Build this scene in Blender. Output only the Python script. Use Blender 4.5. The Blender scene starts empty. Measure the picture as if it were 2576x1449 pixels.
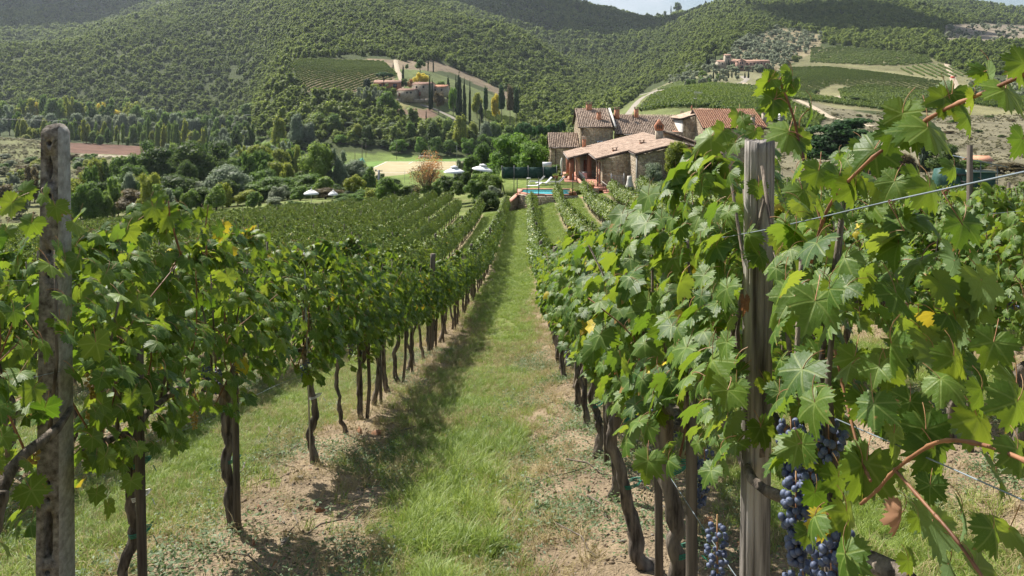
import bpy, math, random
import numpy as np
from mathutils import Vector, Matrix, Euler

# ------------------------------------------------------------------ camera, sky, sun, exposure
S = bpy.context.scene
COL = S.collection
F, XV, YH = 2000.0, 1322.0, 250.0          # focal length, row vanishing point and horizon in a 2576 x 1449 frame

def pt(X, Y, D):
    return np.array([(X - XV) * D / F, D, (YH - Y) * D / F])

cam = bpy.data.cameras.new('camera')
camo = bpy.data.objects.new('camera', cam); COL.objects.link(camo)
camo.location = (0, 0, 0); camo.rotation_euler = (math.radians(90), 0, 0)
cam.sensor_width = 36.0; cam.lens = 36.0 * F / 2576.0
cam.shift_x = -(XV - 1288.0) / 2576.0
cam.shift_y = -(724.5 - YH) / 2576.0
cam.clip_start = 0.05; cam.clip_end = 9000.0
S.camera = camo

SUN_EL, SUN_AZ = math.radians(49.0), math.radians(44.0)     # azimuth measured to the left of the row direction
SD = Vector((-math.sin(SUN_AZ) * math.cos(SUN_EL), math.cos(SUN_AZ) * math.cos(SUN_EL), math.sin(SUN_EL)))
W = bpy.data.worlds.new('World'); S.world = W; W.use_nodes = True
nt = W.node_tree; nt.nodes.clear()
wo = nt.nodes.new('ShaderNodeOutputWorld'); bg = nt.nodes.new('ShaderNodeBackground')
sky = nt.nodes.new('ShaderNodeTexSky'); sky.sky_type = 'NISHITA'; sky.sun_disc = False
sky.sun_elevation = SUN_EL; sky.sun_rotation = -SUN_AZ; sky.air_density = 1.0; sky.dust_density = 1.6; sky.ozone_density = 1.2
tc = nt.nodes.new('ShaderNodeTexCoord'); mp = nt.nodes.new('ShaderNodeMapping'); mp.inputs['Scale'].default_value = (1.0, 1.0, 3.0)
cn = nt.nodes.new('ShaderNodeTexNoise'); cn.inputs['Scale'].default_value = 3.2; cn.inputs['Detail'].default_value = 7.0; cn.inputs['Roughness'].default_value = 0.58
cr = nt.nodes.new('ShaderNodeMapRange'); cr.inputs['From Min'].default_value = 0.46; cr.inputs['From Max'].default_value = 0.68
cm = nt.nodes.new('ShaderNodeMix'); cm.data_type = 'RGBA'
cm.inputs[7].default_value = (6.6, 7.1, 7.8, 1)
nt.links.new(tc.outputs['Generated'], mp.inputs['Vector']); nt.links.new(mp.outputs[0], cn.inputs['Vector'])
nt.links.new(cn.outputs['Fac'], cr.inputs['Value']); nt.links.new(cr.outputs[0], cm.inputs[0])
nt.links.new(sky.outputs[0], cm.inputs[6]); nt.links.new(cm.outputs[2], bg.inputs['Color'])
bg.inputs['Strength'].default_value = 0.066
nt.links.new(bg.outputs[0], wo.inputs['Surface'])

sun = bpy.data.lights.new('sun', 'SUN'); sun.energy = 5.0; sun.angle = math.radians(0.53); sun.color = (1.0, 0.945, 0.86)
suno = bpy.data.objects.new('sun', sun); COL.objects.link(suno); suno.location = (-40, 60, 90)
suno.rotation_euler = SD.to_track_quat('Z', 'Y').to_euler()

S.view_settings.view_transform = 'Standard'; S.view_settings.look = 'None'
S.view_settings.exposure = 0.9; S.view_settings.gamma = 1.0; S.view_settings.use_curve_mapping = False
cy = S.cycles
cy.max_bounces = 7; cy.diffuse_bounces = 3; cy.glossy_bounces = 2; cy.transmission_bounces = 4; cy.transparent_max_bounces = 6
cy.volume_bounces = 0; cy.caustics_reflective = False; cy.caustics_refractive = False
cy.use_denoising = True; cy.use_adaptive_sampling = True; cy.adaptive_threshold = 0.02
cy.sample_clamp_indirect = 4.0

# ------------------------------------------------------------------ helpers
R = np.random.RandomState(7)
random.seed(7)

def vnoise(x, y, seed=0):
    x = np.asarray(x, float); y = np.asarray(y, float)
    xi = np.floor(x).astype(np.int64); yi = np.floor(y).astype(np.int64)
    fx = x - xi; fy = y - yi; fx = fx * fx * (3 - 2 * fx); fy = fy * fy * (3 - 2 * fy)
    def h(a, b):
        n = (a * 374761393 + b * 668265263 + seed * 974634777) & 0xffffffff
        n = ((n ^ (n >> 13)) * 1274126177) & 0xffffffff
        return ((n ^ (n >> 16)) & 0xffff) / 65535.0
    a = h(xi, yi); b = h(xi + 1, yi); c = h(xi, yi + 1); d = h(xi + 1, yi + 1)
    return (a + (b - a) * fx) * (1 - fy) + (c + (d - c) * fx) * fy

def fbm(x, y, seed=0, oct=4):
    s = 0.0; a = 0.5
    for k in range(oct):
        s = s + a * (vnoise(np.asarray(x) * 2 ** k, np.asarray(y) * 2 ** k, seed + k * 7) - 0.5); a *= 0.55
    return s

def mk(name, V, Fs, mats=(), midx=None, tint=None, smooth=False, uv=None, fmid=None):
    """mesh from a vertex array and a list of face arrays (each (n,3) or (n,4))"""
    me = bpy.data.meshes.new(name)
    V = np.asarray(V, np.float32)
    Fs = [np.asarray(f, np.int32) for f in (Fs if isinstance(Fs, list) else [Fs]) if len(f)]
    me.vertices.add(len(V)); me.vertices.foreach_set('co', V.ravel())
    loops = np.concatenate([f.ravel() for f in Fs]); sizes = np.concatenate([np.full(len(f), f.shape[1], np.int32) for f in Fs])
    starts = np.concatenate([[0], np.cumsum(sizes)[:-1]]).astype(np.int32)
    me.loops.add(len(loops)); me.loops.foreach_set('vertex_index', loops)
    me.polygons.add(len(sizes)); me.polygons.foreach_set('loop_start', starts)
    for m in mats: me.materials.append(m)
    if fmid is not None: me.polygons.foreach_set('material_index', np.asarray(fmid, np.int32))
    if smooth: me.polygons.foreach_set('use_smooth', np.ones(len(sizes), bool))
    if tint is not None:
        a = me.attributes.new('tint', 'FLOAT', 'POINT'); a.data.foreach_set('value', np.asarray(tint, np.float32))
    if uv is not None:
        l = me.uv_layers.new(name='uv'); l.data.foreach_set('uv', np.asarray(uv, np.float32)[loops].ravel())
    me.update(calc_edges=True); me.validate()
    return me

def link(name, me, parent=None, loc=None, rot=None, scl=None, kind=None, label=None, cat=None, group=None):
    o = bpy.data.objects.new(name, me); COL.objects.link(o)
    if parent is not None: o.parent = parent
    if loc is not None: o.location = [float(v) for v in loc]
    if rot is not None: o.rotation_euler = [float(v) for v in rot]
    if scl is not None: o.scale = [float(v) for v in (scl if hasattr(scl, '__len__') else (scl,) * 3)]
    if kind: o['kind'] = kind
    if label: o['label'] = label
    if cat: o['category'] = cat
    if group: o['group'] = group
    return o

class MB:
    """collects shapes into one mesh; every vertex carries a tint, every face a material slot"""
    def __init__(s): s.v = []; s.n = 0; s.q = []; s.t = []; s.qm = []; s.tm = []; s.ti = []
    def add(s, V, Q=None, T=None, m=0, tint=0.5):
        V = np.asarray(V, float); s.v.append(V)
        s.ti.append(np.broadcast_to(np.asarray(tint, float), (len(V),)).copy())
        if Q is not None and len(Q): s.q.append(np.asarray(Q) + s.n); s.qm.append(np.full(len(Q), m))
        if T is not None and len(T): s.t.append(np.asarray(T) + s.n); s.tm.append(np.full(len(T), m))
        s.n += len(V); return s
    def box(s, c, size, rz=0.0, m=0, tint=0.5, taper=1.0, rx=0.0, ry=0.0):
        sx, sy, sz = [k / 2 for k in size]
        V = np.array([[x * (taper if z > 0 else 1), y * (taper if z > 0 else 1), z] for z in (-sz, sz) for (x, y) in ((-sx, -sy), (sx, -sy), (sx, sy), (-sx, sy))])
        M = np.array(Euler((rx, ry, rz)).to_matrix()); V = V @ M.T + np.asarray(c)
        return s.add(V, [[0, 3, 2, 1], [4, 5, 6, 7], [0, 1, 5, 4], [1, 2, 6, 5], [2, 3, 7, 6], [3, 0, 4, 7]], m=m, tint=tint)
    def hexa(s, P, m=0, tint=0.5):
        return s.add(P, [[0, 3, 2, 1], [4, 5, 6, 7], [0, 1, 5, 4], [1, 2, 6, 5], [2, 3, 7, 6], [3, 0, 4, 7]], m=m, tint=tint)
    def prism(s, poly, a, b, m=0, tint=0.5):
        """poly: list of 3d points (planar, convex or simple); extruded from offset a to offset b (3d vectors)"""
        P = np.asarray(poly, float); n = len(P); V = np.vstack([P + a, P + b])
        s.v.append(V); s.ti.append(np.full(2 * n, tint))
        q = [[i, (i + 1) % n, n + (i + 1) % n, n + i] for i in range(n)]
        s.q.append(np.array(q) + s.n); s.qm.append(np.full(n, m))
        tr = []
        for i in range(1, n - 1): tr += [[0, i + 1, i], [n, n + i, n + i + 1]]
        s.t.append(np.array(tr) + s.n); s.tm.append(np.full(len(tr), m)); s.n += 2 * n; return s
    def tube(s, path, rad, seg=8, m=0, tint=0.5, cap=True, rough=0.0, seed=0):
        P = np.asarray(path, float); n = len(P); rad = np.broadcast_to(np.asarray(rad, float), (n,))
        T = np.gradient(P, axis=0); T /= np.linalg.norm(T, axis=1)[:, None] + 1e-9
        up = np.array([0.31, 0.12, 0.94]) if abs(T[0][2]) < 0.9 else np.array([1.0, 0.1, 0.0])
        A = np.cross(T, up); A /= np.linalg.norm(A, axis=1)[:, None] + 1e-9; B = np.cross(T, A)
        th = np.arange(seg) / seg * 2 * math.pi
        rr = rad[:, None] * np.ones(seg)
        if rough:
            L = np.cumsum(np.r_[0, np.linalg.norm(np.diff(P, axis=0), axis=1)])
            rr = rr * (1 + rough * 2 * (vnoise(np.cos(th)[None] * 1.6 + 7 + 0 * L[:, None], np.sin(th)[None] * 1.6 + L[:, None] * 6, seed) - .5)
                       + rough * 1.2 * (vnoise(th[None] * 2.5 + 3 + 0 * L[:, None], L[:, None] * 17, seed + 5) - .5))
        V = P[:, None] + rr[:, :, None] * (A[:, None] * np.cos(th)[None, :, None] + B[:, None] * np.sin(th)[None, :, None])
        V = V.reshape(-1, 3)
        i = np.arange(n - 1)[:, None] * seg; j = np.arange(seg)[None]; k = (j + 1) % seg
        Q = np.stack([i + j, i + k, i + seg + k, i + seg + j], -1).reshape(-1, 4)
        s.add(V, Q, m=m, tint=tint)
        if cap:
            c = np.array([P[0], P[-1]]); b = s.n - n * seg
            T2 = [[s.n, b + (a + 1) % seg, b + a] for a in range(seg)] + [[s.n + 1, b + (n - 1) * seg + a, b + (n - 1) * seg + (a + 1) % seg] for a in range(seg)]
            s.v.append(c); s.ti.append(np.broadcast_to(np.asarray(tint, float).ravel()[:1], (2,)).copy()); s.t.append(np.array(T2)); s.tm.append(np.full(len(T2), m)); s.n += 2
        return s
    def cyl(s, c, r, h, seg=12, m=0, tint=0.5, r2=None):
        c = np.asarray(c, float); return s.tube([c, c + [0, 0, h]], [r, r if r2 is None else r2], seg, m, tint)
    def mesh(s, name, mats, smooth=False):
        Fs = []; mi = []
        if s.q: Fs.append(np.vstack(s.q)); mi.append(np.concatenate(s.qm))
        if s.t: Fs.append(np.vstack(s.t)); mi.append(np.concatenate(s.tm))
        return mk(name, np.vstack(s.v), Fs, mats, tint=np.concatenate(s.ti), smooth=smooth, fmid=np.concatenate(mi))
    def build(s, name, mats, parent=None, smooth=False, **k):
        if not isinstance(mats, (list, tuple)): mats = [mats]
        return link(name, s.mesh(name, mats, smooth), parent, **k)

def empty(name, loc, label=None, cat=None, group=None, rz=0.0):
    return link(name, None, None, loc=loc, rot=(0, 0, rz), label=label, cat=cat, group=group)

# ------------------------------------------------------------------ materials
def nodes(name):
    m = bpy.data.materials.new(name); m.use_nodes = True; t = m.node_tree; t.nodes.clear()
    return m, t, (lambda k, **kw: _nn(t, k, **kw)), (lambda a, b: t.links.new(a, b))
def _nn(t, k, **kw):
    n = t.nodes.new(k)
    for a, b in kw.items():
        if a == 'inp':
            for i, v in b.items(): n.inputs[i].default_value = v
        else: setattr(n, a, b)
    return n
def c4(c): return (c[0], c[1], c[2], 1.0)

def mat(name, lo, hi=None, rough=0.85, scale=4.0, detail=4.0, bump=0.0, bscale=None, stretch=(1, 1, 1), metal=0.0, tintw=0.0, spec=0.3, trans=0.0, contrast=(0.35, 0.65)):
    """plain surface: two colours mixed by object-space noise (and by the tint stored on each piece), optional bump"""
    m, t, N, Lk = nodes(name); hi = hi or lo
    out = N('ShaderNodeOutputMaterial'); b = N('ShaderNodeBsdfPrincipled')
    b.inputs['Roughness'].default_value = rough; b.inputs['Metallic'].default_value = metal; b.inputs['Specular IOR Level'].default_value = spec
    co = N('ShaderNodeTexCoord'); mpg = N('ShaderNodeMapping', inp={'Scale': stretch}); Lk(co.outputs['Object'], mpg.inputs[0])
    nz = N('ShaderNodeTexNoise', inp={'Scale': scale, 'Detail': detail, 'Roughness': 0.6}); Lk(mpg.outputs[0], nz.inputs['Vector'])
    mr = N('ShaderNodeMapRange', inp={'From Min': contrast[0], 'From Max': contrast[1]}); Lk(nz.outputs['Fac'], mr.inputs['Value'])
    fac = mr.outputs[0]
    if tintw:
        at = N('ShaderNodeAttribute', attribute_name='tint')
        mx = N('ShaderNodeMix', data_type='FLOAT', inp={0: tintw}); Lk(fac, mx.inputs[2]); Lk(at.outputs['Fac'], mx.inputs[3]); fac = mx.outputs[0]
    cm = N('ShaderNodeMix', data_type='RGBA'); cm.inputs[6].default_value = c4(lo); cm.inputs[7].default_value = c4(hi)
    Lk(fac, cm.inputs[0]); Lk(cm.outputs[2], b.inputs['Base Color'])
    if bump:
        n2 = N('ShaderNodeTexNoise', inp={'Scale': bscale or scale * 3, 'Detail': 5.0, 'Roughness': 0.65}); Lk(mpg.outputs[0], n2.inputs['Vector'])
        bp = N('ShaderNodeBump', inp={'Strength': 1.0, 'Distance': bump}); Lk(n2.outputs['Fac'], bp.inputs['Height']); Lk(bp.outputs[0], b.inputs['Normal'])
    Lk(b.outputs[0], out.inputs['Surface'])
    return m

def leafmat(name, lo, hi, tlo, thi, back=None, rough=0.45, trans=0.4, rnd=0.35, inst=0.0, veins=False, spec=0.4, yellow=None):
    """foliage: colour varies with the tint of each leaf, the object and the instance; lets light through"""
    m, t, N, Lk = nodes(name)
    out = N('ShaderNodeOutputMaterial'); b = N('ShaderNodeBsdfPrincipled'); tr = N('ShaderNodeBsdfTranslucent'); mx = N('ShaderNodeMixShader')
    b.inputs['Roughness'].default_value = rough; b.inputs['Specular IOR Level'].default_value = spec
    at = N('ShaderNodeAttribute', attribute_name='tint'); oi = N('ShaderNodeObjectInfo')
    a1 = N('ShaderNodeMath', operation='MULTIPLY_ADD'); Lk(oi.outputs['Random'], a1.inputs[0]); a1.inputs[1].default_value = rnd; Lk(at.outputs['Fac'], a1.inputs[2])
    fac = a1.outputs[0]
    if inst:
        it = N('ShaderNodeAttribute', attribute_name='itint', attribute_type='INSTANCER')
        a2 = N('ShaderNodeMath', operation='MULTIPLY_ADD'); Lk(it.outputs['Fac'], a2.inputs[0]); a2.inputs[1].default_value = inst; Lk(fac, a2.inputs[2]); fac = a2.outputs[0]
    mr = N('ShaderNodeMapRange', inp={'From Min': 0.0, 'From Max': 1.0 + rnd + inst}); Lk(fac, mr.inputs['Value']); fac = mr.outputs[0]
    cf = N('ShaderNodeMix', data_type='RGBA'); cf.inputs[6].default_value = c4(lo); cf.inputs[7].default_value = c4(hi); Lk(fac, cf.inputs[0]); col = cf.outputs[2]
    ct = N('ShaderNodeMix', data_type='RGBA'); ct.inputs[6].default_value = c4(tlo); ct.inputs[7].default_value = c4(thi); Lk(fac, ct.inputs[0]); tcol = ct.outputs[2]
    if yellow:
        yr = N('ShaderNodeMapRange', inp={'From Min': 0.955, 'From Max': 0.985}); Lk(at.outputs['Fac'], yr.inputs['Value'])
        y1 = N('ShaderNodeMix', data_type='RGBA'); Lk(yr.outputs[0], y1.inputs[0]); Lk(col, y1.inputs[6]); y1.inputs[7].default_value = c4(yellow); col = y1.outputs[2]
        y2 = N('ShaderNodeMix', data_type='RGBA'); Lk(yr.outputs[0], y2.inputs[0]); Lk(tcol, y2.inputs[6]); y2.inputs[7].default_value = c4([k * 1.1 for k in yellow]); tcol = y2.outputs[2]
    if veins:
        uv = N('ShaderNodeUVMap'); sp = N('ShaderNodeSeparateXYZ'); Lk(uv.outputs[0], sp.inputs[0])
        an = N('ShaderNodeMath', operation='ARCTAN2'); Lk(sp.outputs[0], an.inputs[0]); Lk(sp.outputs[1], an.inputs[1])
        ab = N('ShaderNodeMath', operation='ABSOLUTE'); Lk(an.outputs[0], ab.inputs[0])
        ln = N('ShaderNodeVectorMath', operation='LENGTH'); Lk(uv.outputs[0], ln.inputs[0])
        # five main veins at 0, +-0.9, +-1.83 rad
        pp = N('ShaderNodeMath', operation='PINGPONG'); Lk(ab.outputs[0], pp.inputs[0]); pp.inputs[1].default_value = 0.457
        ml = N('ShaderNodeMath', operation='MULTIPLY'); Lk(pp.outputs[0], ml.inputs[0]); Lk(ln.outputs['Value'], ml.inputs[1])
        v1 = N('ShaderNodeMapRange', inp={'From Min': 0.012, 'From Max': 0.045, 'To Min': 1.0, 'To Max': 0.0}); Lk(ml.outputs[0], v1.inputs['Value'])
        # side veins branch off the main ones
        sv = N('ShaderNodeMath', operation='MULTIPLY_ADD'); Lk(pp.outputs[0], sv.inputs[0]); sv.inputs[1].default_value = -0.55; Lk(ln.outputs['Value'], sv.inputs[2])
        s2 = N('ShaderNodeMath', operation='PINGPONG'); Lk(sv.outputs[0], s2.inputs[0]); s2.inputs[1].default_value = 0.085
        v2 = N('ShaderNodeMapRange', inp={'From Min': 0.0, 'From Max': 0.014, 'To Min': 0.45, 'To Max': 0.0}); Lk(s2.outputs[0], v2.inputs['Value'])
        vm = N('ShaderNodeMath', operation='MAXIMUM'); Lk(v1.outputs[0], vm.inputs[0]); Lk(v2.outputs[0], vm.inputs[1])
        vs = N('ShaderNodeMath', operation='MULTIPLY'); Lk(vm.outputs[0], vs.inputs[0]); vs.inputs[1].default_value = 0.42
        vc = N('ShaderNodeMix', data_type='RGBA'); Lk(vs.outputs[0], vc.inputs[0]); Lk(col, vc.inputs[6]); vc.inputs[7].default_value = (0.30, 0.36, 0.10, 1); col = vc.outputs[2]
        bn = N('ShaderNodeTexNoise', inp={'Scale': 1.3, 'Detail': 4.0, 'Roughness': .7}); bo = N('ShaderNodeVectorMath', operation='ADD'); bs = N('ShaderNodeMath', operation='MULTIPLY_ADD', inp={1: 37.0}); Lk(oi.outputs['Random'], bs.inputs[0]); Lk(at.outputs['Fac'], bs.inputs[2]); Lk(uv.outputs[0], bo.inputs[0]); Lk(bs.outputs[0], bo.inputs[1]); Lk(bo.outputs[0], bn.inputs['Vector'])
        be = N('ShaderNodeMath', operation='MULTIPLY_ADD', inp={1: .22}); Lk(ln.outputs['Value'], be.inputs[0]); Lk(bn.outputs['Fac'], be.inputs[2])
        bf = N('ShaderNodeMapRange', inp={'From Min': .80, 'From Max': .86}); Lk(be.outputs[0], bf.inputs['Value'])
        bc_ = N('ShaderNodeMix', data_type='RGBA'); Lk(bf.outputs[0], bc_.inputs[0]); Lk(col, bc_.inputs[6]); bc_.inputs[7].default_value = (.27, .16, .05, 1); col = bc_.outputs[2]
        bt_ = N('ShaderNodeMix', data_type='RGBA'); Lk(bf.outputs[0], bt_.inputs[0]); Lk(tcol, bt_.inputs[6]); bt_.inputs[7].default_value = (.35, .22, .05, 1); tcol = bt_.outputs[2]
        lm = N('ShaderNodeMapRange', inp={'From Min': .3, 'From Max': .7, 'To Min': .78, 'To Max': 1.22}); Lk(bn.outputs['Fac'], lm.inputs['Value']); lv = N('ShaderNodeVectorMath', operation='SCALE'); Lk(col, lv.inputs[0]); Lk(lm.outputs[0], lv.inputs['Scale']); col = lv.outputs[0]
        cnz = N('ShaderNodeTexNoise', inp={'Scale': 5.0, 'Detail': 3.0}); Lk(uv.outputs[0], cnz.inputs['Vector'])
        bm = N('ShaderNodeMath', operation='MULTIPLY_ADD'); Lk(vm.outputs[0], bm.inputs[0]); bm.inputs[1].default_value = -0.5; Lk(cnz.outputs['Fac'], bm.inputs[2])
        bp = N('ShaderNodeBump', inp={'Strength': 0.35, 'Distance': 0.003}); Lk(bm.outputs[0], bp.inputs['Height']); Lk(bp.outputs[0], b.inputs['Normal'])
    if back:
        gm = N('ShaderNodeNewGeometry'); bc = N('ShaderNodeMix', data_type='RGBA'); Lk(gm.outputs['Backfacing'], bc.inputs[0]); Lk(col, bc.inputs[6]); bc.inputs[7].default_value = c4(back); col = bc.outputs[2]
    Lk(col, b.inputs['Base Color']); Lk(tcol, tr.inputs['Color'])
    mx.inputs[0].default_value = trans; Lk(b.outputs[0], mx.inputs[1]); Lk(tr.outputs[0], mx.inputs[2]); Lk(mx.outputs[0], out.inputs['Surface'])
    return m

M = {}
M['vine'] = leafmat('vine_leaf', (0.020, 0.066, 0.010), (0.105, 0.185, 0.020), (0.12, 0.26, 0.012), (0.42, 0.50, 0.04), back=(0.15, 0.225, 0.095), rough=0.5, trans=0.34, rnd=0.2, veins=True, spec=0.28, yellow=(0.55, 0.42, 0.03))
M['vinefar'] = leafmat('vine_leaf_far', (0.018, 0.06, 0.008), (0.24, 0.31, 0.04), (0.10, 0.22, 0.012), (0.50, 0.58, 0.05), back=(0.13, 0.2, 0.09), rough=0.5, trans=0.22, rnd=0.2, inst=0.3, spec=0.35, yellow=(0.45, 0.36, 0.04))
M['petiole'] = mat('petiole', (0.30, 0.20, 0.07), (0.42, 0.20, 0.12), rough=0.5)
M['cane'] = mat('cane_bark', (0.13, 0.055, 0.03), (0.36, 0.18, 0.095), rough=0.55, scale=12, stretch=(1, 1, .2))
M['bark'] = mat('vine_bark', (0.045, 0.036, 0.029), (0.26, 0.215, 0.17), rough=0.95, scale=24, detail=6, stretch=(1, 1, .16), bump=0.014, bscale=42, contrast=(.38, .66))
M['tbark'] = mat('tree_bark', (0.05, 0.04, 0.03), (0.14, 0.115, 0.09), rough=0.95, scale=5, stretch=(1, 1, .2), bump=0.02)
M['postwood'] = mat('weathered_wood', (0.075, 0.065, 0.055), (0.42, 0.385, 0.345), rough=0.9, scale=30, detail=8, stretch=(1, 1, .06), bump=0.010, bscale=60, contrast=(.38, .62))
M['stake'] = mat('stake_wood', (0.06, 0.048, 0.038), (0.2, 0.165, 0.13), rough=0.92, scale=24, detail=6, stretch=(1, 1, .07), bump=0.005, bscale=60)
M['concrete'] = mat('old_concrete', (0.085, 0.07, 0.055), (0.36, 0.325, 0.275), rough=0.95, scale=34, detail=10, bump=0.012, bscale=90, contrast=(.34, .68))
M['metal'] = mat('galvanised', (0.34, 0.35, 0.36), (0.5, 0.51, 0.52), rough=0.45, metal=0.75)
M['wire'] = mat('wire', (0.18, 0.22, 0.25), (0.28, 0.33, 0.37), rough=0.45, metal=0.3)
M['green_tie'] = mat('green_plastic', (0.015, 0.16, 0.10), (0.03, 0.24, 0.15), rough=0.4)
M['white_tie'] = mat('white_string', (0.7, 0.7, 0.68), rough=0.7)
M['grape'] = mat('grape_skin', (0.03, 0.04, 0.085), (0.15, 0.185, 0.29), rough=0.55, scale=18, detail=3, tintw=0.4, spec=0.4)
M['grapegold'] = leafmat('pale_grape_skin', (0.32, 0.24, 0.06), (0.5, 0.36, 0.10), (0.6, 0.45, 0.1), (0.7, 0.5, 0.12), rough=0.35, trans=0.35)
M['dryleaf'] = leafmat('dry_leaf', (0.20, 0.085, 0.035), (0.42, 0.22, 0.12), (0.3, 0.12, 0.05), (0.5, 0.25, 0.1), back=(0.38, 0.24, 0.15), rough=0.7, trans=0.2)
M['stone'] = mat('field_stone', (0.26, 0.22, 0.17), (0.5, 0.46, 0.39), rough=0.9, scale=9, bump=0.01, tintw=0.5)
M['grass'] = leafmat('grass_blade', (0.09, 0.17, 0.022), (0.33, 0.41, 0.085), (0.16, 0.28, 0.03), (0.46, 0.54, 0.10), rough=0.5, trans=0.38, rnd=0.0, inst=0.6)
M['dry'] = leafmat('dry_grass', (0.24, 0.19, 0.08), (0.5, 0.42, 0.22), (0.3, 0.24, 0.1), (0.5, 0.42, 0.2), rough=0.7, trans=0.3, rnd=0.0, inst=0.6)
M['weed'] = leafmat('ground_weed', (0.05, 0.10, 0.035), (0.19, 0.25, 0.12), (0.1, 0.2, 0.04), (0.25, 0.35, 0.1), rough=0.6, trans=0.3, rnd=0.0, inst=0.6)

def fol(k, lo, hi, t=0.42, **kw):
    lo = [c * 1.35 for c in lo]; hi = [c * 1.45 for c in hi]
    M[k] = leafmat('foliage_' + k, lo, hi, [c * 1.7 for c in lo], [c * 1.7 for c in hi], rough=0.6, trans=t, rnd=0.45, inst=0.6, spec=0.2, **kw)
fol('oak', (0.022, 0.046, 0.010), (0.11, 0.155, 0.030))
fol('ash', (0.032, 0.070, 0.013), (0.145, 0.215, 0.038))
fol('lime', (0.06, 0.105, 0.018), (0.2, 0.26, 0.05))
fol('yellowgreen', (0.085, 0.115, 0.015), (0.30, 0.31, 0.05))
fol('yellow', (0.22, 0.20, 0.02), (0.55, 0.44, 0.06))
fol('olive', (0.085, 0.105, 0.062), (0.235, 0.26, 0.175))
fol('grey', (0.075, 0.10, 0.06), (0.21, 0.25, 0.16))
fol('cypress', (0.010, 0.024, 0.010), (0.035, 0.058, 0.02), t=0.15)
fol('pine', (0.014, 0.042, 0.014), (0.055, 0.11, 0.03))
fol('red', (0.20, 0.09, 0.035), (0.36, 0.2, 0.08))
fol('brown', (0.06, 0.05, 0.025), (0.16, 0.13, 0.06))
fol('locust', (0.045, 0.10, 0.014), (0.17, 0.26, 0.036))
fol('forest', (0.032, 0.060, 0.013), (0.165, 0.20, 0.038))
fol('scrub', (0.10, 0.105, 0.055), (0.24, 0.22, 0.13))
# ------------------------------------------------------------------ terrain
KN = np.array([100, 130, 160, 220, 300, 340, 400, 450, 500, 600, 750, 950, 1200, 1600, 2100, 3000.])
TAB = {
 -1500: [-20, -22, -24, -26, -25, -23, -20, -23, -24, -24, -10, 62, 110, 200, 330, 330],
 0:     [-20, -22, -24, -26, -25, -23, -20, -23, -24, -24, -13, 62, 72, 170, 330, 330],
 300:   [-18, -20, -23, -26, -27, -27, -27.5, -27.6, -27.8, -27, -14, 62, 116, 150, 340, 330],
 600:   [-16, -18, -21, -25, -27, -27, -27.5, -27.6, -27.5, -26, -8, 72, 150, 260, 310, 300],
  720:   [-15.5, -17, -20, -24.5, -26.5, -26, -14, 2, 14, 30, 57, 108, 168, 252, 300, 300],
 850:   [-15, -16.5, -19.5, -24, -26, -23, -9, 5, 16.5, 31, 70, 125, 180, 250, 300, 300],
 1050:  [-14.5, -16, -19, -24, -25.6, -25.6, -11, 1, 14, 27, 60, 103, 150, 200, 260, 260],
 1300:  [-13.8, -15, -18, -23, -25.6, -25.6, -20, -14, -8, 2, 28, 75, 80, 200, 290, 290],
 1500:  [-12.8, -13.5, -15, -17, -18, -17, -15, -13, -11, -5, 6, 22, 72, 165, 246, 250],
 1650:  [-12.5, -13, -13.5, -11, -3.5, -1.5, 1.5, 3, 4, 6, 14, 42, 88, 145, 208, 210],
 1800:  [-12, -12.5, -12, -9, -1.5, 1, 4, 6, 9, 20, 52, 95, 138, 186, 242, 240],
 2000:  [-12.5, -13, -13.5, -11, -5, -1.5, 2, 5, 12, 22, 43, 88, 136, 182, 255, 250],
 2300:  [-13, -13.5, -13.5, -11.5, -7.5, -4.5, .5, 4, 11, 25, 48, 83, 136, 190, 246, 240],
 2600:  [-13, -13.5, -13.5, -12, -8, -5, -1, 3, 8, 20, 45, 80, 116, 160, 218, 215],
 4200:  [-13, -13.5, -13.5, -12, -8, -5, -1, 3, 8, 20, 45, 80, 116, 160, 218, 215]}
_xs = np.array(sorted(TAB), float); _T = np.array([TAB[int(k)] for k in _xs], float)
def crom(xk, Y, x):
    i = np.clip(np.searchsorted(xk, x) - 1, 0, len(xk) - 2); h = xk[i + 1] - xk[i]; t = ((x - xk[i]) / h)[:, None]
    m = np.zeros_like(Y); m[1:-1] = (Y[2:] - Y[:-2]) / (xk[2:] - xk[:-2])[:, None]; m[0] = (Y[1] - Y[0]) / (xk[1] - xk[0]); m[-1] = (Y[-1] - Y[-2]) / (xk[-1] - xk[-2])
    h = h[:, None]; t2 = t * t; t3 = t2 * t
    return (2 * t3 - 3 * t2 + 1) * Y[i] + (t3 - 2 * t2 + t) * h * m[i] + (-2 * t3 + 3 * t2) * Y[i + 1] + (t3 - t2) * h * m[i + 1]
_gx = np.arange(-1500, 4201, 20.); _gl = np.arange(math.log(90), math.log(3001), .02)
_G = crom(_xs, _T, _gx); _G = crom(np.log(KN), _G.T, _gl).T            # (x, logD)
for _ in range(2):
    _p = np.pad(_G, ((1, 1), (0, 0)), 'edge'); _G = (_p[:-2] + 2 * _p[1:-1] + _p[2:]) / 4
PD = np.array([-40, -10, 0, 5.6, 10, 13.8, 16.8, 21, 25, 30.4, 39, 51, 67, 88, 100, 115, 140.])
PH = np.array([-4, .2, 1.86, 3.08, 4.03, 4.83, 5.45, 6.22, 6.9, 7.72, 8.8, 10.0, 11.3, 12.6, 13.2, 13.9, 14.8])
_pd = np.arange(-40, 140.1, .5); _ph = np.interp(_pd, PD, PH)
for _ in range(6): _p = np.pad(_ph, 1, 'edge'); _ph = (_p[:-2] + 2 * _p[1:-1] + _p[2:]) / 4

ROWS = {}                                     # row index -> x;  0 is just right of the camera
SP = 2.73
def rowx(k): return 0.65 + SP * k

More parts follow.
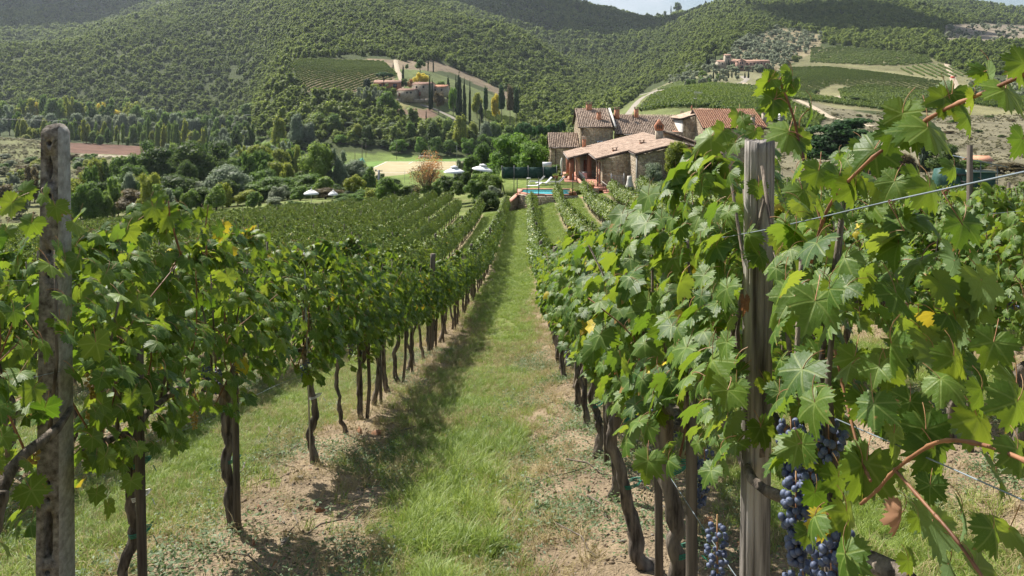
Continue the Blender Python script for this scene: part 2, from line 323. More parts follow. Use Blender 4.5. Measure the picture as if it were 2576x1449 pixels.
def gz(x, y, micro=True):
    x = np.asarray(x, float); y = np.asarray(y, float); x, y = np.broadcast_arrays(x, y)
    h = np.interp(y, _pd, _ph); yc = np.clip(y, 0, 120)
    left = np.clip(-x, 0, 90); right = np.clip(x, 0, 60)
    h = h + left * (0.012 + .0006 * yc) - np.where(right < 15, right, 15 - (right - 15) * .26) * (.125 + .065 * np.clip(yc / 65, 0, 1))
    near = -h
    X = XV + 2000 * x / np.maximum(y, 60); fi = np.clip((X + 1500) / 20, 0, len(_gx) - 1.001); fj = np.clip((np.log(np.maximum(y, 90)) - _gl[0]) / .02, 0, len(_gl) - 1.001)
    i = fi.astype(int); j = fj.astype(int); a = fi - i; b = fj - j
    far = (_G[i, j] * (1 - a) + _G[i + 1, j] * a) * (1 - b) + (_G[i, j + 1] * (1 - a) + _G[i + 1, j + 1] * a) * b
    rug = np.clip((y - 620) / 500, 0, 1)
    far = far + rug * (fbm(x / 230, y / 230, 3) * 42 * np.clip(y / 1200, 0, 1.2)) + fbm(x / 60, y / 60, 5) * 2.2 * np.clip((y - 130) / 200, 0, 1)
    w = np.clip((y - 100) / 35, 0, 1); w = w * w * (3 - 2 * w)
    z = near * (1 - w) + far * w
    if micro:
        m = np.clip((60 - y) / 30, 0, 1)
        rr = np.abs((x - .65 + SP / 2) % SP - SP / 2)
        z = z + m * (.07 * np.exp(-(rr / .4) ** 2) + fbm(x / .9, y / .9, 11) * .07 + fbm(x / .22, y / .22, 12) * .022)
    bk = np.clip((y - 72) / 13, 0, 1); z = z + .7 * bk * bk * (3 - 2 * bk) * np.exp(-((x - 4) / 6.5) ** 2) * (1 - w)      # grass bank below the pool wall
    return z
def g1(x, y): return float(gz(np.array([x]), np.array([y]))[0])

def inpoly(P, X, Y):
    X = np.asarray(X); Y = np.asarray(Y); r = np.zeros(X.shape, bool); n = len(P)
    for i in range(n):
        x1, y1 = P[i]; x2, y2 = P[(i + 1) % n]
        c = ((y1 > Y) != (y2 > Y)) & (X < (x2 - x1) * (Y - y1) / ((y2 - y1) + 1e-9) + x1); r ^= c
    return r
def proj(x, y, z): return XV + F * x / y, YH - F * z / y

# cleared ground in the landscape: outline as the place is seen from the path, with its range of distances
CLEAR = [
 ([(722, 148), (960, 140), (1030, 160), (1110, 150), (1190, 195), (1300, 240), (1310, 335), (1230, 345), (1100, 325), (1000, 290), (985, 235), (740, 235)], 395, 640),
 ([(-400, 330), (250, 345), (690, 350), (960, 372), (1400, 372), (1400, 600), (-400, 600)], 100, 470),
 ([(1400, 600), (1400, 380), (1560, 275), (1640, 212), (1760, 190), (1800, 140), (1900, 128), (2000, 160), (2050, 108), (2330, 140), (2440, 190), (2700, 190), (2700, 600)], 150, 830),
 ([(1820, 175), (1850, 110), (1960, 70), (2080, 90), (2050, 130), (1950, 180)], 600, 1100),
 ([(2360, 110), (2380, 62), (2800, 50), (2800, 115)], 780, 1300),
 ([(1890, 60), (1880, -20), (2130, -20), (2120, 45)], 1300, 2300)]
def cleared(x, y, z):
    X, Y = proj(x, y, z); r = np.zeros(np.shape(x), bool)
    for P, a, b in CLEAR: r |= inpoly(P, X, Y) & (y > a) & (y < b)
    return r
C_SOIL = np.array((0.275, .212, .14)); C_GRASS = np.array((.115, .155, .038)); C_FOREST = np.array((.05, .065, .022)); C_SCRUB = np.array((.24, .215, .15)); C_DRYG = np.array((.23, .225, .10))
# (outline, near, far, colour)
PAINT = [
 ([(-400, 330), (90, 350), (200, 361), (420, 372), (420, 600), (-400, 600)], 150, 470, (.13, .135, .06)),
 ([(95, 357), (215, 360), (415, 371), (418, 384), (330, 390), (200, 386), (110, 375)], 300, 530, (.125, .07, .048)),
 ([(190, 387), (330, 391), (372, 396), (372, 402), (190, 391)], 250, 480, (.33, .29, .21)),
 ([(655, 355), (700, 358), (745, 366), (760, 380), (740, 420), (650, 400)], 240, 480, (.13, .19, .055)),
 ([(690, 415), (760, 430), (800, 445), (760, 448), (690, 428)], 150, 300, (.42, .36, .27)),
 ([(860, 385), (1400, 392), (1420, 520), (900, 520)], 200, 345, (.14, .19, .05)),
 ([(735, 150), (960, 150), (1010, 170), (980, 232), (770, 232)], 400, 600, (.25, .185, .12)),
 ([(960, 150), (1100, 150), (1190, 190), (1330, 260), (1290, 256), (1190, 208), (1130, 180), (1010, 178), (985, 170)], 430, 640, (.185, .145, .095)),
 ([(985, 172), (1130, 180), (1300, 258), (1300, 340), (1200, 340), (1000, 290)], 370, 560, (.115, .14, .05)),
 ([(1000, 246), (1080, 250), (1100, 262), (1000, 272)], 380, 500, (.24, .225, .10)),
 ([(1000, 283), (1080, 300), (1105, 290), (1090, 274), (1000, 274)], 370, 480, (.17, .115, .08)),
 ([(1600, 285), (1790, 275), (1800, 259), (1760, 245), (1690, 262)], 230, 420, (.2, .195, .085)),
 ([(1395, 300), (1570, 268), (1645, 215), (1900, 205), (2040, 235), (2100, 300), (2100, 420), (1395, 420)], 140, 640, (.12, .14, .05)),
 ([(1700, 600), (2000, 300), (1990, 240), (2100, 268), (2300, 310), (2420, 290), (2800, 250), (2800, 600)], 115, 470, (.165, .15, .095)),
 ([(1990, 240), (2000, 165), (2340, 170), (2460, 200), (2800, 230), (2800, 300), (2420, 300), (2200, 300)], 330, 690, (.19, .18, .09)),
 ([(1990, 168), (2040, 118), (2330, 140), (2440, 190)], 540, 850, (.15, .145, .07)),
 ([(1640, 240), (1640, 205), (1750, 190), (1800, 172), (1990, 168), (1990, 215)], 450, 700, (.17, .165, .09)),
 ([(1820, 175), (1850, 110), (1960, 70), (2080, 90), (2050, 130), (1950, 180)], 600, 1100, (.22, .185, .11)),
 ([(2360, 110), (2380, 62), (2800, 50), (2800, 115)], 780, 1300, (.22, .185, .135)),
 ([(1890, 60), (1880, -20), (2130, -20), (2120, 45)], 1300, 2300, (.15, .15, .07))]

def gthr(x, y):
    s = (x - .65 + SP / 2) % SP - SP / 2
    return np.where(s > 0, np.interp(y, [3, 4.5, 8, 10, 14, 25, 40], [1.15, 1.08, .72, .58, .46, .30, .20]) - .3 * (x < -2.1) * np.clip((9 - y) / 5, 0, 1), np.interp(y, [4.5, 10, 14, 25, 40], [.66, .56, .5, .42, .28]))
def groundcol(x, y, z):
    n = len(x); C = np.tile(C_FOREST, (n, 1)).astype(float)
    nearm = np.clip((175 - y) / 30, 0, 1)[:, None]
    # vineyard floor: grass alleys, bare strips under the vines
    rr = np.abs((x - .65 + SP / 2) % SP - SP / 2)
    nz = fbm(x / 1.1, y / 2.2, 21) ; n2 = fbm(x / 5, y / 7, 22)
    g = np.clip((rr - (gthr(x, y) + nz * .9 + n2 * .35)) / .25, 0, 1)
    g = np.maximum(g, np.clip((y - 86) / 5, 0, 1))
    far_ = np.clip((y - 25) / 50, 0, 1) * .4
    g = np.clip(g + far_ * .8, 0, 1)
    gc = C_GRASS * (1 + n2[:, None] * .9) + (C_DRYG - C_GRASS) * np.clip(.25 + nz * 1.2, 0, .8)[:, None]
    soil = C_SOIL * (1 + fbm(x / .5, y / .5, 23)[:, None] * .6)
    V = soil * (1 - g[:, None]) + gc * g[:, None]
    C = C * (1 - nearm) + V * nearm
    X, Y = proj(x, np.maximum(y, 1), z)
    for P, a, b, c in PAINT:
        m = inpoly(P, X, Y) & (y > a) & (y < b)
        C[m] = np.array(c) * (1 + (fbm(x[m] / 9, y[m] / 14, 31)[:, None]) * .9)
    return np.clip(C, .01, .9)

def groundmat():
    m, t, N, Lk = nodes('ground')
    out = N('ShaderNodeOutputMaterial'); b = N('ShaderNodeBsdfPrincipled', inp={'Roughness': .95, 'Specular IOR Level': .1})
    at = N('ShaderNodeAttribute', attribute_name='Col'); co = N('ShaderNodeTexCoord')
    n1 = N('ShaderNodeTexNoise', inp={'Scale': 9.0, 'Detail': 8.0, 'Roughness': .7}); n2 = N('ShaderNodeTexNoise', inp={'Scale': 55.0, 'Detail': 3.0, 'Roughness': .6}); n3 = N('ShaderNodeTexNoise', inp={'Scale': .35, 'Detail': 6.0, 'Roughness': .65})
    for n in (n1, n2, n3): Lk(co.outputs['Object'], n.inputs['Vector'])
    a = N('ShaderNodeMath', operation='ADD'); Lk(n1.outputs['Fac'], a.inputs[0]); Lk(n2.outputs['Fac'], a.inputs[1])
    a2 = N('ShaderNodeMath', operation='ADD'); Lk(a.outputs[0], a2.inputs[0]); Lk(n3.outputs['Fac'], a2.inputs[1])
    mr = N('ShaderNodeMapRange', inp={'From Min': 1.1, 'From Max': 1.9, 'To Min': .55, 'To Max': 1.5}); Lk(a2.outputs[0], mr.inputs['Value'])
    mu = N('ShaderNodeVectorMath', operation='SCALE'); Lk(at.outputs['Color'], mu.inputs[0]); Lk(mr.outputs[0], mu.inputs['Scale'])
    Lk(mu.outputs[0], b.inputs['Base Color'])
    vo = N('ShaderNodeTexVoronoi', inp={'Scale': 26.0}); Lk(co.outputs['Object'], vo.inputs['Vector'])
    ad = N('ShaderNodeMath', operation='MULTIPLY_ADD'); Lk(vo.outputs['Distance'], ad.inputs[0]); ad.inputs[1].default_value = -.6; Lk(a.outputs[0], ad.inputs[2])
    bp = N('ShaderNodeBump', inp={'Strength': 1.0, 'Distance': .03}); Lk(ad.outputs[0], bp.inputs['Height']); Lk(bp.outputs[0], b.inputs['Normal'])
    Lk(b.outputs[0], out.inputs['Surface']); return m
M['ground'] = groundmat()

def gridmesh(name, x, y, **k):
    """x, y: 2d arrays"""
    z = gz(x, y); n, mm = x.shape; V = np.stack([x, y, z], -1).reshape(-1, 3)
    i = np.arange(n - 1)[:, None] * mm; j = np.arange(mm - 1)[None]
    Q = np.stack([i + j, i + j + 1, i + mm + j + 1, i + mm + j], -1).reshape(-1, 4)
    me = mk(name, V, [Q], [M['ground']], smooth=True)
    c = np.ones((len(V), 4), np.float32); c[:, :3] = groundcol(V[:, 0], V[:, 1], V[:, 2])
    a = me.color_attributes.new('Col', 'FLOAT_COLOR', 'POINT'); a.data.foreach_set('color', c.ravel())
    return link(name, me, kind='structure', **k)
xs = np.concatenate([np.arange(-110, -14, 1.2), np.arange(-14, -5, .3), np.arange(-5, 4, .07), np.arange(4, 10, .25), np.arange(10, 76, 1.2)])
ys = np.concatenate([np.arange(-14, 1, .5), np.arange(1, 16, .09), np.arange(16, 40.01, .24)]); ys[-1] = 40.0
gx, gy = np.meshgrid(xs, ys)
gridmesh('vineyard_slope', gx, gy)
d = np.exp(np.arange(math.log(40), math.log(2700), .0125)); d[0] = 40.0
us = np.concatenate([np.arange(-4200, -300, 60), np.arange(-300, 2900, 9), np.arange(2900, 5200, 60)])
U, Dd = np.meshgrid(us, d); gridmesh('valley_and_hills', (U - XV) * Dd / F, Dd)

# ------------------------------------------------------------------ scatter by geometry nodes (only for uncountable stuff)
def scatter(name, P, rot, scl, idx, tint, protos, **k):
    P = np.asarray(P, np.float32); me = bpy.data.meshes.new(name); me.vertices.add(len(P)); me.vertices.foreach_set('co', P.ravel())
    def at(n, ty, d, key='vector'):
        a = me.attributes.new(n, ty, 'POINT'); a.data.foreach_set(key, np.ascontiguousarray(d).ravel())
    at('rot', 'FLOAT_VECTOR', np.asarray(rot, np.float32)); scl = np.asarray(scl, np.float32)
    if scl.ndim == 1: scl = np.repeat(scl[:, None], 3, 1)
    at('scl', 'FLOAT_VECTOR', scl); at('idx', 'INT', np.asarray(idx, np.int32), 'value'); at('itint', 'FLOAT', np.asarray(tint, np.float32), 'value')
    pc = bpy.data.collections.new(name + '_kinds')
    for i, p in enumerate(protos):
        o = bpy.data.objects.new('%s_kind_%02d' % (name, i), p); pc.objects.link(o)
    g = bpy.data.node_groups.new(name, 'GeometryNodeTree')
    g.interface.new_socket('Geometry', in_out='INPUT', socket_type='NodeSocketGeometry'); g.interface.new_socket('Geometry', in_out='OUTPUT', socket_type='NodeSocketGeometry')
    gi = g.nodes.new('NodeGroupInput'); go = g.nodes.new('NodeGroupOutput'); ip = g.nodes.new('GeometryNodeInstanceOnPoints'); ci = g.nodes.new('GeometryNodeCollectionInfo')
    ci.inputs['Collection'].default_value = pc; ci.inputs['Separate Children'].default_value = True; ci.inputs['Reset Children'].default_value = True
    def na(n, ty):
        x = g.nodes.new('GeometryNodeInputNamedAttribute'); x.data_type = ty; x.inputs[0].default_value = n; return x.outputs[0]
    L = g.links.new
    L(gi.outputs[0], ip.inputs['Points']); L(ci.outputs[0], ip.inputs['Instance']); ip.inputs['Pick Instance'].default_value = True
    L(na('idx', 'INT'), ip.inputs['Instance Index']); L(na('rot', 'FLOAT_VECTOR'), ip.inputs['Rotation']); L(na('scl', 'FLOAT_VECTOR'), ip.inputs['Scale'])
    L(ip.outputs[0], go.inputs[0])
    k.setdefault('kind', 'stuff')
    o = link(name, me, **k); md = o.modifiers.new('scatter', 'NODES'); md.node_group = g
    return o

# ------------------------------------------------------------------ vine leaves
def leaf_outline(n, rng, teeth):
    th = np.linspace(-math.pi, math.pi, n, endpoint=False) + math.pi / n
    a = np.abs(th)
    kx = np.radians([0, 14, 30, 52, 66, 80, 104, 125, 148, 166, 180]); ky = [1.0, .86, .63, .92, .80, .62, .80, .72, .64, .50, .12]
    r = np.interp(a, kx, ky)
    if teeth: r = r * (1 + .09 * np.where(np.arange(n) % 2 == 0, 1, -1) * (a < 2.75))
    r = r * (1 + .10 * (rng.rand(n) - .5)) * (1 + .08 * np.sin(th + rng.rand() * 6))
    return th, r
def leafgeo(rng, n=52, rings=(.33, .68), petiole=True, teeth=True, curl=1.0):
    th, r = leaf_outline(n, rng, teeth); V = [[0, 0, 0]]; Fa = []
    rl = list(rings) + [1.0]
    for q in rl:
        rr = r * q if q == 1 else (r * .75 + .25 * .7) * q
        V += [[math.sin(t) * s, math.cos(t) * s, 0] for t, s in zip(th, rr)]
    V = np.array(V); nn = n
    T = [[0, 1 + (i + 1) % nn, 1 + i] for i in range(nn)]; Q = []
    for k in range(len(rl) - 1):
        b = 1 + k * nn; Q += [[b + i, b + (i + 1) % nn, b + nn + (i + 1) % nn, b + nn + i] for i in range(nn)]
    uv = V[:, :2].copy(); rad = np.hypot(V[:, 0], V[:, 1]); ang = np.arctan2(V[:, 0], V[:, 1])
    fold = .15 + .35 * rng.rand(); droop = .12 + .4 * rng.rand()
    V[:, 2] = curl * (np.abs(V[:, 0]) * fold * (1 if rng.rand() < .55 else -1) * .8 - droop * rad ** 2 + .026 * rad * np.cos(ang * 6.9 + rng.rand() * .6) + .07 * (rng.rand() - .5) * np.sin(V[:, 0] * 4 + rng.rand() * 6)
                      + .06 * rng.randn() * V[:, 1] * V[:, 0])
    m = np.zeros(len(T) + len(Q), int)
    if petiole:
        L = .75 + .5 * rng.rand(); s = np.linspace(0, 1, 5); px = (rng.rand() - .5) * .3 * s; py = -L * s * .8; pz = .5 * L * s - .75 * L * s * s * rng.rand() - .02
        P = np.stack([px, py, pz], 1); b = len(V); w = .016
        off = np.array([[w, 0, 0], [-w * .5, 0, w], [-w * .5, 0, -w]])
        PV = (P[:, None] + off[None]).reshape(-1, 3); V = np.vstack([V, PV]); uv = np.vstack([uv, PV[:, :2] * 0 + 5])
        PQ = [[b + k * 3 + i, b + k * 3 + (i + 1) % 3, b + k * 3 + 3 + (i + 1) % 3, b + k * 3 + 3 + i] for k in range(4) for i in range(3)]
        Q = Q + PQ; m = np.concatenate([np.zeros(len(Q) - len(PQ), int), np.ones(len(PQ), int), np.zeros(len(T), int)])
    else: m = np.zeros(len(Q) + len(T), int)
    return V, np.array(Q).reshape(-1, 4), np.array(T), uv, m
rl = np.random.RandomState(3)
HI = [leafgeo(rl) for _ in range(14)]
MIDL = [leafgeo(rl, 20, (.55,), True, True) for _ in range(8)]
LO = [leafgeo(rl, 9, (), False, False, 1.3) for _ in range(8)]
HIM = []
for i, (V, Q, T, uv, m) in enumerate(HI):
    HIM.append(mk('leaf', V, [Q, T], [M['vine'], M['petiole']], tint=np.full(len(V), [.05, .2, .35, .5, .62, .74, .85, .3, .15, .45, .55, .92, .98, .1][i]), smooth=True, uv=uv, fmid=m))

def frame(nrm, tip):
    """rotation matrices (n,3,3): local z -> nrm, local y -> tip (made orthogonal)"""
    z = nrm / np.linalg.norm(nrm, axis=1)[:, None]; y = tip - (tip * z).sum(1)[:, None] * z; y /= np.linalg.norm(y, axis=1)[:, None] + 1e-9
    x = np.cross(y, z); return np.stack([x, y, z], -1)

def canopy(n, rng, L=1.0, z0=.95, z1=2.3, thick=.27, up=.5, spread=1.0, shoots=2):
    """leaf positions, normals, tips and sizes for a length L of trained row centred on the origin (row along y)"""
    y = (rng.rand(n) - .5) * L * 1.12
    t = rng.beta(1.5, 1.3, n); z = z0 + (z1 - z0) * t
    prof = thick * (.55 + .75 * np.sin(np.clip(t, 0, 1) * math.pi * .82 + .35)) * spread
    sgn = np.where(rng.rand(n) < .5, -1, 1); x = sgn * prof * (rng.beta(3.2, 1.2, n))
    lump = (vnoise(y * 2.2 + 40 + rng.rand() * 30, z * 2.2, rng.randint(999)) - .5); x = x * (1 + lump * .9); z = z + lump * .14
    k = int(n * .07 * shoots)
    if k:
        c = rng.randint(0, max(1, shoots), k); by = (rng.rand(shoots) - .5) * L; hz = rng.rand(shoots) * .26 + .1
        q = rng.rand(k); y[:k] = by[c] + q * .12; z[:k] = z1 - .1 + q * hz[c]; x[:k] = (rng.rand(k) - .5) * .22
    nrm = np.stack([sgn * (.9 + 0 * x), rng.randn(n) * .45, up + rng.rand(n) * .7], 1) + rng.randn(n, 3) * .35
    tip = np.stack([sgn * .25 + rng.randn(n) * .35, rng.randn(n) * .4, -1 + 0 * x], 1)
    sz = .050 + .045 * rng.rand(n) * (1 - .35 * t)
    tint = np.clip(.12 + .5 * rng.rand(n) + .3 * t * rng.rand(n), 0, .93); tint[rng.rand(n) < .012] = 1.0
    return np.stack([x, y, z], 1), nrm, tip, sz, tint
def joined_leaves(name, P, nrm, tip, sz, tint, geos, mats, rng):
    Rm = frame(nrm, tip); vs = []; qs = []; ts = []; uvs = []; tt = []; qm = []; tm = []; n0 = 0
    gi = rng.randint(0, len(geos), len(P))
    for g in range(len(geos)):
        s = np.where(gi == g)[0]
        if not len(s): continue
        V, Q, T, uv, m = geos[g]; nv = len(V)
        W_ = np.einsum('nij,vj->nvi', Rm[s], V) * sz[s][:, None, None] + P[s][:, None]
        vs.append(W_.reshape(-1, 3)); o = (np.arange(len(s)) * nv + n0)[:, None, None]
        if len(Q): qs.append((Q[None] + o).reshape(-1, 4)); qm.append(np.tile(m[:len(Q)], len(s)))
        ts.append((T[None] + o).reshape(-1, 3)); tm.append(np.tile(m[len(Q):], len(s)))
        uvs.append(np.tile(uv, (len(s), 1))); tt.append(np.repeat(tint[s], nv)); n0 += nv * len(s)
    Fs = ([np.vstack(qs)] if qs else []) + [np.vstack(ts)]
    return mk(name, np.vstack(vs), Fs, mats, tint=np.concatenate(tt), smooth=True, uv=np.vstack(uvs), fmid=np.concatenate(qm + tm))

# ------------------------------------------------------------------ vine wood
def trunkmesh(seed, path=None, h=1.0, r0=.045, r1=.034, arms=True, seg=9, rough=.32, name='trunk', rings=22):
    rng = np.random.RandomState(seed); b = MB()
    if path is None:
        w = rng.randn(4, 2) * .045; w[0] = 0
        path = [(w[i % 4][0] + (0 if i == 0 else rng.randn() * .012), w[i % 4][1], h * i / 3) for i in range(4)]
    p = np.array(path, float); s = np.linspace(0, 1, rings); k = np.linspace(0, 1, len(p))
    P = crom(k, p, s); P[:, 0] += fbm(s * 7, s * 0 + seed, seed) * .075; P[:, 1] += fbm(s * 7, s * 0 + seed, seed + 9) * .05
    P = np.vstack([[P[0] - [0, 0, .12]], P])
    rad = np.r_[r0 * 1.5, r0 * 1.3, np.interp(s[1:], [0, .25, .8, 1], [r0 * 1.15, r0 * .95, r1, r1 * 1.25])]
    b.tube(P, rad, seg, rough=rough, seed=seed)
    if arms:
        for sg in (-1, 1):
            q = P[-1]; L = .42 + .1 * rng.rand()
            A = [q - [0, 0, .05], q + [rng.randn() * .02, sg * .1, .06], q + [rng.randn() * .03, sg * L * .6, .1], q + [rng.randn() * .03, sg * L, .09 + rng.rand() * .05]]
            b.tube(crom(np.linspace(0, 1, 4), np.array(A), np.linspace(0, 1, 8)), np.linspace(r1 * .9, .013, 8), max(5, seg - 3), rough=rough, seed=seed + 3)
            for _ in range(2):                                   # spurs rising to the wires
                y0 = sg * L * rng.rand(); c = q + [0, y0, .1]
                b.tube([c, c + [rng.randn() * .03, rng.randn() * .05, .3], c + [rng.randn() * .08, rng.randn() * .08, .75]], [.009, .007, .005], 5)
    return b.mesh(name, [M['bark']], smooth=True)
TRM = [trunkmesh(100 + i, h=.95 + .1 * (i % 3), r0=.029 + .004 * (i % 3), r1=.026) for i in range(8)]
TRL = [trunkmesh(200 + i, h=1.0, seg=6, rings=8, r0=.031, r1=.026) for i in range(6)]
# ------------------------------------------------------------------ the farmhouse and its neighbours
def H(c): return -c
STW = [mat('stone_wall_mortar', (0.32, .27, .20), (0.46, .40, .31), scale=6, bump=.02), mat('wall_stones', (0.22, .16, .105), (0.60, .49, .35), scale=3.2, tintw=.75, bump=.012, rough=.95)]
PLAST = mat('pale_render', (0.48, .45, .40), (0.62, .59, .54), scale=2, bump=.01)
TILE = mat('old_roof_tiles', (0.19, .13, .09), (0.72, .55, .42), scale=2.6, tintw=.72, rough=.95, bump=.01)
TILER = mat('red_roof_tiles', (0.36, .16, .09), (0.68, .37, .23), scale=3, tintw=.6, rough=.9)
TILEP = mat('porch_roof_tiles', (0.14, .095, .07), (0.52, .39, .30), scale=2.6, tintw=.72, rough=.95, bump=.01)
BRICK = mat('brick', (0.30, .12, .065), (0.42, .19, .11), scale=14, rough=.9, bump=.008)
TERRA = mat('terracotta_floor', (0.42, .19, .13), (0.55, .27, .19), scale=5, rough=.85)
DARK = mat('dark_timber', (0.035, .025, .02), (.08, .055, .04), scale=8)
WOODR = mat('red_brown_door', (0.20, .065, .035), (0.30, .11, .06), scale=6, rough=.6)
GUT = mat('gutter_metal', (0.10, .07, .055), (0.16, .11, .09), rough=.5)
WHITE = mat('white_paint', (0.74, .74, .72), (.82, .82, .8), rough=.5)
CLOTHW = mat('white_canvas', (0.74, .74, .73), (.82, .82, .81), rough=.9)
GLASS = mat('window_glass', (0.03, .035, .04), (.05, .06, .07), rough=.1, spec=.8)
GREENSH = mat('green_shutter', (0.01, .06, .03), (.015, .08, .04))
DMETAL = mat('dark_metal', (0.03, .03, .032), (.07, .07, .07), rough=.5, metal=.4)
GMETAL = mat('grey_metal', (0.20, .2, .2), (.3, .3, .3), rough=.5, metal=.4)

def roof_tiles(b, P0, U, V, pitch=.27, course=.36, lift=.05, m=0, seed=0, amp=.055):
    """barrel tiles over the plane P0 + u U + v V (V runs up the slope)"""
    rng = np.random.RandomState(seed); P0, U, V = [np.asarray(k, float) for k in (P0, U, V)]
    lu = np.linalg.norm(U); lv = np.linalg.norm(V); u = U / lu; v = V / lv; nn = np.cross(u, v); nn = nn if nn[2] > 0 else -nn; nn /= np.linalg.norm(nn)
    nu = int(lu / pitch); nv = int(lv / course) + 1
    i, j = [k.ravel() for k in np.meshgrid(np.arange(nu), np.arange(nv))]; N_ = len(i)
    w0 = pitch * .36; prof = np.array([(-1, 0), (-.6, .8), (0, 1.1), (.6, .8), (1, 0)])
    cu = (i + .5) * pitch + rng.randn(N_) * .012; v0 = j * course + rng.randn(N_) * .015 - .05; v1 = np.minimum(v0 + course * 1.25, lv + .05); hz = lift + rng.rand(N_) * .02
    out = []
    for (vv, wf, dz) in ((v0, 1.12, .035), (v1, .92, 0.0)):
        for a, c in prof:
            out.append(P0 + (cu + a * w0 * wf)[:, None] * u + vv[:, None] * v + (hz + dz + c * amp * wf)[:, None] * nn)
    Vv = np.stack(out, 1).reshape(-1, 3); Q = np.array([[k, k + 1, 6 + k, 5 + k] for k in range(4)])
    Qs = (Q[None] + (np.arange(N_) * 10)[:, None, None]).reshape(-1, 4)
    b.add(Vv, Qs, T=(np.array([[0, 2, 1], [0, 3, 2], [0, 4, 3]])[None] + (np.arange(N_) * 10)[:, None, None]).reshape(-1, 3), m=m, tint=np.repeat(np.clip(rng.rand(N_) ** .8, 0, 1), 10))

def roof(parent, corners, name='roof', tm=None, tiles=True, thick=.14, seed=0, pitch=.27):
    """corners: eave a, eave b, ridge b, ridge a"""
    a, b_, c, d_ = [np.asarray(k, float) for k in corners]; s = MB()
    n = np.cross(b_ - a, d_ - a); n /= np.linalg.norm(n); n = n if n[2] > 0 else -n
    s.hexa(np.array([a - n * thick, b_ - n * thick, c - n * thick, d_ - n * thick, a, b_, c, d_]), m=0)
    r = s.build(name, [DARK], parent)
    if tiles:
        t = MB(); roof_tiles(t, a, b_ - a, d_ - a, seed=seed, pitch=pitch); o = t.build('roof_tiles', tm or TILE, r, smooth=False, kind='stuff')
    return r
def stones(b, p0, p1, zb, ztop, out, seed=0, m=1, hmin=.12, hmax=.24, wmin=.18, wmax=.5, holes=()):
    """individual field stones standing proud of the wall face from p0 to p1 (plan), ztop: function of the distance along"""
    rng = np.random.RandomState(seed); p0 = np.asarray(p0, float); p1 = np.asarray(p1, float); L = np.linalg.norm(p1 - p0); u = (p1 - p0) / L; n = np.asarray(out, float)
    zt = max(ztop(0), ztop(L), ztop(L / 2)); z = zb; V = []; tn = []
    while z < zt:
        h = hmin + (hmax - hmin) * rng.rand(); s = -rng.rand() * .3
        while s < L:
            w = wmin + (wmax - wmin) * rng.rand() ** 1.4; a = max(s, 0) + .012; c = min(s + w, L) - .012; s += w
            if c - a < .06: continue
            if z + h > min(ztop(a), ztop(c)) + .02: continue
            mid = (a + c) / 2
            if any(h0 < mid < h1 and q0 < z + h / 2 < q1 for h0, h1, q0, q1 in holes): continue
            d0 = .012 + rng.rand() * .03; g = .012; j = lambda: rng.randn() * .014
            base = [(a, z + g), (c, z + g), (c, z + h - g), (a, z + h - g)]
            f = [(a + .02 + abs(j()), z + g + .015 + j() * .5), (c - .02 - abs(j()), z + g + .01 + j()), (c - .02 - abs(j()), z + h - g - .015 + j()), (a + .02 + abs(j()), z + h - g - .012 + j())]
            for (q, r_) in base: V.append([p0[0] + u[0] * q - n[0] * .01, p0[1] + u[1] * q - n[1] * .01, r_])
            for (q, r_) in f: V.append([p0[0] + u[0] * q + n[0] * d0, p0[1] + u[1] * q + n[1] * d0, r_])
            tn.append(np.clip(rng.normal(.5, .27), 0, 1))
        z += h
    if not V: return
    k = len(V) // 8; Q = np.array([[4, 5, 6, 7], [0, 1, 5, 4], [1, 2, 6, 5], [2, 3, 7, 6], [3, 0, 4, 7]])
    b.add(np.array(V), (Q[None] + (np.arange(k) * 8)[:, None, None]).reshape(-1, 4), m=m, tint=np.repeat(tn, 8))
def wall(parent, p0, p1, zb, zt0, zt1, out, thick=.4, seed=0, apex=None, name='wall', st=True, mats=None, holes=(), **k):
    """upright wall; top runs from zt0 to zt1 (with an optional apex (fraction, z)); faces 'out'"""
    p0 = np.asarray(p0, float); p1 = np.asarray(p1, float); n = np.asarray(out, float); b = MB()
    poly = [(p0[0], p0[1], zb), (p1[0], p1[1], zb), (p1[0], p1[1], zt1)] + ([(p0[0] + (p1[0] - p0[0]) * apex[0], p0[1] + (p1[1] - p0[1]) * apex[0], apex[1])] if apex else []) + [(p0[0], p0[1], zt0)]
    b.prism(poly, np.zeros(3), -np.array([n[0], n[1], 0]) * thick)
    w = b.build(name, [mats[0] if mats else STW[0]], parent, **k)
    if st:
        L = np.linalg.norm(p1 - p0)
        zf = (lambda s: (zt0 + (apex[1] - zt0) * s / (L * apex[0])) if apex and s < L * apex[0] else ((apex[1] + (zt1 - apex[1]) * (s - L * apex[0]) / (L * (1 - apex[0]))) if apex else zt0 + (zt1 - zt0) * s / L))
        sb = MB(); stones(sb, p0, p1, zb, zf, out, seed, m=0, holes=holes)
        if sb.v: sb.build('wall_stones', [STW[1]], w, kind='stuff')
    return w
def chimney(parent, x, y, z0, z1, w=.6, col=None, top='slab'):
    b = MB(); b.box((x, y, (z0 + z1) / 2), (w, w, z1 - z0)); c = b.build('chimney', col or [BRICK], parent)
    t = MB()
    for dx in (-.4, .4):
        for dy in (-.4, .4): t.box((x + dx * w, y + dy * w, z1 + .14), (w * .16, w * .16, .28))
    t.box((x, y, z1 + .02), (w * 1.15, w * 1.15, .06)); t.box((x, y, z1 + .3), (w * 1.3, w * 1.3, .07)); t.build('chimney_cap', TILE, c); return c
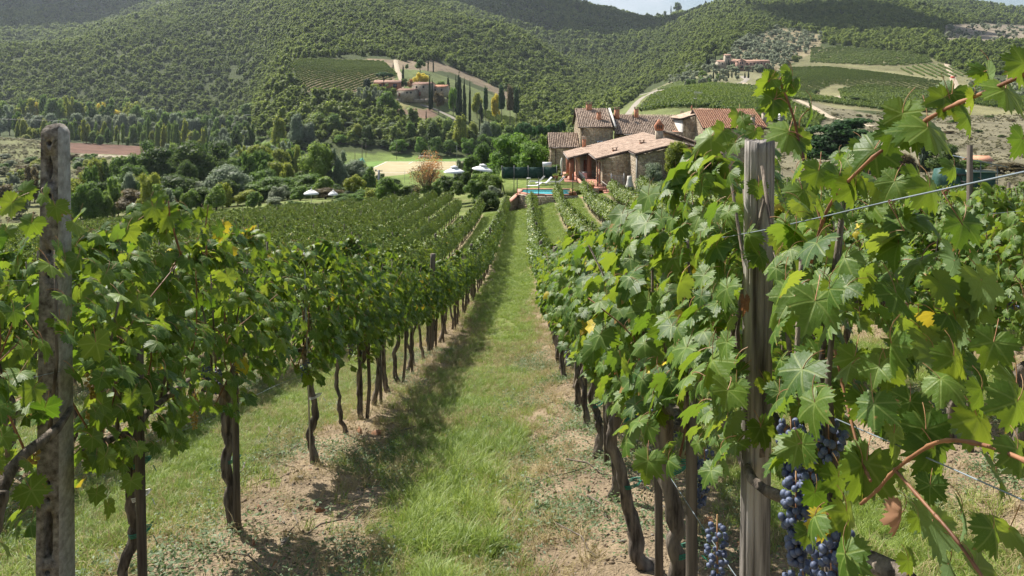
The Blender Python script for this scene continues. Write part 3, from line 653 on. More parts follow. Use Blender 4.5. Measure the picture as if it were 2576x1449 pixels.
def window(parent, x0, x1, z0, z1, y, shut=None, fm=None):
    """window in a wall facing the camera (-y) at depth y"""
    b = MB(); t = .07; d = .05
    for c, s in ((((x0 + x1) / 2, y, z0), (x1 - x0 + t, .12, t)), (((x0 + x1) / 2, y, z1), (x1 - x0 + t, .12, t)), ((x0, y, (z0 + z1) / 2), (t, .12, z1 - z0)), ((x1, y, (z0 + z1) / 2), (t, .12, z1 - z0)), (((x0 + x1) / 2, y - .01, (z0 + z1) / 2), (t * .7, .08, z1 - z0))):
        b.box((c[0], c[1] - .03, c[2]), s)
    f = b.build('window', fm or DARK, parent); g = MB(); g.box(((x0 + x1) / 2, y - .006, (z0 + z1) / 2), (x1 - x0 - .02, .03, z1 - z0 - .02)); g.build('pane', GLASS, f)

LZ = -10.5                                             # level of the lawn behind the pool
# tall block
T_ = empty('stone_farmhouse', (10.5, 118, LZ), 'tall two storey block of the stone farmhouse with old tiled roof', 'house')
def P(o, *p): return np.array(p) - np.array(o.location)
class Loc:
    """builds in world coordinates under a thing whose Empty is not at the origin"""
    def __init__(s, o): s.o = o; s.k = []
    def done(s):
        off = Vector(s.o.location)
        for c in s.o.children:
            c.location = c.location - off
def finish(o):
    off = Vector(o.location)
    for c in o.children: c.location = c.location - off
x0, x1, yf, yb = 8.15, 13.0, 118.0, 133.0; ze = -4.0; zr = -1.5; ym = 126.0
wall(T_, (x0, yf), (x1, yf), LZ - 1, ze, ze, (0, -1), seed=1)
wall(T_, (x0, yb), (x0, yf), LZ - 1, ze, ze, (-1, 0), seed=2, apex=(.5, zr - .1))
wall(T_, (x1, yf), (x1, yb), LZ - 1, ze, ze, (1, 0), seed=3, apex=(.5, zr - .1), st=False)
roof(T_, [(x0 - .35, yf - .5, ze - .12), (x1 + .2, yf - .5, ze - .12), (x1 + .2, ym, zr), (x0 - .35, ym, zr)], seed=4)
roof(T_, [(x0 - .35, yb + .5, ze - .12), (x1 + .2, yb + .5, ze - .12), (x1 + .2, ym, zr), (x0 - .35, ym, zr)], tiles=False)
g = MB(); g.tube([(x0 - .3, yf - .6, ze - .14), (x1 + .1, yf - .6, ze - .14)], .07, 6); g.tube([(x0 + .35, yf - .1, ze - .2), (x0 + .35, yf - .1, LZ)], .05, 6); g.build('gutter', GUT, T_)
v = MB(); v.hexa(np.array([(x1 + .15, yf - .5, ze - .2), (x1 + .45, yf - .5, ze - .2), (x1 + .45, ym, zr - .1), (x1 + .15, ym, zr - .1), (x1 + .15, yf - .5, ze + .12), (x1 + .45, yf - .5, ze + .12), (x1 + .45, ym, zr + .16), (x1 + .15, ym, zr + .16)])); v.build('verge', PLAST, T_)
chimney(T_, 10.0, 125.3, -2.2, -.75, .85, [mat('orange_render', (.5, .22, .12), (.6, .29, .17))]); ORG = bpy.data.materials['orange_render']
chimney(T_, 11.15, 120.6, -3.8, -1.95, .62, [ORG])
for q in range(2):
    b = MB(); b.box((x0 - .02, 121.5 + q * 3.2, -6.6), (.1, .9, 1.5)); b.build('window', DARK, T_)
finish(T_)
# air conditioners on the wall
for i, xx in enumerate((11.05, 12.1)):
    o = empty('air_conditioner', (xx, yf - .28, -6.45), ['left one of two white air conditioning units on the farmhouse stone wall', 'right one of two white air conditioning units on the farmhouse stone wall'][i], 'air conditioner', 'air conditioners on the stone wall')
    b = MB(); b.box((0, 0, 0), (.86, .34, .62)); b.build('casing', WHITE, o)
    b = MB(); b.tube([(-.1, -.17, 0), (-.1, -.2, 0)], .25, 14); b.build('fan_grille', DMETAL, o)
    b = MB(); b.box((0, .05, -.36), (.7, .45, .05)); b.build('bracket', GMETAL, o)
# low left block
T_ = empty('stone_annexe', (5.9, 119, LZ), 'low stone annexe with tiled roof left of the tall farmhouse block', 'house')
wall(T_, (3.75, 119), (8.1, 119), LZ - 1.2, -7.1, -7.1, (0, -1), seed=11)
wall(T_, (3.75, 129), (3.75, 119), LZ - 1.2, -7.1, -7.1, (-1, 0), seed=12, apex=(.5, -5.35))
wall(T_, (3.75, 128.6), (8.1, 128.6), LZ - 1.2, -7.1, -7.1, (0, 1), st=False)
roof(T_, [(3.45, 118.5, -7.2), (8.14, 118.5, -7.2), (8.14, 124, -5.25), (3.45, 124, -5.25)], seed=13)
roof(T_, [(3.45, 129.5, -7.2), (8.14, 129.5, -7.2), (8.14, 124, -5.25), (3.45, 124, -5.25)], tiles=False)
g = MB(); g.tube([(3.45, 118.42, -7.25), (8.1, 118.42, -7.25)], .07, 6); g.tube([(4.5, 118.9, -7.3), (4.5, 118.9, LZ)], .05, 6); g.build('gutter', GUT, T_)
finish(T_)
# long middle block
T_ = empty('stone_farmhouse', (18.8, 119, LZ), 'long middle block of the farmhouse with chimneys along its old tiled roof', 'house')
wall(T_, (13.3, 119), (24.2, 119), LZ - 1, -5.05, -5.05, (0, -1), seed=21)
wall(T_, (24.2, 119), (24.2, 133), LZ - 1, -5.05, -5.05, (1, 0), seed=22, apex=(.5, -2.6), st=False)
roof(T_, [(13.4, 118.4, -5.15), (24.5, 118.4, -5.3), (24.0, 126, -2.75), (13.4, 126, -2.4)], seed=23)
roof(T_, [(13.4, 133.6, -5.15), (24.5, 133.6, -5.3), (24.0, 126, -2.75), (13.4, 126, -2.4)], tiles=False)
g = MB(); g.tube([(13.4, 118.3, -5.25), (24.4, 118.3, -5.4)], .07, 6); g.tube([(13.9, 118.9, -5.3), (13.9, 118.9, LZ)], .05, 6); g.build('gutter', GUT, T_)
chimney(T_, 14.3, 124.3, -3.2, -1.55, .72, [ORG]); chimney(T_, 17.4, 124.8, -3.1, -1.5, .62, [ORG]); chimney(T_, 25.1, 127.5, -2.9, -2.2, .4, [BRICK])
finish(T_)
# small gable block with the white flank
T_ = empty('stone_farmhouse', (25.7, 116, LZ), 'small stone block of the farmhouse in front of the red tiled roof', 'house')
wall(T_, (23.0, 116), (27.0, 116), LZ - 1, -2.95, -1.75, (0, -1), seed=31)
wall(T_, (23.0, 124), (23.0, 116), LZ - 1, -2.95, -2.95, (-1, 0), mats=[PLAST], st=False)
roof(T_, [(22.6, 124, -2.85), (22.6, 115.6, -2.85), (27.2, 115.6, -1.5), (27.2, 124, -1.5)], seed=33)
b = MB(); b.box((25.4, 115.93, -8.7), (1.6, .1, 1.3)); b.build('shutter', GREENSH, T_)
finish(T_)
# red roofed block on the right
T_ = empty('stone_farmhouse', (28.5, 111, LZ), 'right block of the farmhouse under a newer bright red tiled roof', 'house')
wall(T_, (24.8, 110), (33.0, 110), LZ - 1, -3.95, -3.95, (0, -1), seed=41)
wall(T_, (24.8, 122), (24.8, 110), LZ - 1, -3.95, -3.95, (-1, 0), seed=42, apex=(.5, -1.7))
roof(T_, [(24.4, 109.2, -4.0), (33.6, 109.2, -4.0), (32.4, 116, -1.6), (24.4, 116, -1.45)], seed=43, tm=TILER, pitch=.3)
roof(T_, [(24.4, 122.8, -4.0), (33.6, 122.8, -4.0), (32.4, 116, -1.6), (24.4, 116, -1.45)], tiles=False)
chimney(T_, 31.6, 110.5, -3.9, -2.45, .5, [STW[0]]); chimney(T_, 34.0, 113, -4.2, -1.9, .7, [STW[0]]); finish(T_)
b = MB()
for k in range(4): b.cyl((36.3 , 113, -3.3 + k * .3), .42, .2, 14)
b.cyl((36.3, 113, -6.0), .33, 4.0, 12); b.build('flue_pipe', GMETAL, None, label='banded metal flue pipe rising behind the vine shoot', cat='chimney pipe')

# porch wing: one slope falling to the left, stepped verges
T_ = empty('porch_wing', (10.5, 100, LZ), 'low stone wing with brick porch and wide sloping tiled roof by the lawn', 'house')
s_ = .245
def zr_(x): return -7.55 + (x - 5.5) * s_
XR = 16.8
for i, (xa, xb, ya, yb2) in enumerate([(5.5, 8.2, 102, 113.5), (8.2, 12.07, 92, 113.5), (12.07, XR, 86.8, 113.5)]):
    roof(T_, [(xa - .05, yb2, zr_(xa)), (xa - .05, ya - .3, zr_(xa)), (xb, ya - .3, zr_(xb)), (xb, yb2, zr_(xb))], seed=50 + i, thick=.16, tm=TILEP)
roof(T_, [(21.5, 86.5, zr_(XR) - 1.15), (21.5, 113.5, zr_(XR) - 1.15), (XR, 113.5, zr_(XR)), (XR, 86.5, zr_(XR))], seed=54)
ln = MB(); ln.box((5.42, 107.6, -7.68), (.05, 12, .16)); ln.box((8.12, 97, zr_(8.15) - .12), (.05, 10, .14)); ln.box((11.98, 89.3, zr_(12.0) - .12), (.05, 5, .14)); ln.build('fascia', WHITE, T_)
g = MB()
for (xx, ya, yb2) in ((5.36, 101.8, 113.5), (8.05, 91.8, 102), (11.92, 86.6, 92)):
    g.tube([(xx, ya, zr_(xx) - .05), (xx, yb2, zr_(xx) - .05)], .06, 6)
for (xx, yy) in ((8.35, 91.82), (12.2, 86.6), (6.55, 101.7)): g.tube([(xx - .3, yy, zr_(xx) - .1), (xx, yy, zr_(xx) - .6), (xx, yy, LZ + .1)], .05, 6)
g.build('gutter', GUT, T_)
for (cx, cy, w) in ((5.95, 102.4, .62), (5.85, 108.6, .62), (8.2, 102.3, .55)):      # brick piers of the porch
    b = MB(); zt = zr_(cx) - .2; b.box((cx, cy, (LZ - .4 + zt) / 2), (w, .6, zt - LZ + .4)); b.build('pier', BRICK, T_)
wall(T_, (8.9, 92), (12.07, 92), LZ - 1, zr_(8.9) - .2, zr_(12.07) - .2, (0, -1), seed=61)
wall(T_, (12.3, 87), (18.0, 87), LZ - 1.2, zr_(12.3) - .2, zr_(XR) - .45, (0, -1), seed=62, apex=(.79, zr_(XR) - .2))
wall(T_, (12.07, 92), (12.07, 87), LZ - 1, zr_(12.07) - .25, zr_(12.07) - .25, (-1, 0), mats=[PLAST], seed=63)
wall(T_, (8.9, 100), (8.9, 92), LZ - .6, zr_(8.9) - .25, zr_(8.9) - .25, (-1, 0), seed=64)
wall(T_, (7.1, 113), (7.1, 103), LZ - .6, zr_(7.1) - .25, zr_(7.1) - .25, (-1, 0), seed=65)
wall(T_, (7.1, 103.5), (9.3, 103.5), LZ - .6, zr_(7.1) - .25, zr_(9.2) - .25, (0, -1), seed=66)
wall(T_, (8.9, 99.6), (10.8, 99.6), LZ - .6, zr_(8.9) - .25, zr_(10.8) - .25, (0, -1), seed=67)
for (xa, yy, w, h) in ((8.88, 94.6, 1.1, 2.5), (8.88, 97.8, 1.0, 2.4)):
    b = MB(); b.box((xa - .06, yy, LZ + .5 + h / 2), (.08, w, h)); d_ = b.build('door', WOODR, T_)
    b = MB(); b.box((xa - .13, yy - w * .35, LZ + 1.5), (.04, .05, .14)); b.build('handle', DMETAL, d_)
b = MB(); b.box((8.0, 103.42, LZ + 1.55), (.9, .08, 2.1)); b.build('door', WOODR, T_)
b = MB(); b.box((6.6, 107.5, LZ - .05), (3.2, 13, .3)); b.box((8.3, 97, LZ + .3), (3.4, 10.5, .35)); b.box((8.2, 91.2, LZ + .25), (1.9, 1.5, .3)); b.box((10.9, 90.9, LZ + .05), (4.2, 2, .28)); b.box((15, 86.0, LZ - .1), (6.2, 1.8, .25)); b.box((9.75, 89.6, LZ - .08), (1.8, .9, .22)); b.build('terrace', TERRA, T_)
for (cx, cy, zt) in ((10.65, 95, -6.05), (14.05, 96, -5.2)): chimney(T_, cx, cy, zr_(cx) - .2, zt, .55)
chimney(T_, 8.25, 112, zr_(8.25) - .2, -5.6, .5, [ORG])
c_ = MB(); c_.box((16.3, 97, -4.6), (.85, .75, 1.6), m=0); c_.prism([(15.85, 96.6, -3.8), (16.75, 96.6, -3.8), (16.85, 96.6, -3.2), (16.3, 96.6, -2.4), (15.75, 96.6, -3.2)], np.zeros(3), np.array([0, .8, 0]), m=1)
for dx in (-.22, .02, .26): c_.box((16.3 + dx - .02, 96.56, -3.35), (.12, .05, .45), m=2)
c_.build('chimney', [STW[0], BRICK, DARK], T_)
wall(T_, (17.1, 99), (19.6, 99), -6.6, -3.9, -4.1, (0, -1), seed=71, name='wall')
wall(T_, (19.6, 99), (19.6, 104), -6.6, -4.1, -4.1, (1, 0), mats=[BRICK], st=False)
roof(T_, [(16.8, 98.7, -3.75), (23.6, 97.5, -6.3), (23.6, 104, -6.2), (16.8, 104, -3.6)], tiles=True, seed=72, thick=.2)
finish(T_)
b = MB(); b.box((8.62, 91.5, LZ + 2.25), (.02, .18, .02)); b.cyl((8.55, 91.35, LZ + 2.0), .07, .24, 8); b.build('wall_lantern', DMETAL, None, label='small dark lantern on the corner of the porch wing', cat='lantern')

# far behind: shed and house on the right
for (X, Y, D, w, dd, h, lab) in ((2462, 404, 160, 3.6, 3, 2.2, 'tiny red tiled roof behind bushes above the open shed'),):
    p = pt(X, Y, D); o = empty('small_house', (p[0], p[1], p[2] - h), lab, 'house')
    b = MB(); b.box((0, 0, h / 2 - .5), (w, dd, h + 1)); b.build('wall', PLAST, o)
    r = MB(); r.prism([(-w / 2 - .3, -dd / 2 - .3, h), (w / 2 + .3, -dd / 2 - .3, h), (w / 2 + .3, 0, h + .9), (-w / 2 - .3, 0, h + .9)], np.zeros(3), np.array([0, 0, .12])); r.prism([(-w / 2 - .3, dd / 2 + .3, h), (w / 2 + .3, dd / 2 + .3, h), (w / 2 + .3, 0, h + .9), (-w / 2 - .3, 0, h + .9)], np.zeros(3), np.array([0, 0, .12])); r.build('roof', TILER, o)

# ---- antennas
def mast(X, Y0, Y1, D, lab, kind):
    p = pt(X, Y1, D); q = pt(X, Y0, D); o = empty('tv_antenna', p, lab, 'antenna'); L = q[2] - p[2]
    b = MB(); b.cyl((0, 0, 0), .025, L, 6); b.build('mast', GMETAL, o)
    b = MB(); c = mat('antenna_' + kind, *(((.55, .5, .2), (.65, .6, .3)) if kind == 'yellow' else ((.45, .47, .5), (.6, .6, .62))), rough=.4)
    b.box((.35, 0, L * .93), (1.4, .03, .03))
    for k in range(7): b.box((-.2 + k * .18, 0, L * .93), (.02, .05, .55 - .05 * k), rx=.1)
    for k in range(4): b.box((.1 + k * .2, 0, L * .93), (.02, .7 - k * .08, .02))
    b.build('boom', c, o)
    if kind == 'grey':
        b = MB(); b.cyl((-.12, -.05, L * .6), .22, .05, 12); b.build('dish', WHITE, o)
mast(1615, 252, 291, 125, 'yellow television antenna rising behind the long farmhouse roof', 'yellow')
mast(1751, 230, 276, 119, 'tall grey aerial mast beside the red tiled roof', 'grey')
for (X, Y, D, r_, lab) in ((1740, 272, 118.5, .5, 'rust red satellite dish at the foot of the grey mast'), (1592.5, 294, 123, .45, 'dark satellite dish between two orange chimneys')):
    p = pt(X, Y, D); o = empty('satellite_dish', p, lab, 'satellite dish')
    b = MB(); th = np.linspace(0, 2 * math.pi, 13)[:-1]
    V = [[0, .12, 0]] + [[r_ * .5 * math.cos(a), .08, r_ * .5 * math.sin(a)] for a in th] + [[r_ * math.cos(a), -.03, r_ * math.sin(a)] for a in th]
    b.add(np.array(V), [[1 + i, 1 + (i + 1) % 12, 13 + (i + 1) % 12, 13 + i] for i in range(12)], [[0, 1 + (i + 1) % 12, 1 + i] for i in range(12)]); ob = b.build('reflector', BRICK if X > 1700 else DMETAL, o, rot=(0, 0, 1.2), smooth=True)
    b = MB(); b.tube([(0, .1, 0), (.05, .15, -.4), (.05, .15, -.9)], .03, 6); b.build('pole', DMETAL, o)

# ---- lawn terrace, pool, retaining walls
def sheet(name, pts, z, mt, **k):
    P_ = np.array([[x, y, z] for x, y in pts], float); b = MB(); b.prism(P_, np.zeros(3), np.array([0, 0, -.9])); return b.build(name, mt, None, **k)
LAWN = mat('lawn', (.085, .135, .03), (.20, .235, .075), scale=1.6, detail=8, rough=1, bump=.03, bscale=30, spec=.05)
sheet('lawn', [(-2.5, 95), (-.9, 91.9), (5.6, 92.0), (8.8, 90.5), (9.3, 92), (5.6, 103), (5.2, 118), (-3.6, 118), (-3.6, 104), (-2.9, 99)], LZ, LAWN, kind='structure')
PW = empty('swimming_pool', (2.6, 89.5, LZ), 'turquoise swimming pool with terracotta edging and stone retaining wall', 'pool')
wmt, t, N, Lk = nodes('pool_water'); o_ = N('ShaderNodeOutputMaterial'); b_ = N('ShaderNodeBsdfPrincipled', inp={'Base Color': (.05, .36, .40, 1), 'Roughness': .08, 'Specular IOR Level': .5})
wn = N('ShaderNodeTexNoise', inp={'Scale': 2.2, 'Detail': 3.}); bpn = N('ShaderNodeBump', inp={'Strength': .5, 'Distance': .03}); Lk(wn.outputs['Fac'], bpn.inputs['Height']); Lk(bpn.outputs[0], b_.inputs['Normal']); Lk(b_.outputs[0], o_.inputs['Surface'])
b = MB(); b.prism([(-.35, 88.2, -10.42), (.9, 86.7, -10.42), (5.1, 86.7, -10.42), (5.1, 91.6, -10.42), (-.5, 91.6, -10.42)], np.zeros(3), np.array([0, 0, -.12])); b.build('water', wmt, PW)
b = MB()
for pl in ([(-.6, 88.1), (.7, 86.1), (2.1, 86.1), (2.1, 86.9), (.9, 86.9), (-.2, 88.5)], [(-.9, 88.3), (-.5, 88.0), (-.3, 91.8), (-.9, 91.8)], [(2.1, 86.25), (5.6, 86.25), (5.6, 86.6), (2.1, 86.6)], [(5.1, 86.6), (5.6, 86.6), (5.6, 91.8), (5.1, 91.8)], [(-.4, 91.6), (5.4, 91.6), (5.4, 92.1), (-.4, 92.1)]):
    b.prism([(x, y, -10.32) for x, y in pl], np.zeros(3), np.array([0, 0, -.12]))
b.build('coping', TERRA, PW)
finish(PW)
rw = empty('retaining_wall', (2, 86, -11.5), 'stone retaining wall below the swimming pool and terrace', 'wall')
wall(rw, (.55, 86.05), (5.7, 86.15), -13.2, -10.46, -10.46, (0, -1), seed=81); wall(rw, (-.85, 88.1), (.55, 86.05), -13.2, -10.46, -10.46, (-.8, -.55), seed=82)
wall(rw, (5.7, 86.15), (9.2, 86.4), -13.2, -10.75, -10.75, (0, -1), seed=83); wall(rw, (-2.3, 86.0), (-.85, 88.1), -13.2, -11.6, -10.5, (.75, -.6), seed=84)
b = MB(); b.box((7.5, 86.45, -10.7), (3.5, .5, .08)); b.hexa(np.array([(-2.4, 85.9, -11.62), (-2.0, 85.9, -11.62), (-.6, 88.1, -10.5), (-1.0, 88.2, -10.5), (-2.4, 85.9, -11.52), (-2.0, 85.9, -11.52), (-.6, 88.1, -10.4), (-1.0, 88.2, -10.4)])); b.build('coping', TERRA, rw)
finish(rw)
fw = empty('stone_planter', (7.2, 91, LZ), 'low stone wall holding the flower box beside the porch steps', 'planter')
wall(fw, (6.9, 90.2), (8.3, 90.2), LZ - .6, LZ + .38, LZ + .38, (0, -1), seed=85); wall(fw, (6.7, 96), (6.9, 90.2), LZ - .6, LZ + .4, LZ + .4, (-1, 0), seed=86); finish(fw)

def railing(pts, h, lab, z):
    o = empty('railing', (pts[0][0], pts[0][1], z), lab, 'railing'); b = MB(); c = MB()
    for (xa, ya), (xb, yb_) in zip(pts[:-1], pts[1:]):
        b.tube([(xa - pts[0][0], ya - pts[0][1], h), (xb - pts[0][0], yb_ - pts[0][1], h)], .035, 5); b.tube([(xa - pts[0][0], ya - pts[0][1], .1), (xb - pts[0][0], yb_ - pts[0][1], .1)], .025, 5)
        L = math.hypot(xb - xa, yb_ - ya); n = int(L / .16)
        for k in range(n + 1): c.cyl((xa + (xb - xa) * k / n - pts[0][0], ya + (yb_ - ya) * k / n - pts[0][1], .1), .016, h - .1, 5)
    b.build('rail', DMETAL, o); c.build('baluster', DMETAL, o, kind='stuff')
railing([(6.75, 101), (6.9, 92)], 1.0, 'dark metal railing along the left edge of the porch terrace', LZ + .45)
railing([(9.0, 97.5), (8.2, 91)], 1.0, 'dark metal railing beside the steps up to the porch', LZ + .45)
railing([(6.9, 99), (8.9, 99)], 1.0, 'dark metal railing across the back of the porch', LZ + .45)
o = empty('garden_chair', (7.3, 98, LZ + .48), 'dark garden chair on the porch with pink towel', 'chair')
b = MB(); b.box((0, 0, .42), (.5, .5, .05)); b.box((0, .25, .75), (.5, .05, .6), rx=-.15)
b.build('seat', DMETAL, o)
for a in (-.22, .22):
    for c in (-.22, .22): l = MB(); l.cyl((a, c, 0), .02, .42, 5); l.build('leg', DMETAL, o)
b = MB()
for k in range(6): b.box((0 + .003 * k, -.32 + .01 * (k % 2), .95 - k * .11), (.62, .03, .13))
b.build('towel', mat('pink_towel', (.55, .36, .38), (.65, .47, .48)), None, loc=(7.2, 97.6, LZ + .5), label='pale pink towel hung over the porch railing', cat='towel')

# iron gate and posts by the low wall
def posts(name, lst, mt, r, group, lab, cat):
    first = None
    for i, (X, Y0, Y1, D) in enumerate(lst):
        a = pt(X, Y1, D); q = pt(X, Y0, D)
        b = MB(); b.cyl((0, 0, -.3), r, q[2] - a[2] + .3, 7, r2=r * .9); b.build(name, mt, None, loc=a, label=lab[i], cat=cat, group=group)
ordn = ['first', 'second', 'third', 'fourth', 'fifth', 'sixth', 'seventh', 'eighth', 'ninth', 'tenth', 'eleventh', 'twelfth']
posts('fence_post', [(1293, 446, 486, 88.2), (1301, 449, 490, 87.4), (1326, 450, 486, 86.1), (1355, 446, 486, 86.1), (1398, 446, 478, 89), (1441, 438, 484, 86)], DMETAL, .045, 'pool fence posts', ['%s dark fence post from the left along the pool edge' % ordn[i] for i in range(6)], 'post')
o = empty('iron_gate', (pt(1545, 462, 88)[0], 88, LZ - .2), 'grey metal gate with thin bars in front of the stone wall', 'gate'); a = pt(1538, 470, 88)[0] - o.location.x; c = pt(1570, 470, 88)[0] - o.location.x
for q_ in (a, c): b = MB(); b.cyl((q_, 0, 0), .06, 2.5, 7); b.build('gate_post', GMETAL, o)
for q_ in (.2, 1.3, 2.3): b = MB(); b.box(((a + c) / 2, 0, q_), (c - a, .04, .05)); b.build('rail', GMETAL, o)
for k in range(8):
    b = MB(); b.cyl((a + (c - a) * (k + 1) / 9, 0, .2), .014, 2.1, 5); b.build('bar', GMETAL, o)
o = empty('log_handrail', (pt(1520, 462, 89)[0], 89, LZ), 'pale bent log handrail beside the gate steps', 'handrail')
b = MB(); b.tube([(-.1, 1.5, 1.15), (.35, .6, .85), (.6, 0, .7), (1.0, -.5, .35), (1.1, -.6, 0)], .06, 7, rough=.2); b.build('rail', M['postwood'], o, smooth=True)
b = MB(); b.cyl((.35, .6, -.2), .05, 1.0, 6); b.build('rail_post', M['stake'], o); b = MB(); b.cyl((.95, -.4, -.3), .05, .7, 6); b.build('rail_post', M['stake'], o)
# outdoor fireplace
o = empty('garden_fireplace', (*pt(1584, 460, 86.0)[:2], LZ - .3), 'pale rounded garden fireplace with arched top by the stone wall', 'fireplace')
b = MB(); b.box((0, 0, .5), (.95, .6, 1.1)); b.build('base', PLAST, o); b = MB(); b.tube([(0, 0, 1.05), (0, 0, 1.35), (0, .02, 1.7), (0, .05, 2.1), (0, .05, 2.5)], [.52, .48, .36, .27, .25], 14); b.build('hood', PLAST, o, smooth=True)
b = MB(); b.box((0, -.44, 1.25), (.5, .12, .35)); b.build('firebox', DARK, o)
# privacy fence behind the lawn
o = empty('privacy_fence', (-1.5, 104.5, LZ), 'dark green mesh fence on grey posts behind the lawn', 'fence'); GM = mat('green_mesh', (.02, .05, .04), (.03, .075, .06), rough=.9)
fx = [-3.1, -1.5, .35, 2.35, 4.1]
for i, xx in enumerate(fx):
    b = MB(); b.cyl((xx + 1.5, 0, -.3), .05, 2.1, 6); b.build('post', GMETAL, o)
    if i < 4: b = MB(); b.box(((xx + fx[i + 1]) / 2 + 1.5, .04, .82), (fx[i + 1] - xx - .08, .02, 1.55)); b.build('panel', GM, o)
# steel locker
o = empty('metal_cabinet', (2.9, 107, LZ), 'pale grey metal box on legs by the annexe wall', 'cabinet'); b = MB(); b.box((0, 0, 1.75), (1.2, .8, .55)); b.build('box', WHITE, o)
for a in (-.5, .5): b = MB(); b.cyl((a, 0, 0), .04, 1.5, 6); b.build('leg', GMETAL, o)

# parasols
def parasol(p, r, h, lab, tilt=0.0, vent=True):
    o = empty('garden_parasol', p, lab, 'parasol', 'open white parasols'); b = MB(); b.cyl((0, 0, 0), .035, h + .35, 8); b.build('pole', WHITE, o)
    b = MB(); n = 8; k = 4; V = []; Q = []; T = []
    V.append([0, 0, h + .12]); th = np.arange(n) / n * 2 * math.pi
    for j in range(1, k + 1):
        q = j / k
        for a in range(n * 2):
            an = a / (n * 2) * 2 * math.pi; sag = .06 * math.sin(q * math.pi) * (a % 2); V.append([r * q * math.cos(an) * (.95 if a % 2 else 1), r * q * math.sin(an) * (.95 if a % 2 else 1), h + .12 - .62 * q ** 1.15 - sag])
    m_ = 2 * n; T = [[0, 1 + a, 1 + (a + 1) % m_] for a in range(m_)]; Q = [[1 + j * m_ + a, 1 + j * m_ + (a + 1) % m_, 1 + (j + 1) * m_ + (a + 1) % m_, 1 + (j + 1) * m_ + a] for j in range(k - 1) for a in range(m_)]
    b0 = len(V)
    for a in range(m_): v_ = V[1 + (k - 1) * m_ + a]; V.append([v_[0], v_[1], v_[2] - .16])
    Q += [[1 + (k - 1) * m_ + a, 1 + (k - 1) * m_ + (a + 1) % m_, b0 + (a + 1) % m_, b0 + a] for a in range(m_)]
    b.add(np.array(V), Q, T); ca = b.build('canopy', CLOTHW, o, rot=(0, tilt, 0))
    if vent: b = MB(); b.tube([(0, 0, h + .05), (0, 0, h + .16), (0, 0, h + .34)], [r * .38, r * .36, .04], 10); b.build('vent', CLOTHW, ca)
    c = MB(); c.cyl((0, 0, 0), .3, .08, 12); c.build('base', DMETAL, o)
    for k in range(8):
        a = k / 8 * 2 * math.pi; b = MB(); b.tube([(0, 0, h - .05), (r * .9 * math.cos(a), r * .9 * math.sin(a), h - .47)], .014, 4); b.build('rib', WHITE, o)
p = pt(1143, 469, 112); parasol((p[0], p[1], -12.0), 1.5, 2.35, 'white parasol standing left of the garden bushes')
p = pt(1208, 450, 118); parasol((p[0], p[1], -12.6), 1.55, 2.75, 'tilted white parasol behind the flowering bush', .16)
p = pt(783, 535, 126); parasol((p[0], p[1], g1(p[0], p[1])), 1.2, 2.2, 'white parasol half hidden beyond the left vineyard', 0, False)
p = pt(838, 520, 130); parasol((p[0], p[1], g1(p[0], p[1]) - .3), .8, 1.9, 'small pale parasol peeping over the vine rows', 0, False)
o = empty('closed_parasol', (*pt(1413.5, 452, 104)[:2], LZ), 'closed cream parasol standing on the lawn near the porch', 'parasol'); b = MB(); b.cyl((0, 0, 0), .03, 2.9, 6); b.build('pole', GMETAL, o)
b = MB(); b.tube([(0, 0, .62), (0, 0, .75), (0.02, 0, .95), (0, 0, 1.5), (0, 0, 2.2), (0, 0, 2.75), (0, 0, 2.86)], [.2, .15, .11, .19, .2, .1, .03], 10, rough=.35, seed=4); b.build('canopy', mat('cream_canvas', (.62, .6, .5), (.75, .73, .62)), o)
b = MB(); b.cyl((0, 0, 0), .25, .07, 10); b.build('base', DMETAL, o)

def lounger(p, rz, lab, flat=False, dark=False):
    o = empty('sun_lounger', (p[0], p[1], LZ), lab, 'sun lounger', 'sun loungers on the lawn', rz=rz)
    pr = [(-1.0, .32), (-.6, .36), (-.2, .34), (.2, .3), (.45, .42), (.75, .72), (1.0, .98)] if not flat else [(-1., .34), (-.5, .34), (0, .34), (.25, .34), (.55, .52), (.85, .74)]
    pa = crom(np.linspace(0, 1, len(pr)), np.array([(a, 0, c) for a, c in pr]), np.linspace(0, 1, 16)); b = MB()
    for k in range(15):
        a = (pa[k] + pa[k + 1]) / 2; dd = pa[k + 1] - pa[k]; b.box(a, (np.linalg.norm(dd) * .9, .58, .02), ry=-math.atan2(dd[2], dd[0]))
    b.build('seat', DMETAL if dark else CLOTHW, o)
    for s in (-.31, .31):
        b = MB(); b.tube(pa + [0, s, 0], .03, 6); b.build('side_frame', WHITE, o)
        b = MB()
        if flat:
            b.box((-.75, s * .8, .16), (.1, .08, .34)); b.box((.45, s * .8, .16), (.1, .08, .34))
        else: b.tube(crom(np.linspace(0, 1, 4), np.array([(-1.05, s, .02), (-.85, s, .2), (-.3, s, .3), (.4, s, .02)]), np.linspace(0, 1, 9)), .03, 6); b.tube([(.1, s, .3), (.55, s, .02)], .03, 6)
        b.build('leg', WHITE, o)
q = lambda X, Y: pt(X, Y, 21000. / (Y - YH))
lounger(q(1346, 474), 0.1, 'flat white plastic sun lounger nearest the pool', True)
lounger(q(1350, 462.5), .15, 'white curved sun lounger at the far left of the lawn', dark=True)
lounger(q(1368, 466), .25, 'white curved sun lounger just behind the flat one')
lounger(q(1401, 463.5), .2, 'white curved sun lounger nearest the porch', dark=True)
b = MB(); b.box((0, 0, .38), (.5, .5, .03)); [b.cyl((a, c, 0), .02, .37, 5) for a in (-.2, .2) for c in (-.2, .2)]; b.build('side_table', WHITE, None, loc=(*q(1330, 455.5)[:2], LZ), label='small white table at the back of the lawn', cat='table')

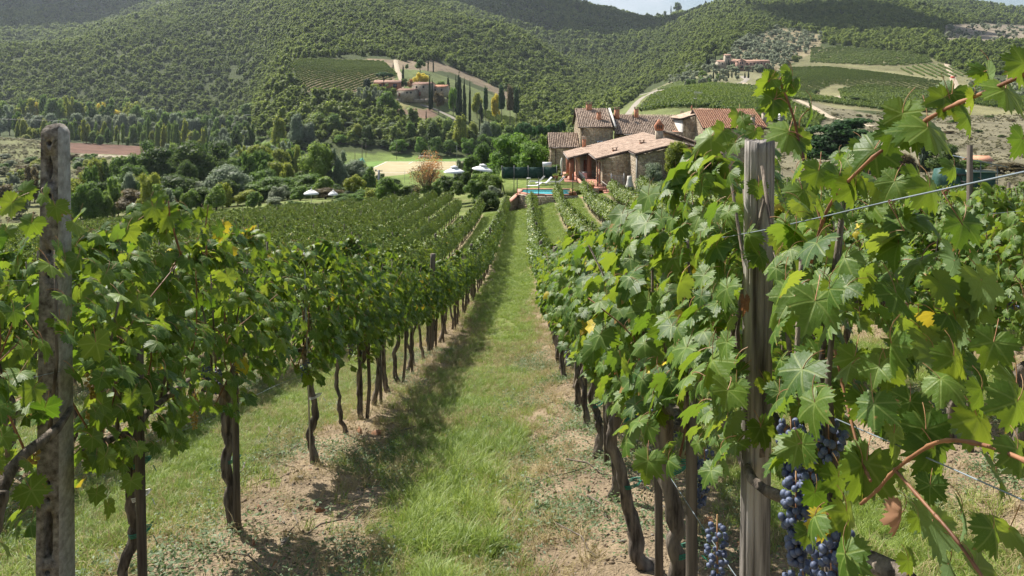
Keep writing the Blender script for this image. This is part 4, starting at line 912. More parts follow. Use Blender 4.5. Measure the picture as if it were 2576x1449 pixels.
def pot(p, r, lab, box=False, fl=True):
    o = empty('flower_pot', p, lab, 'flower pot'); b = MB()
    if box: b.box((0, 0, .13), (.75, .25, .26), taper=1.1)
    else: b.tube([(0, 0, 0), (0, 0, r * .9), (0, 0, r * 1.0)], [r * .7, r, r * 1.08], 12)
    b.build('pot', BRICK, o); rng = np.random.RandomState(int(abs(p[0]) * 100)); n = 90
    Pp = rng.randn(n, 3) * [r * .6, r * .6, r * .3] + [0, 0, r * 1.5]
    link('plant', joined_leaves('plant', Pp, rng.randn(n, 3) + [0, 0, 1], rng.randn(n, 3), .05 + .04 * rng.rand(n), rng.rand(n), LO, [M['lime']], rng), o, kind='stuff')
pot((*q(1398, 453)[:2], LZ + .2), .34, 'terracotta pot with plants at the back left of the lawn'); pot((*q(1423, 452)[:2], LZ + .2), .3, 'terracotta pot beside the closed parasol')
pot((7.5, 90.3, LZ + .42), .38, 'wide flower pot on the stone planter by the steps'); pot((5.1, 86.35, -10.32), .3, 'small brown plant trough on the pool edge', True)
for a in (0, .0): pass
b = MB(); b.box((0, 0, .1), (1.6, .6, .35)); b.build('stone_step', PLAST, None, loc=(3.3, 105.5, LZ), label='low pale stone step under the lawn flower pots', cat='step')
# white car behind the wooden post
o = empty('parked_car', (*pt(1878, 425, 84)[:2], -9.3), 'white parked car glimpsed through the vine leaves', 'car', rz=.2)
b = MB(); b.prism([(-2, -.8, .35), (2, -.8, .35), (2.05, -.8, .8), (1.2, -.8, .95), (.7, -.8, 1.4), (-1.1, -.8, 1.45), (-1.9, -.8, .95)], np.zeros(3), np.array([0, 1.6, 0])); b.build('body', WHITE, o)
b = MB(); b.prism([(-1.6, -.83, .98), (1.0, -.83, .98), (.65, -.83, 1.33), (-1.05, -.83, 1.38)], np.zeros(3), np.array([0, 1.66, 0])); b.build('window', GLASS, o)
for a in (-1.3, 1.3):
    for c in (-.78, .62): b = MB(); b.tube([(a, c, .33), (a, c + .18, .33)], .33, 14); b.build('wheel', DMETAL, o)
# ------------------------------------------------------------------ trees
def crowngeo(seed, kind='round', n=2400, ls=.035, nb=16, core=True, hollow=0.0):
    """crown inside x,y in -.5...5 and z 0..1; returns V, Q, T, tint"""
    rng = np.random.RandomState(seed); C = []; Rr = []
    for i in range(nb):
        if kind == 'round':
            d_ = rng.randn(3); d_ /= np.linalg.norm(d_); q = rng.rand() ** .4 * .39; c = np.array([d_[0] * q, d_[1] * q, .48 + d_[2] * q * 1.1]); r = .09 + .15 * rng.rand() * (1.1 - q)
        elif kind == 'hedge':
            c = np.array([rng.randn() * .07, (i + .5) / nb - .5, .48 + rng.randn() * .06]); r = .36 + .06 * rng.randn()
        elif kind == 'column':
            t = (i + .5) / nb; w = .34 * math.sin(min(1, t * 1.25 + .12) * math.pi * .86) ** .6; a = rng.rand() * 6.28; c = np.array([math.cos(a) * w * .6, math.sin(a) * w * .6, .05 + t * .85]); r = .10 + .2 * w + .05 * rng.rand()
        elif kind == 'cypress':
            t = (i + .5) / nb; w = .40 * (1 - t) ** .55 * min(1, .45 + t * 5); a = rng.rand() * 6.28; c = np.array([math.cos(a) * w * .35, math.sin(a) * w * .35, .03 + t * .93]); r = max(.06, w * .85)
        elif kind == 'umbrella':
            a = rng.rand() * 6.28; q = rng.rand() ** .5 * .38; c = np.array([math.cos(a) * q, math.sin(a) * q, .72 + .1 * (1 - (q / .4) ** 2)]); r = .11 + .05 * rng.rand()
        elif kind == 'layered':
            t = rng.rand(); a = rng.rand() * 6.28; q = (.1 + .36 * (1 - t * .75)) * rng.rand() ** .4; c = np.array([math.cos(a) * q, math.sin(a) * q, + .12 + round(t * 5) / 5 * .74 + rng.randn() * .045]); r = .11 + .05 * rng.rand()
        else:                                           # spiky: upright whips
            a = rng.rand() * 6.28; q = rng.rand() ** .6 * .33; c = np.array([math.cos(a) * q, math.sin(a) * q, .25 + .6 * rng.rand() * (1 - q)]); r = .10 + .1 * rng.rand()
        C.append(c); Rr.append(r)
    C = np.array(C); Rr = np.array(Rr); sq = {'umbrella': .55, 'layered': .5, 'column': 1.5, 'cypress': 1.3}.get(kind, .85)
    b = rng.choice(nb, n, p=Rr ** 2 / (Rr ** 2).sum()); d_ = rng.randn(n, 3); d_ /= np.linalg.norm(d_, axis=1)[:, None]
    if kind == 'hedge': d_ = d_ * [1.1, .42, 1.2]
    rad = Rr[b] * (.72 + .42 * rng.rand(n)); Pp = C[b] + d_ * rad[:, None] * [1, 1, sq]
    nrm = d_ + rng.randn(n, 3) * .55 + [0, 0, .45]; tip = rng.randn(n, 3) + [0, 0, -.4 if kind != 'cypress' else 1.2]
    Rm = frame(nrm, tip); s = ls * (.6 + .8 * rng.rand(n)); el = 1.0 if kind in ('round',) else 1.4
    L = np.array([[0, -.5 * el, 0], [.42, 0, .1], [0, .5 * el, -.05], [-.42, .05, .12]])
    V = (np.einsum('nij,vj->nvi', Rm, L) * s[:, None, None] + Pp[:, None]).reshape(-1, 3); Q = (np.arange(n) * 4)[:, None] + np.arange(4)[None]
    lt = rng.rand(nb); tint = np.repeat(np.clip(lt[b] * .55 + rng.rand(n) * .45, 0, 1), 4); T = np.zeros((0, 3), int)
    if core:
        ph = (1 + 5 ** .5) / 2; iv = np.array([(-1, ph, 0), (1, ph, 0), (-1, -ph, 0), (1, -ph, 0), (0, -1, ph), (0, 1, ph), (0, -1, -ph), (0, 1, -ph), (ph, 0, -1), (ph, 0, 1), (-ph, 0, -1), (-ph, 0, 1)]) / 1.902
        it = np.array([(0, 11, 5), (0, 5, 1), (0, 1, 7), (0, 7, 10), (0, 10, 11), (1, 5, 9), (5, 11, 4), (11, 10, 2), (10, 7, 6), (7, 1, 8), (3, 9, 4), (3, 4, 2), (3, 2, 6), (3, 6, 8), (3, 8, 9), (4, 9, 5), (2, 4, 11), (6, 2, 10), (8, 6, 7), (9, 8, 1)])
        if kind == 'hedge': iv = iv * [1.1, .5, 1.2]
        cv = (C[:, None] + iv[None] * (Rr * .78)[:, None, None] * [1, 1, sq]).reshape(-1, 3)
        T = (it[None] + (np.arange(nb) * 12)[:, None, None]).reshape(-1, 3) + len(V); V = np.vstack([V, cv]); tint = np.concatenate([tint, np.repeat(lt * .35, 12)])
    V[:, 2] = np.maximum(V[:, 2], 0.0)
    return V, Q, T, tint
def limbs(seed, kind, h0=1.0):
    """trunk and limbs: unit crown stands on z 0..1, trunk continues down to z=-h0"""
    rng = np.random.RandomState(seed); b = MB(); r = .035
    top = .8 if kind in ('umbrella', 'cypress', 'column') else .55
    b.tube([(0, 0, -h0), (.01, .01, -h0 * .5), (rng.randn() * .02, rng.randn() * .02, 0), (rng.randn() * .03, rng.randn() * .03, top)], [r * 1.3, r, r * .9, r * .3], 7, rough=.15)
    if kind != 'cypress':
        for i in range(7):
            a = rng.rand() * 6.28; z = rng.rand() * .3 - (.05 if kind != 'umbrella' else -.35); q = .2 + .17 * rng.rand()
            b.tube([(0, 0, z), (math.cos(a) * q * .5, math.sin(a) * q * .5, z + .18), (math.cos(a) * q, math.sin(a) * q, z + .3 + .12 * rng.rand())], [r * .6, r * .4, r * .15], 5)
    return b
CR = {}
def crownmesh(kind, matk, hi, var, sparse=False):
    k = (kind, matk, hi, var, sparse)
    if k not in CR:
        n, ls, nb = {2: (7500, .036, 38), 1: (2800, .055, 26), 0: (800, .09, 15)}[hi]
        if sparse: n = int(n * .3)
        if kind == 'layered': nb = 40
        V, Q, T, ti = crowngeo(1000 + var * 13 + len(kind), kind, n, ls * (.8 if sparse else 1), nb, not sparse)
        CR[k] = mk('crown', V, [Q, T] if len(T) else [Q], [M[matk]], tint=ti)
    return CR[k]
LB = {}
def limbmesh(kind, h0, var):
    k = (kind, round(h0, 1), var)
    if k not in LB: LB[k] = limbs(50 + var, kind, k[1]).mesh('trunk', [M['tbark']], smooth=True)
    return LB[k]
NAMES = {'oak': 'oak_tree', 'ash': 'ash_tree', 'lime': 'broadleaf_tree', 'yellowgreen': 'broadleaf_tree', 'olive': 'olive_tree', 'grey': 'willow_tree', 'cypress': 'cypress_tree', 'pine': 'pine_tree', 'red': 'fruit_tree', 'brown': 'fruit_tree', 'yellow': 'broadleaf_tree', 'locust': 'locust_tree'}
tr = np.random.RandomState(77)
def tree(X, Ytop, w, D, matk, shape='round', label=None, group=None, Ybase=None, trunk=.14, cat='tree', sparse=False, name=None, hi=None, zb=None):
    x = (X - XV) * D / F; z0 = g1(x, D) if zb is None else zb
    if Ybase is not None and zb is None: z0 = min(z0 + 1, max(z0 - 3, (YH - Ybase) * D / F)) if D < 300 else z0
    zt = (YH - Ytop) * D / F; h = max(zt - z0, 1.0); W_ = w * D / F; tk = trunk * h
    px = w / 2.5
    if hi is None: hi = 2 if px > 26 else (1 if px > 9 else 0)
    var = tr.randint(3); o = empty(name or NAMES.get(matk, 'tree'), (x, D, z0), label, cat, group, rz=tr.rand() * 6.28)
    cm_ = crownmesh(shape, matk, hi, var, sparse); ch = h - tk
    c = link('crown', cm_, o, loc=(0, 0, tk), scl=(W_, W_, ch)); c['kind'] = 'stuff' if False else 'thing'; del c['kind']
    if trunk > 0: link('trunk', limbmesh(shape, max(.1, (tk + .3) / ch), var), o, loc=(0, 0, tk), scl=(max(W_ * .8, ch * .22) if shape != 'cypress' else W_ * 2, max(W_ * .8, ch * .22) if shape != 'cypress' else W_ * 2, ch))
    return o
def bush(X, Ytop, w, D, matk, label, shape='round', zb=None, group=None, name='bush'):
    return tree(X, Ytop, w, D, matk, shape, label, group, trunk=0, cat='bush', name=name, zb=zb)

# trees and bushes beyond the left vineyard
tree(573, 408, 120, 150, 'grey', 'round', 'round silvery grey willow beyond the left vineyard')
tree(395, 368, 120, 190, 'oak', 'round', 'dark oak left of the silvery willow below the ploughed field')
tree(478, 345, 120, 205, 'oak', 'round', 'large dark oak standing behind and left of the silvery willow')
tree(548, 352, 95, 215, 'oak', 'round', 'dark oak directly behind the silvery willow')
tree(330, 405, 95, 172, 'ash', 'round', 'green tree left of the dark oaks behind the left vines')
tree(440, 432, 130, 150, 'oak', 'round', 'low dark tree mass left of the silvery willow')
tree(505, 470, 90, 140, 'oak', 'round', 'shady dark tree at the foot of the silvery willow')
tree(350, 470, 110, 138, 'brown', 'round', 'brownish shrubby tree at the top edge of the left vines', name='scrubby_tree')
tree(270, 455, 80, 150, 'oak', 'round', 'dark tree just right of the concrete post')
tree(655, 362, 85, 222, 'yellowgreen', 'round', 'yellow green tree right of the dark oaks')
tree(702, 368, 66, 235, 'yellowgreen', 'round', 'small yellow green tree beside the green mound')
tree(690, 440, 125, 150, 'ash', 'round', 'wide green tree just right of the silvery willow')
tree(778, 436, 125, 156, 'ash', 'round', 'wide green tree below the tall pale green tree')
tree(800, 348, 92, 172, 'lime', 'round', 'tall pale green tree left of the sports field')
tree(850, 370, 60, 172, 'grey', 'round', 'grey green tree beside the tall pale green tree')
tree(897, 394, 80, 178, 'grey', 'round', 'grey green tree at the left corner of the sports field')
tree(929, 416, 46, 172, 'ash', 'round', 'small green tree at the edge of the sports field')
tree(893, 436, 56, 140, 'yellowgreen', 'round', 'small yellow green tree in front of the grey green trees')
tree(727, 370, 36, 262, 'ash', 'round', 'small green tree beside the dirt track'); tree(748, 374, 26, 262, 'yellowgreen', 'column', 'slim yellowish tree beside the dirt track')
tree(820, 470, 80, 138, 'brown', 'round', 'brownish tree between the wide green trees and vineyard')
bush(690, 492, 56, 124, 'olive', 'silvery bush at the far edge of the left vineyard', 'spiky'); bush(640, 478, 46, 128, 'ash', 'young green tree at the far edge of the left vineyard')
bush(735, 505, 60, 122, 'ash', 'green bush left of the half hidden parasol'); bush(865, 495, 60, 122, 'ash', 'green bush right of the half hidden parasol'); bush(900, 488, 55, 124, 'locust', 'bright green bush at the vineyard corner')
bush(972, 440, 66, 124, 'oak', 'dark green leafy bush in front of the sports field', hi=None) if False else tree(972, 440, 66, 124, 'ash', 'round', 'dark green leafy bush in front of the sports field', trunk=0, cat='bush', name='bush')
bush(1030, 462, 66, 124, 'oak', 'dark hedge bush below the reddish tree'); bush(935, 470, 50, 128, 'yellowgreen', 'yellowish bush left of the dark leafy bush'); bush(1085, 458, 60, 120, 'ash', 'green bush below the reddish tree')
tree(1080, 372, 98, 122, 'red', 'round', 'sparse reddish brown autumn tree by the sports field', sparse=True, hi=2); tree(1068, 400, 84, 121, 'brown', 'round', 'thin brownish tree beside the autumn tree', sparse=True, hi=2)
tree(1185, 385, 56, 135, 'ash', 'round', 'small tree with visible trunk between the parasols', trunk=.35); tree(1165, 392, 50, 142, 'olive', 'round', 'silvery tree behind the left parasol')
tree(1268, 340, 120, 127, 'locust', 'round', 'large bright green leafy tree left of the annexe', hi=2); tree(1340, 348, 108, 122, 'locust', 'round', 'darker green leafy tree beside the annexe', hi=2); tree(1305, 326, 110, 134, 'locust', 'round', 'tall bright green tree behind the lawn fence', hi=2)
tree(1375, 330, 60, 140, 'lime', 'round', 'pale green tree just behind the annexe'); tree(1215, 350, 70, 150, 'ash', 'round', 'green tree left of the large leafy trees')
bush(1130, 438, 64, 110, 'oak', 'dark clipped bush under the left parasol', zb=-13.0); bush(1172, 426, 40, 106, 'oak', 'dark upright bush between the parasols', zb=-12.4)
bush(1228, 430, 92, 101, 'lime', 'flowering pale green climber bush left of the lawn', zb=-12.4); bush(1240, 461, 62, 96, 'olive', 'silvery lavender bush left of the pool', 'spiky', zb=-12.6)
bush(1112, 446, 50, 112, 'ash', 'leafy green bush left of the first white parasol', zb=-12.8); bush(1152, 452, 46, 104, 'oak', 'dark bush in front of the first parasol pole', zb=-12.8); bush(1200, 432, 60, 108, 'ash', 'green bush behind the flowering climber', zb=-12.6); bush(1262, 440, 50, 106, 'lime', 'pale bush at the left end of the lawn fence', zb=-12.0)
bush(1226, 474, 76, 93, 'oak', 'dark hedge at the foot of the silvery lavender', zb=-13.4); bush(1195, 446, 60, 100, 'ash', 'green bush at the left end of the garden path', zb=-12.8)
bush(1397, 412, 42, 110, 'ash', 'leafy climber on the annexe wall', zb=LZ); bush(1336, 428, 40, 107, 'oak', 'dark bush behind the lawn fence', zb=LZ)
bush(1643, 408, 84, 84.5, 'grey', 'round grey green rosemary bush by the stone wing', zb=-11.0); tree(1706, 348, 84, 85, 'yellowgreen', 'round', 'small yellow green tree right of the stone wing', zb=-10.8, trunk=.35)
bush(1712, 398, 64, 84, 'ash', 'green bush under the small yellow green tree', zb=-10.8); bush(1785, 405, 70, 90, 'brown', 'olive brown bush beyond the right vines', zb=-11.0)
o = tree(2120, 296, 230, 150, 'pine', 'layered', 'broad dark cedar with layered branches behind right vines', name='cedar_tree', hi=2)
tree(2035, 318, 90, 160, 'pine', 'layered', 'small dark cedar left of the broad cedar', name='cedar_tree')
tree(2385, 360, 98, 128, 'oak', 'round', 'dark green tree behind the tractor'); tree(2328, 352, 44, 138, 'cypress', 'column', 'narrow dark evergreen left of the tractor tree'); tree(2275, 380, 80, 128, 'brown', 'round', 'olive brown tree left of the narrow evergreen')
tree(2450, 400, 80, 150, 'ash', 'round', 'green tree behind the grey shed roof'); tree(2545, 408, 110, 145, 'brown', 'round', 'olive brown tree at the right edge'); tree(2215, 395, 90, 140, 'brown', 'round', 'brownish tree behind the top of the right vines')
# the flowers of the climber are too small to model singly
# scrub on the right slope
SB = [(2052, 224, 24, 430, 'oak'), (2153, 243, 50, 375, 'oak'), (2219, 260, 26, 365, 'oak'), (2243, 266, 30, 350, 'oak'), (2325, 272, 44, 340, 'ash'), (2162, 290, 24, 300, 'oak'), (2098, 262, 14, 375, 'brown'), (2185, 292, 20, 300, 'brown'), (2262, 320, 26, 250, 'brown'), (2100, 290, 26, 300, 'scrub'), (2400, 300, 30, 290, 'ash'), (2460, 330, 26, 250, 'oak'), (2520, 352, 22, 235, 'oak'), (2440, 358, 16, 225, 'brown'), (2545, 300, 26, 300, 'brown'), (2390, 335, 34, 245, 'brown'), (2300, 300, 26, 290, 'brown'), (2350, 318, 24, 262, 'ash'), (2490, 290, 30, 320, 'ash'), (2420, 272, 26, 350, 'olive'), (2070, 300, 30, 280, 'ash'), (2380, 262, 30, 360, 'olive')]
PL = ['high on the slope', 'in the middle of the slope', 'low on the slope']
used = {}
for i, (X, Y, w, D, k) in enumerate(SB):
    pos = 'left' if X < 2200 else ('centre' if X < 2380 else 'right'); lv = 'upper' if Y < 270 else ('middle' if Y < 315 else 'lower'); sz = 'large' if w > 38 else ('medium' if w > 25 else 'small')
    col = {'oak': 'dark green', 'ash': 'green', 'brown': 'brownish', 'scrub': 'grey', 'olive': 'silvery'}[k]
    l = '%s %s scrub bush on the %s %s part of the dry right slope' % (sz, col, lv, pos); used.setdefault(l, 0); used[l] += 1
    bush(X, Y, w, D, k, l, group='scrub bushes on the dry slope')

# middle farm trees
MF = [(924, 193, 26, 440, 'cypress', 'round', 'round dark evergreen left of the hillside farm barn', .1), (966, 176, 48, 455, 'pine', 'umbrella', 'umbrella pine beside the hillside farm barn', .1), (1014, 163, 9, 480, 'cypress', 'cypress', 'single dark cypress above the hillside farm', .02),
 (1016, 195, 23, 466, 'oak', 'round', 'dark round tree behind the hillside farm', .1), (1033, 193, 18, 468, 'red', 'round', 'dark reddish tree behind the hillside farm', .1), (1059, 180, 42, 472, 'yellow', 'round', 'bright yellow tree behind the hillside farmhouse', .1),
 (1081, 188, 9.5, 428, 'cypress', 'cypress', 'tall cypress in front of the hillside farmhouse', .02), (1087, 197, 8, 432, 'cypress', 'cypress', 'shorter cypress touching the tall one at the farmhouse', .02), (1104, 227, 32, 424, 'brown', 'round', 'grey brown tree in front of the farm wing', .25),
 (1147, 186, 9, 440, 'cypress', 'cypress', 'leftmost cypress of the group right of the farm', .02), (1155, 192, 22, 405, 'cypress', 'column', 'broad dark conifer in the cypress group', .08), (1168, 197, 14, 408, 'cypress', 'cypress', 'thick cypress in the middle of the farm group', .02), (1182, 202, 9.5, 412, 'cypress', 'cypress', 'rightmost tall cypress of the farm group', .02),
 (1209, 252, 14, 420, 'cypress', 'round', 'small round dark tree on the farm slope', .1), (1072, 275, 5, 398, 'cypress', 'cypress', 'tiny cypress beside the white track', .02), (1215, 286, 7, 372, 'cypress', 'cypress', 'slim cypress low on the farm slope', .02), (1206, 290, 7, 378, 'cypress', 'cypress', 'short cypress left of the slim low one', .02), (1230, 298, 7, 378, 'cypress', 'cypress', 'short cypress right of the slim low one', .02),
 (1200, 228, 30, 442, 'yellowgreen', 'round', 'yellow green tree right of the farm cypresses', .15), (1248, 230, 28, 446, 'yellow', 'round', 'golden tree among the tall pines', .15), (1222, 222, 18, 432, 'pine', 'column', 'thin pine nearest the farm cypresses', .4), (1262, 216, 24, 430, 'pine', 'column', 'tall thin pine right of the golden tree', .45), (1283, 220, 26, 432, 'brown', 'column', 'brownish tall pine on the farm slope', .45), (1298, 224, 24, 436, 'pine', 'column', 'rightmost tall pine on the farm slope', .4),
 (975, 224, 56, 402, 'ash', 'round', 'large oak below the farm barn', .12), (1057, 148, 30, 540, 'ash', 'round', 'tree at the top of the farm clearing', .2), (1024, 158, 12, 530, 'ash', 'round', 'small tree at the top of the farm clearing', .2), (989, 158, 4, 530, 'cypress', 'cypress', 'thin cypress near the vineyard corner', .02), (1077, 140, 5, 560, 'cypress', 'cypress', 'thin cypress at the top of the clearing', .02), (1090, 142, 5, 565, 'cypress', 'cypress', 'second thin cypress at the top of the clearing', .02),
 (1110, 200, 36, 462, 'ash', 'round', 'green trees behind the farm wing', .1), (1128, 198, 14, 458, 'cypress', 'column', 'small dark conifer at the right end of the farm', .05), (1140, 215, 30, 430, 'locust', 'round', 'green tree between farm wing and cypresses', .15),
 (1320, 297, 58, 262, 'pine', 'umbrella', 'left umbrella pine below the wood', .1), (1356, 302, 36, 258, 'pine', 'umbrella', 'small umbrella pine second from the left', .1), (1386, 300, 42, 256, 'pine', 'umbrella', 'wide umbrella pine third from the left', .1), (1411, 291, 27, 254, 'pine', 'umbrella', 'tallest umbrella pine just left of the farmhouse', .1)]
for X, Y, w, D, k, s, l, tk in MF: tree(X, Y, w, D, k, s, l, trunk=tk, group='trees around the hillside farm' if D > 300 else 'umbrella pines')
for i in range(9):
    tree(902 + i * 7.2, 212 + (i % 3) * 4 + i * .4, 15, 432 - (i % 3) * 9, 'olive', 'round', 'silvery olive tree in the small grove left of the hillside farm', 'olive grove by the hillside farm', trunk=.15)
# villa trees
for i in range(5): tree(1779 + i * 5, 133 + (i * 7 % 5), 8, 640, 'cypress', 'cypress', 'cypress in the tight clump left of the tower villa', 'cypress clump left of the villa', trunk=.02)
VT = [(1766, 158, 7, 635, 'lone cypress left of the villa cypress clump'), (1833, 149, 7, 606, 'cypress in front of the villa tower'), (1841, 152, 7, 604, 'cypress between villa tower and pink wing'), (1795, 174, 6, 560, 'leftmost cypress below the villa'), (1811, 175, 6, 558, 'second cypress below the villa'), (1832, 176, 6, 556, 'cypress below the villa tower'), (1841, 177, 6, 556, 'cypress below the pink wing corner'), (1851, 174, 7, 556, 'tallest cypress below the pink villa wing'), (1874, 180, 6, 540, 'left gate cypress on the white drive'), (1883, 177, 7, 538, 'right gate cypress on the white drive'), (1929, 149, 6, 615, 'cypress right of the villa')]
for X, Y, w, D, l in VT: tree(X, Y, w, D, 'cypress', 'cypress', l, 'cypresses around the villa', trunk=.02)
tree(1767, 176, 28, 570, 'lime', 'round', 'pale round tree on the slope below the villa')
for i in range(26):
    X = 1725 + tr.rand() * 130; Y = 196 + tr.rand() * 16 - (X - 1725) * .05; tree(X, Y - 12, 15, 545 - (Y - 190) * 2, 'olive' if i % 4 else 'ash', 'round', 'silvery olive tree on the bank below the villa', 'olive trees below the villa', trunk=.1)
# belts across the valley
KC = {'yellowgreen': 'yellow green', 'yellow': 'golden', 'lime': 'light green', 'ash': 'mid green', 'oak': 'dark green', 'grey': 'grey green', 'olive': 'silvery', 'brown': 'brownish', 'locust': 'bright green'}
def belt(n, X0, X1, D, Yt, w, k, shape, label, group, jD=15, jY=8, jw=.25, kk=None, trunk=.08, nm=None):
    for i in range(n):
        X = X0 + (X1 - X0) * (i + .5 + .6 * (tr.rand() - .5)) / n; ys = Yt(X) if callable(Yt) else Yt
        kz = kk[tr.randint(len(kk))] if kk else k; part = ['leftmost', 'left', 'middle', 'right', 'rightmost'][int(5 * i / n)]
        lb = KC.get(kz, 'green') + ' ' + label + ', %s part' % part
        tree(X, ys + tr.randn() * jY * .5, w * (1 + jw * tr.randn() * .5), D + jD * (tr.rand() - .5), kz, shape, lb, group, trunk=trunk, name=nm)
belt(84, 40, 670, 492, lambda X: 322 + (X - 60) * .012, 20, 'yellowgreen', 'column', 'young poplar in the row behind the ploughed field', 'poplars behind the ploughed field', jD=40, jY=24, jw=.6, kk=['yellowgreen', 'lime', 'lime', 'ash', 'yellowgreen'], nm='poplar_tree')
belt(38, -10, 780, 540, lambda X: 282 + (X * .012), 40, 'grey', 'round', 'willow in the belt behind the poplars', 'grey willows across the valley', jD=30, jY=16, kk=['grey', 'grey', 'olive', 'ash'])
belt(30, 0, 340, 655, 254, 36, 'yellowgreen', 'round', 'poplar at the foot of the wooded hill', 'yellow poplars at the hill foot', jD=40, jY=24, jw=.6, kk=['yellowgreen', 'yellowgreen', 'lime', 'ash', 'lime', 'yellow'], nm='poplar_tree')
belt(22, 330, 770, 610, 274, 42, 'ash', 'round', 'tree at the foot of the wooded hill', 'green trees at the hill foot', jD=30, jY=20, kk=['lime', 'ash', 'ash', 'grey'], trunk=.05)
belt(20, 690, 1330, 372, lambda X: 306 + (X - 690) * .012, 48, 'ash', 'column', 'tall tree in the belt behind the sports field', 'trees behind the sports field', jD=30, jY=24, kk=['ash', 'oak', 'lime', 'ash', 'grey', 'yellowgreen'], trunk=.06)
belt(20, 700, 1400, 352, 346, 46, 'oak', 'round', 'tree edging the sports field', 'dark trees edging the sports field', jD=12, jY=14, kk=['oak', 'ash', 'oak', 'locust'], trunk=.05)
belt(12, 600, 760, 300, 370, 44, 'grey', 'round', 'tree around the green mound', 'trees around the green mound', jD=40, jY=10, kk=['grey', 'ash', 'yellowgreen'])
belt(42, 170, 1010, 142, lambda X: 456 + (X - 600) * .03, 62, 'oak', 'round', 'tree in the thicket beyond the left vines', 'thicket beyond the left vines', jD=24, jY=34, kk=['oak', 'ash', 'lime', 'grey', 'yellowgreen', 'ash', 'olive', 'lime'], trunk=.02, nm='thicket_tree')
belt(26, 230, 720, 215, 392, 74, 'oak', 'round', 'tree in the wood below the ploughed field', 'wood below the ploughed field', jD=60, jY=36, kk=['oak', 'ash', 'ash', 'yellowgreen', 'oak', 'lime'], trunk=.03, nm='woodland_tree')
belt(14, -20, 260, 175, 438, 52, 'brown', 'round', 'loose tree left of the concrete post', 'loose trees at the far left', jD=40, jY=50, kk=['brown', 'olive', 'yellowgreen', 'grey', 'ash'], trunk=.04, nm='scrubby_tree')
belt(24, 400, 770, 330, 360, 36, 'ash', 'round', 'tree between the ploughed field and green mound', 'trees beside the ploughed field', jD=110, jY=16, kk=['ash', 'grey', 'yellowgreen', 'oak', 'lime'], trunk=.05, nm='woodland_tree')
belt(18, 640, 1000, 200, 424, 46, 'ash', 'round', 'tree in the thicket left of the sports field', 'thicket left of the sports field', jD=50, jY=40, kk=['ash', 'yellowgreen', 'oak', 'grey'], trunk=.05, nm='thicket_tree')
belt(22, 540, 730, 470, lambda X: 322, 34, 'ash', 'round', 'tree on the low slope right of the poplars', 'trees right of the poplars', jD=170, jY=26, kk=['ash', 'oak', 'lime', 'grey', 'ash'], trunk=.05, nm='woodland_tree')
for i in range(64):
    X = -20 + tr.rand() * 420; Y = 384 + tr.rand() * 80; D = 330 - (Y - 384) * 1.9; kz = ['brown', 'yellowgreen', 'olive', 'ash', 'scrub'][tr.randint(5)]; bush(X, Y, 24 + 24 * tr.rand(), D, kz, '%s shrub on the %s part of the rough left hillside' % (KC.get(kz, 'grey'), ('upper' if Y < 412 else 'lower') + (' left' if X < 150 else ' right')), group='shrubs on the rough left hillside')

# forest on the hills: nobody could count it
FR = [mk('forest_tree', *(lambda c: (c[0], [c[1], c[2]]))(crowngeo(300 + i, 'round' if i % 4 else 'column', 420, .105, 11)), [M['forest']], tint=crowngeo(300 + i, 'round' if i % 4 else 'column', 420, .105, 11)[3]) for i in range(8)]
fr = np.random.RandomState(5); PX = []
for (d0, d1, sp) in ((300, 520, 5.4), (520, 800, 5.0), (800, 1150, 5.4), (1150, 1700, 7.6), (1700, 2600, 12.0)):
    xm0 = (-260 - XV) / F; xm1 = (2840 - XV) / F; n = int(((xm1 - xm0) * (d1 ** 2 - d0 ** 2) / 2) / sp ** 2)
    dd = np.sqrt(fr.rand(n) * (d1 ** 2 - d0 ** 2) + d0 ** 2); xx = (xm0 + (xm1 - xm0) * fr.rand(n)) * dd; zz = gz(xx, dd); ok = ~cleared(xx, dd, zz) & (dd > 350 - 0 * xx)
    X_, Y_ = proj(xx, dd, zz); ok &= (Y_ > -60) & ~((dd < 640) & (X_ < 640)) & ~((dd < 350) | ((X_ > 1440) & (dd < 470)))
    PX.append(np.stack([xx, dd, zz, np.full(n, sp)], 1)[ok])
PX = np.vstack(PX); n = len(PX); print('forest', n)
sc = np.maximum(PX[:, 3], 5.2) * (.95 + .95 * fr.rand(n) ** 2); hh = sc * (.75 + .35 * fr.rand(n)) * np.where(PX[:, 3] > 10, .7, 1.0)
ti = np.clip(.5 + 1.3 * fbm(PX[:, 0] / 90, PX[:, 1] / 90, 41) + 1.1 * fbm(PX[:, 0] / 22, PX[:, 1] / 22, 43) + .32 * fr.randn(n), 0, 1)
scatter('forest', PX[:, :3] - [0, 0, .8], np.stack([0 * ti, 0 * ti, fr.rand(n) * 6.28], 1), np.stack([sc, sc, hh], 1), fr.randint(0, 8, n), ti, FR, label='dense broadleaf forest covering the hills', cat='forest')
# olive groves and scattered hillside trees
OV = [mk('olive_tree', *(lambda c: (c[0], [c[1], c[2]]))(crowngeo(340 + i, 'round', 260, .13, 8)), [M['olive']], tint=crowngeo(340 + i, 'round', 260, .13, 8)[3]) for i in range(4)]
def grove(name, poly, d0, d1, n, s, label):
    xx = (1500 + 1400 * fr.rand(n * 8) - XV) / F; dd = d0 + (d1 - d0) * fr.rand(n * 8); xx = xx * dd; zz = gz(xx, dd); X_, Y_ = proj(xx, dd, zz); ok = np.where(inpoly(poly, X_, Y_))[0][:n]; k = len(ok)
    Pp = np.stack([xx, dd, zz], 1)[ok]; q = s * (.7 + .6 * fr.rand(k)); scatter(name, Pp - [0, 0, .3], np.stack([0 * q, 0 * q, fr.rand(k) * 6], 1), np.stack([q, q, q * .85], 1), fr.randint(0, 4, k), fr.rand(k), OV, label=label, cat='olive grove')
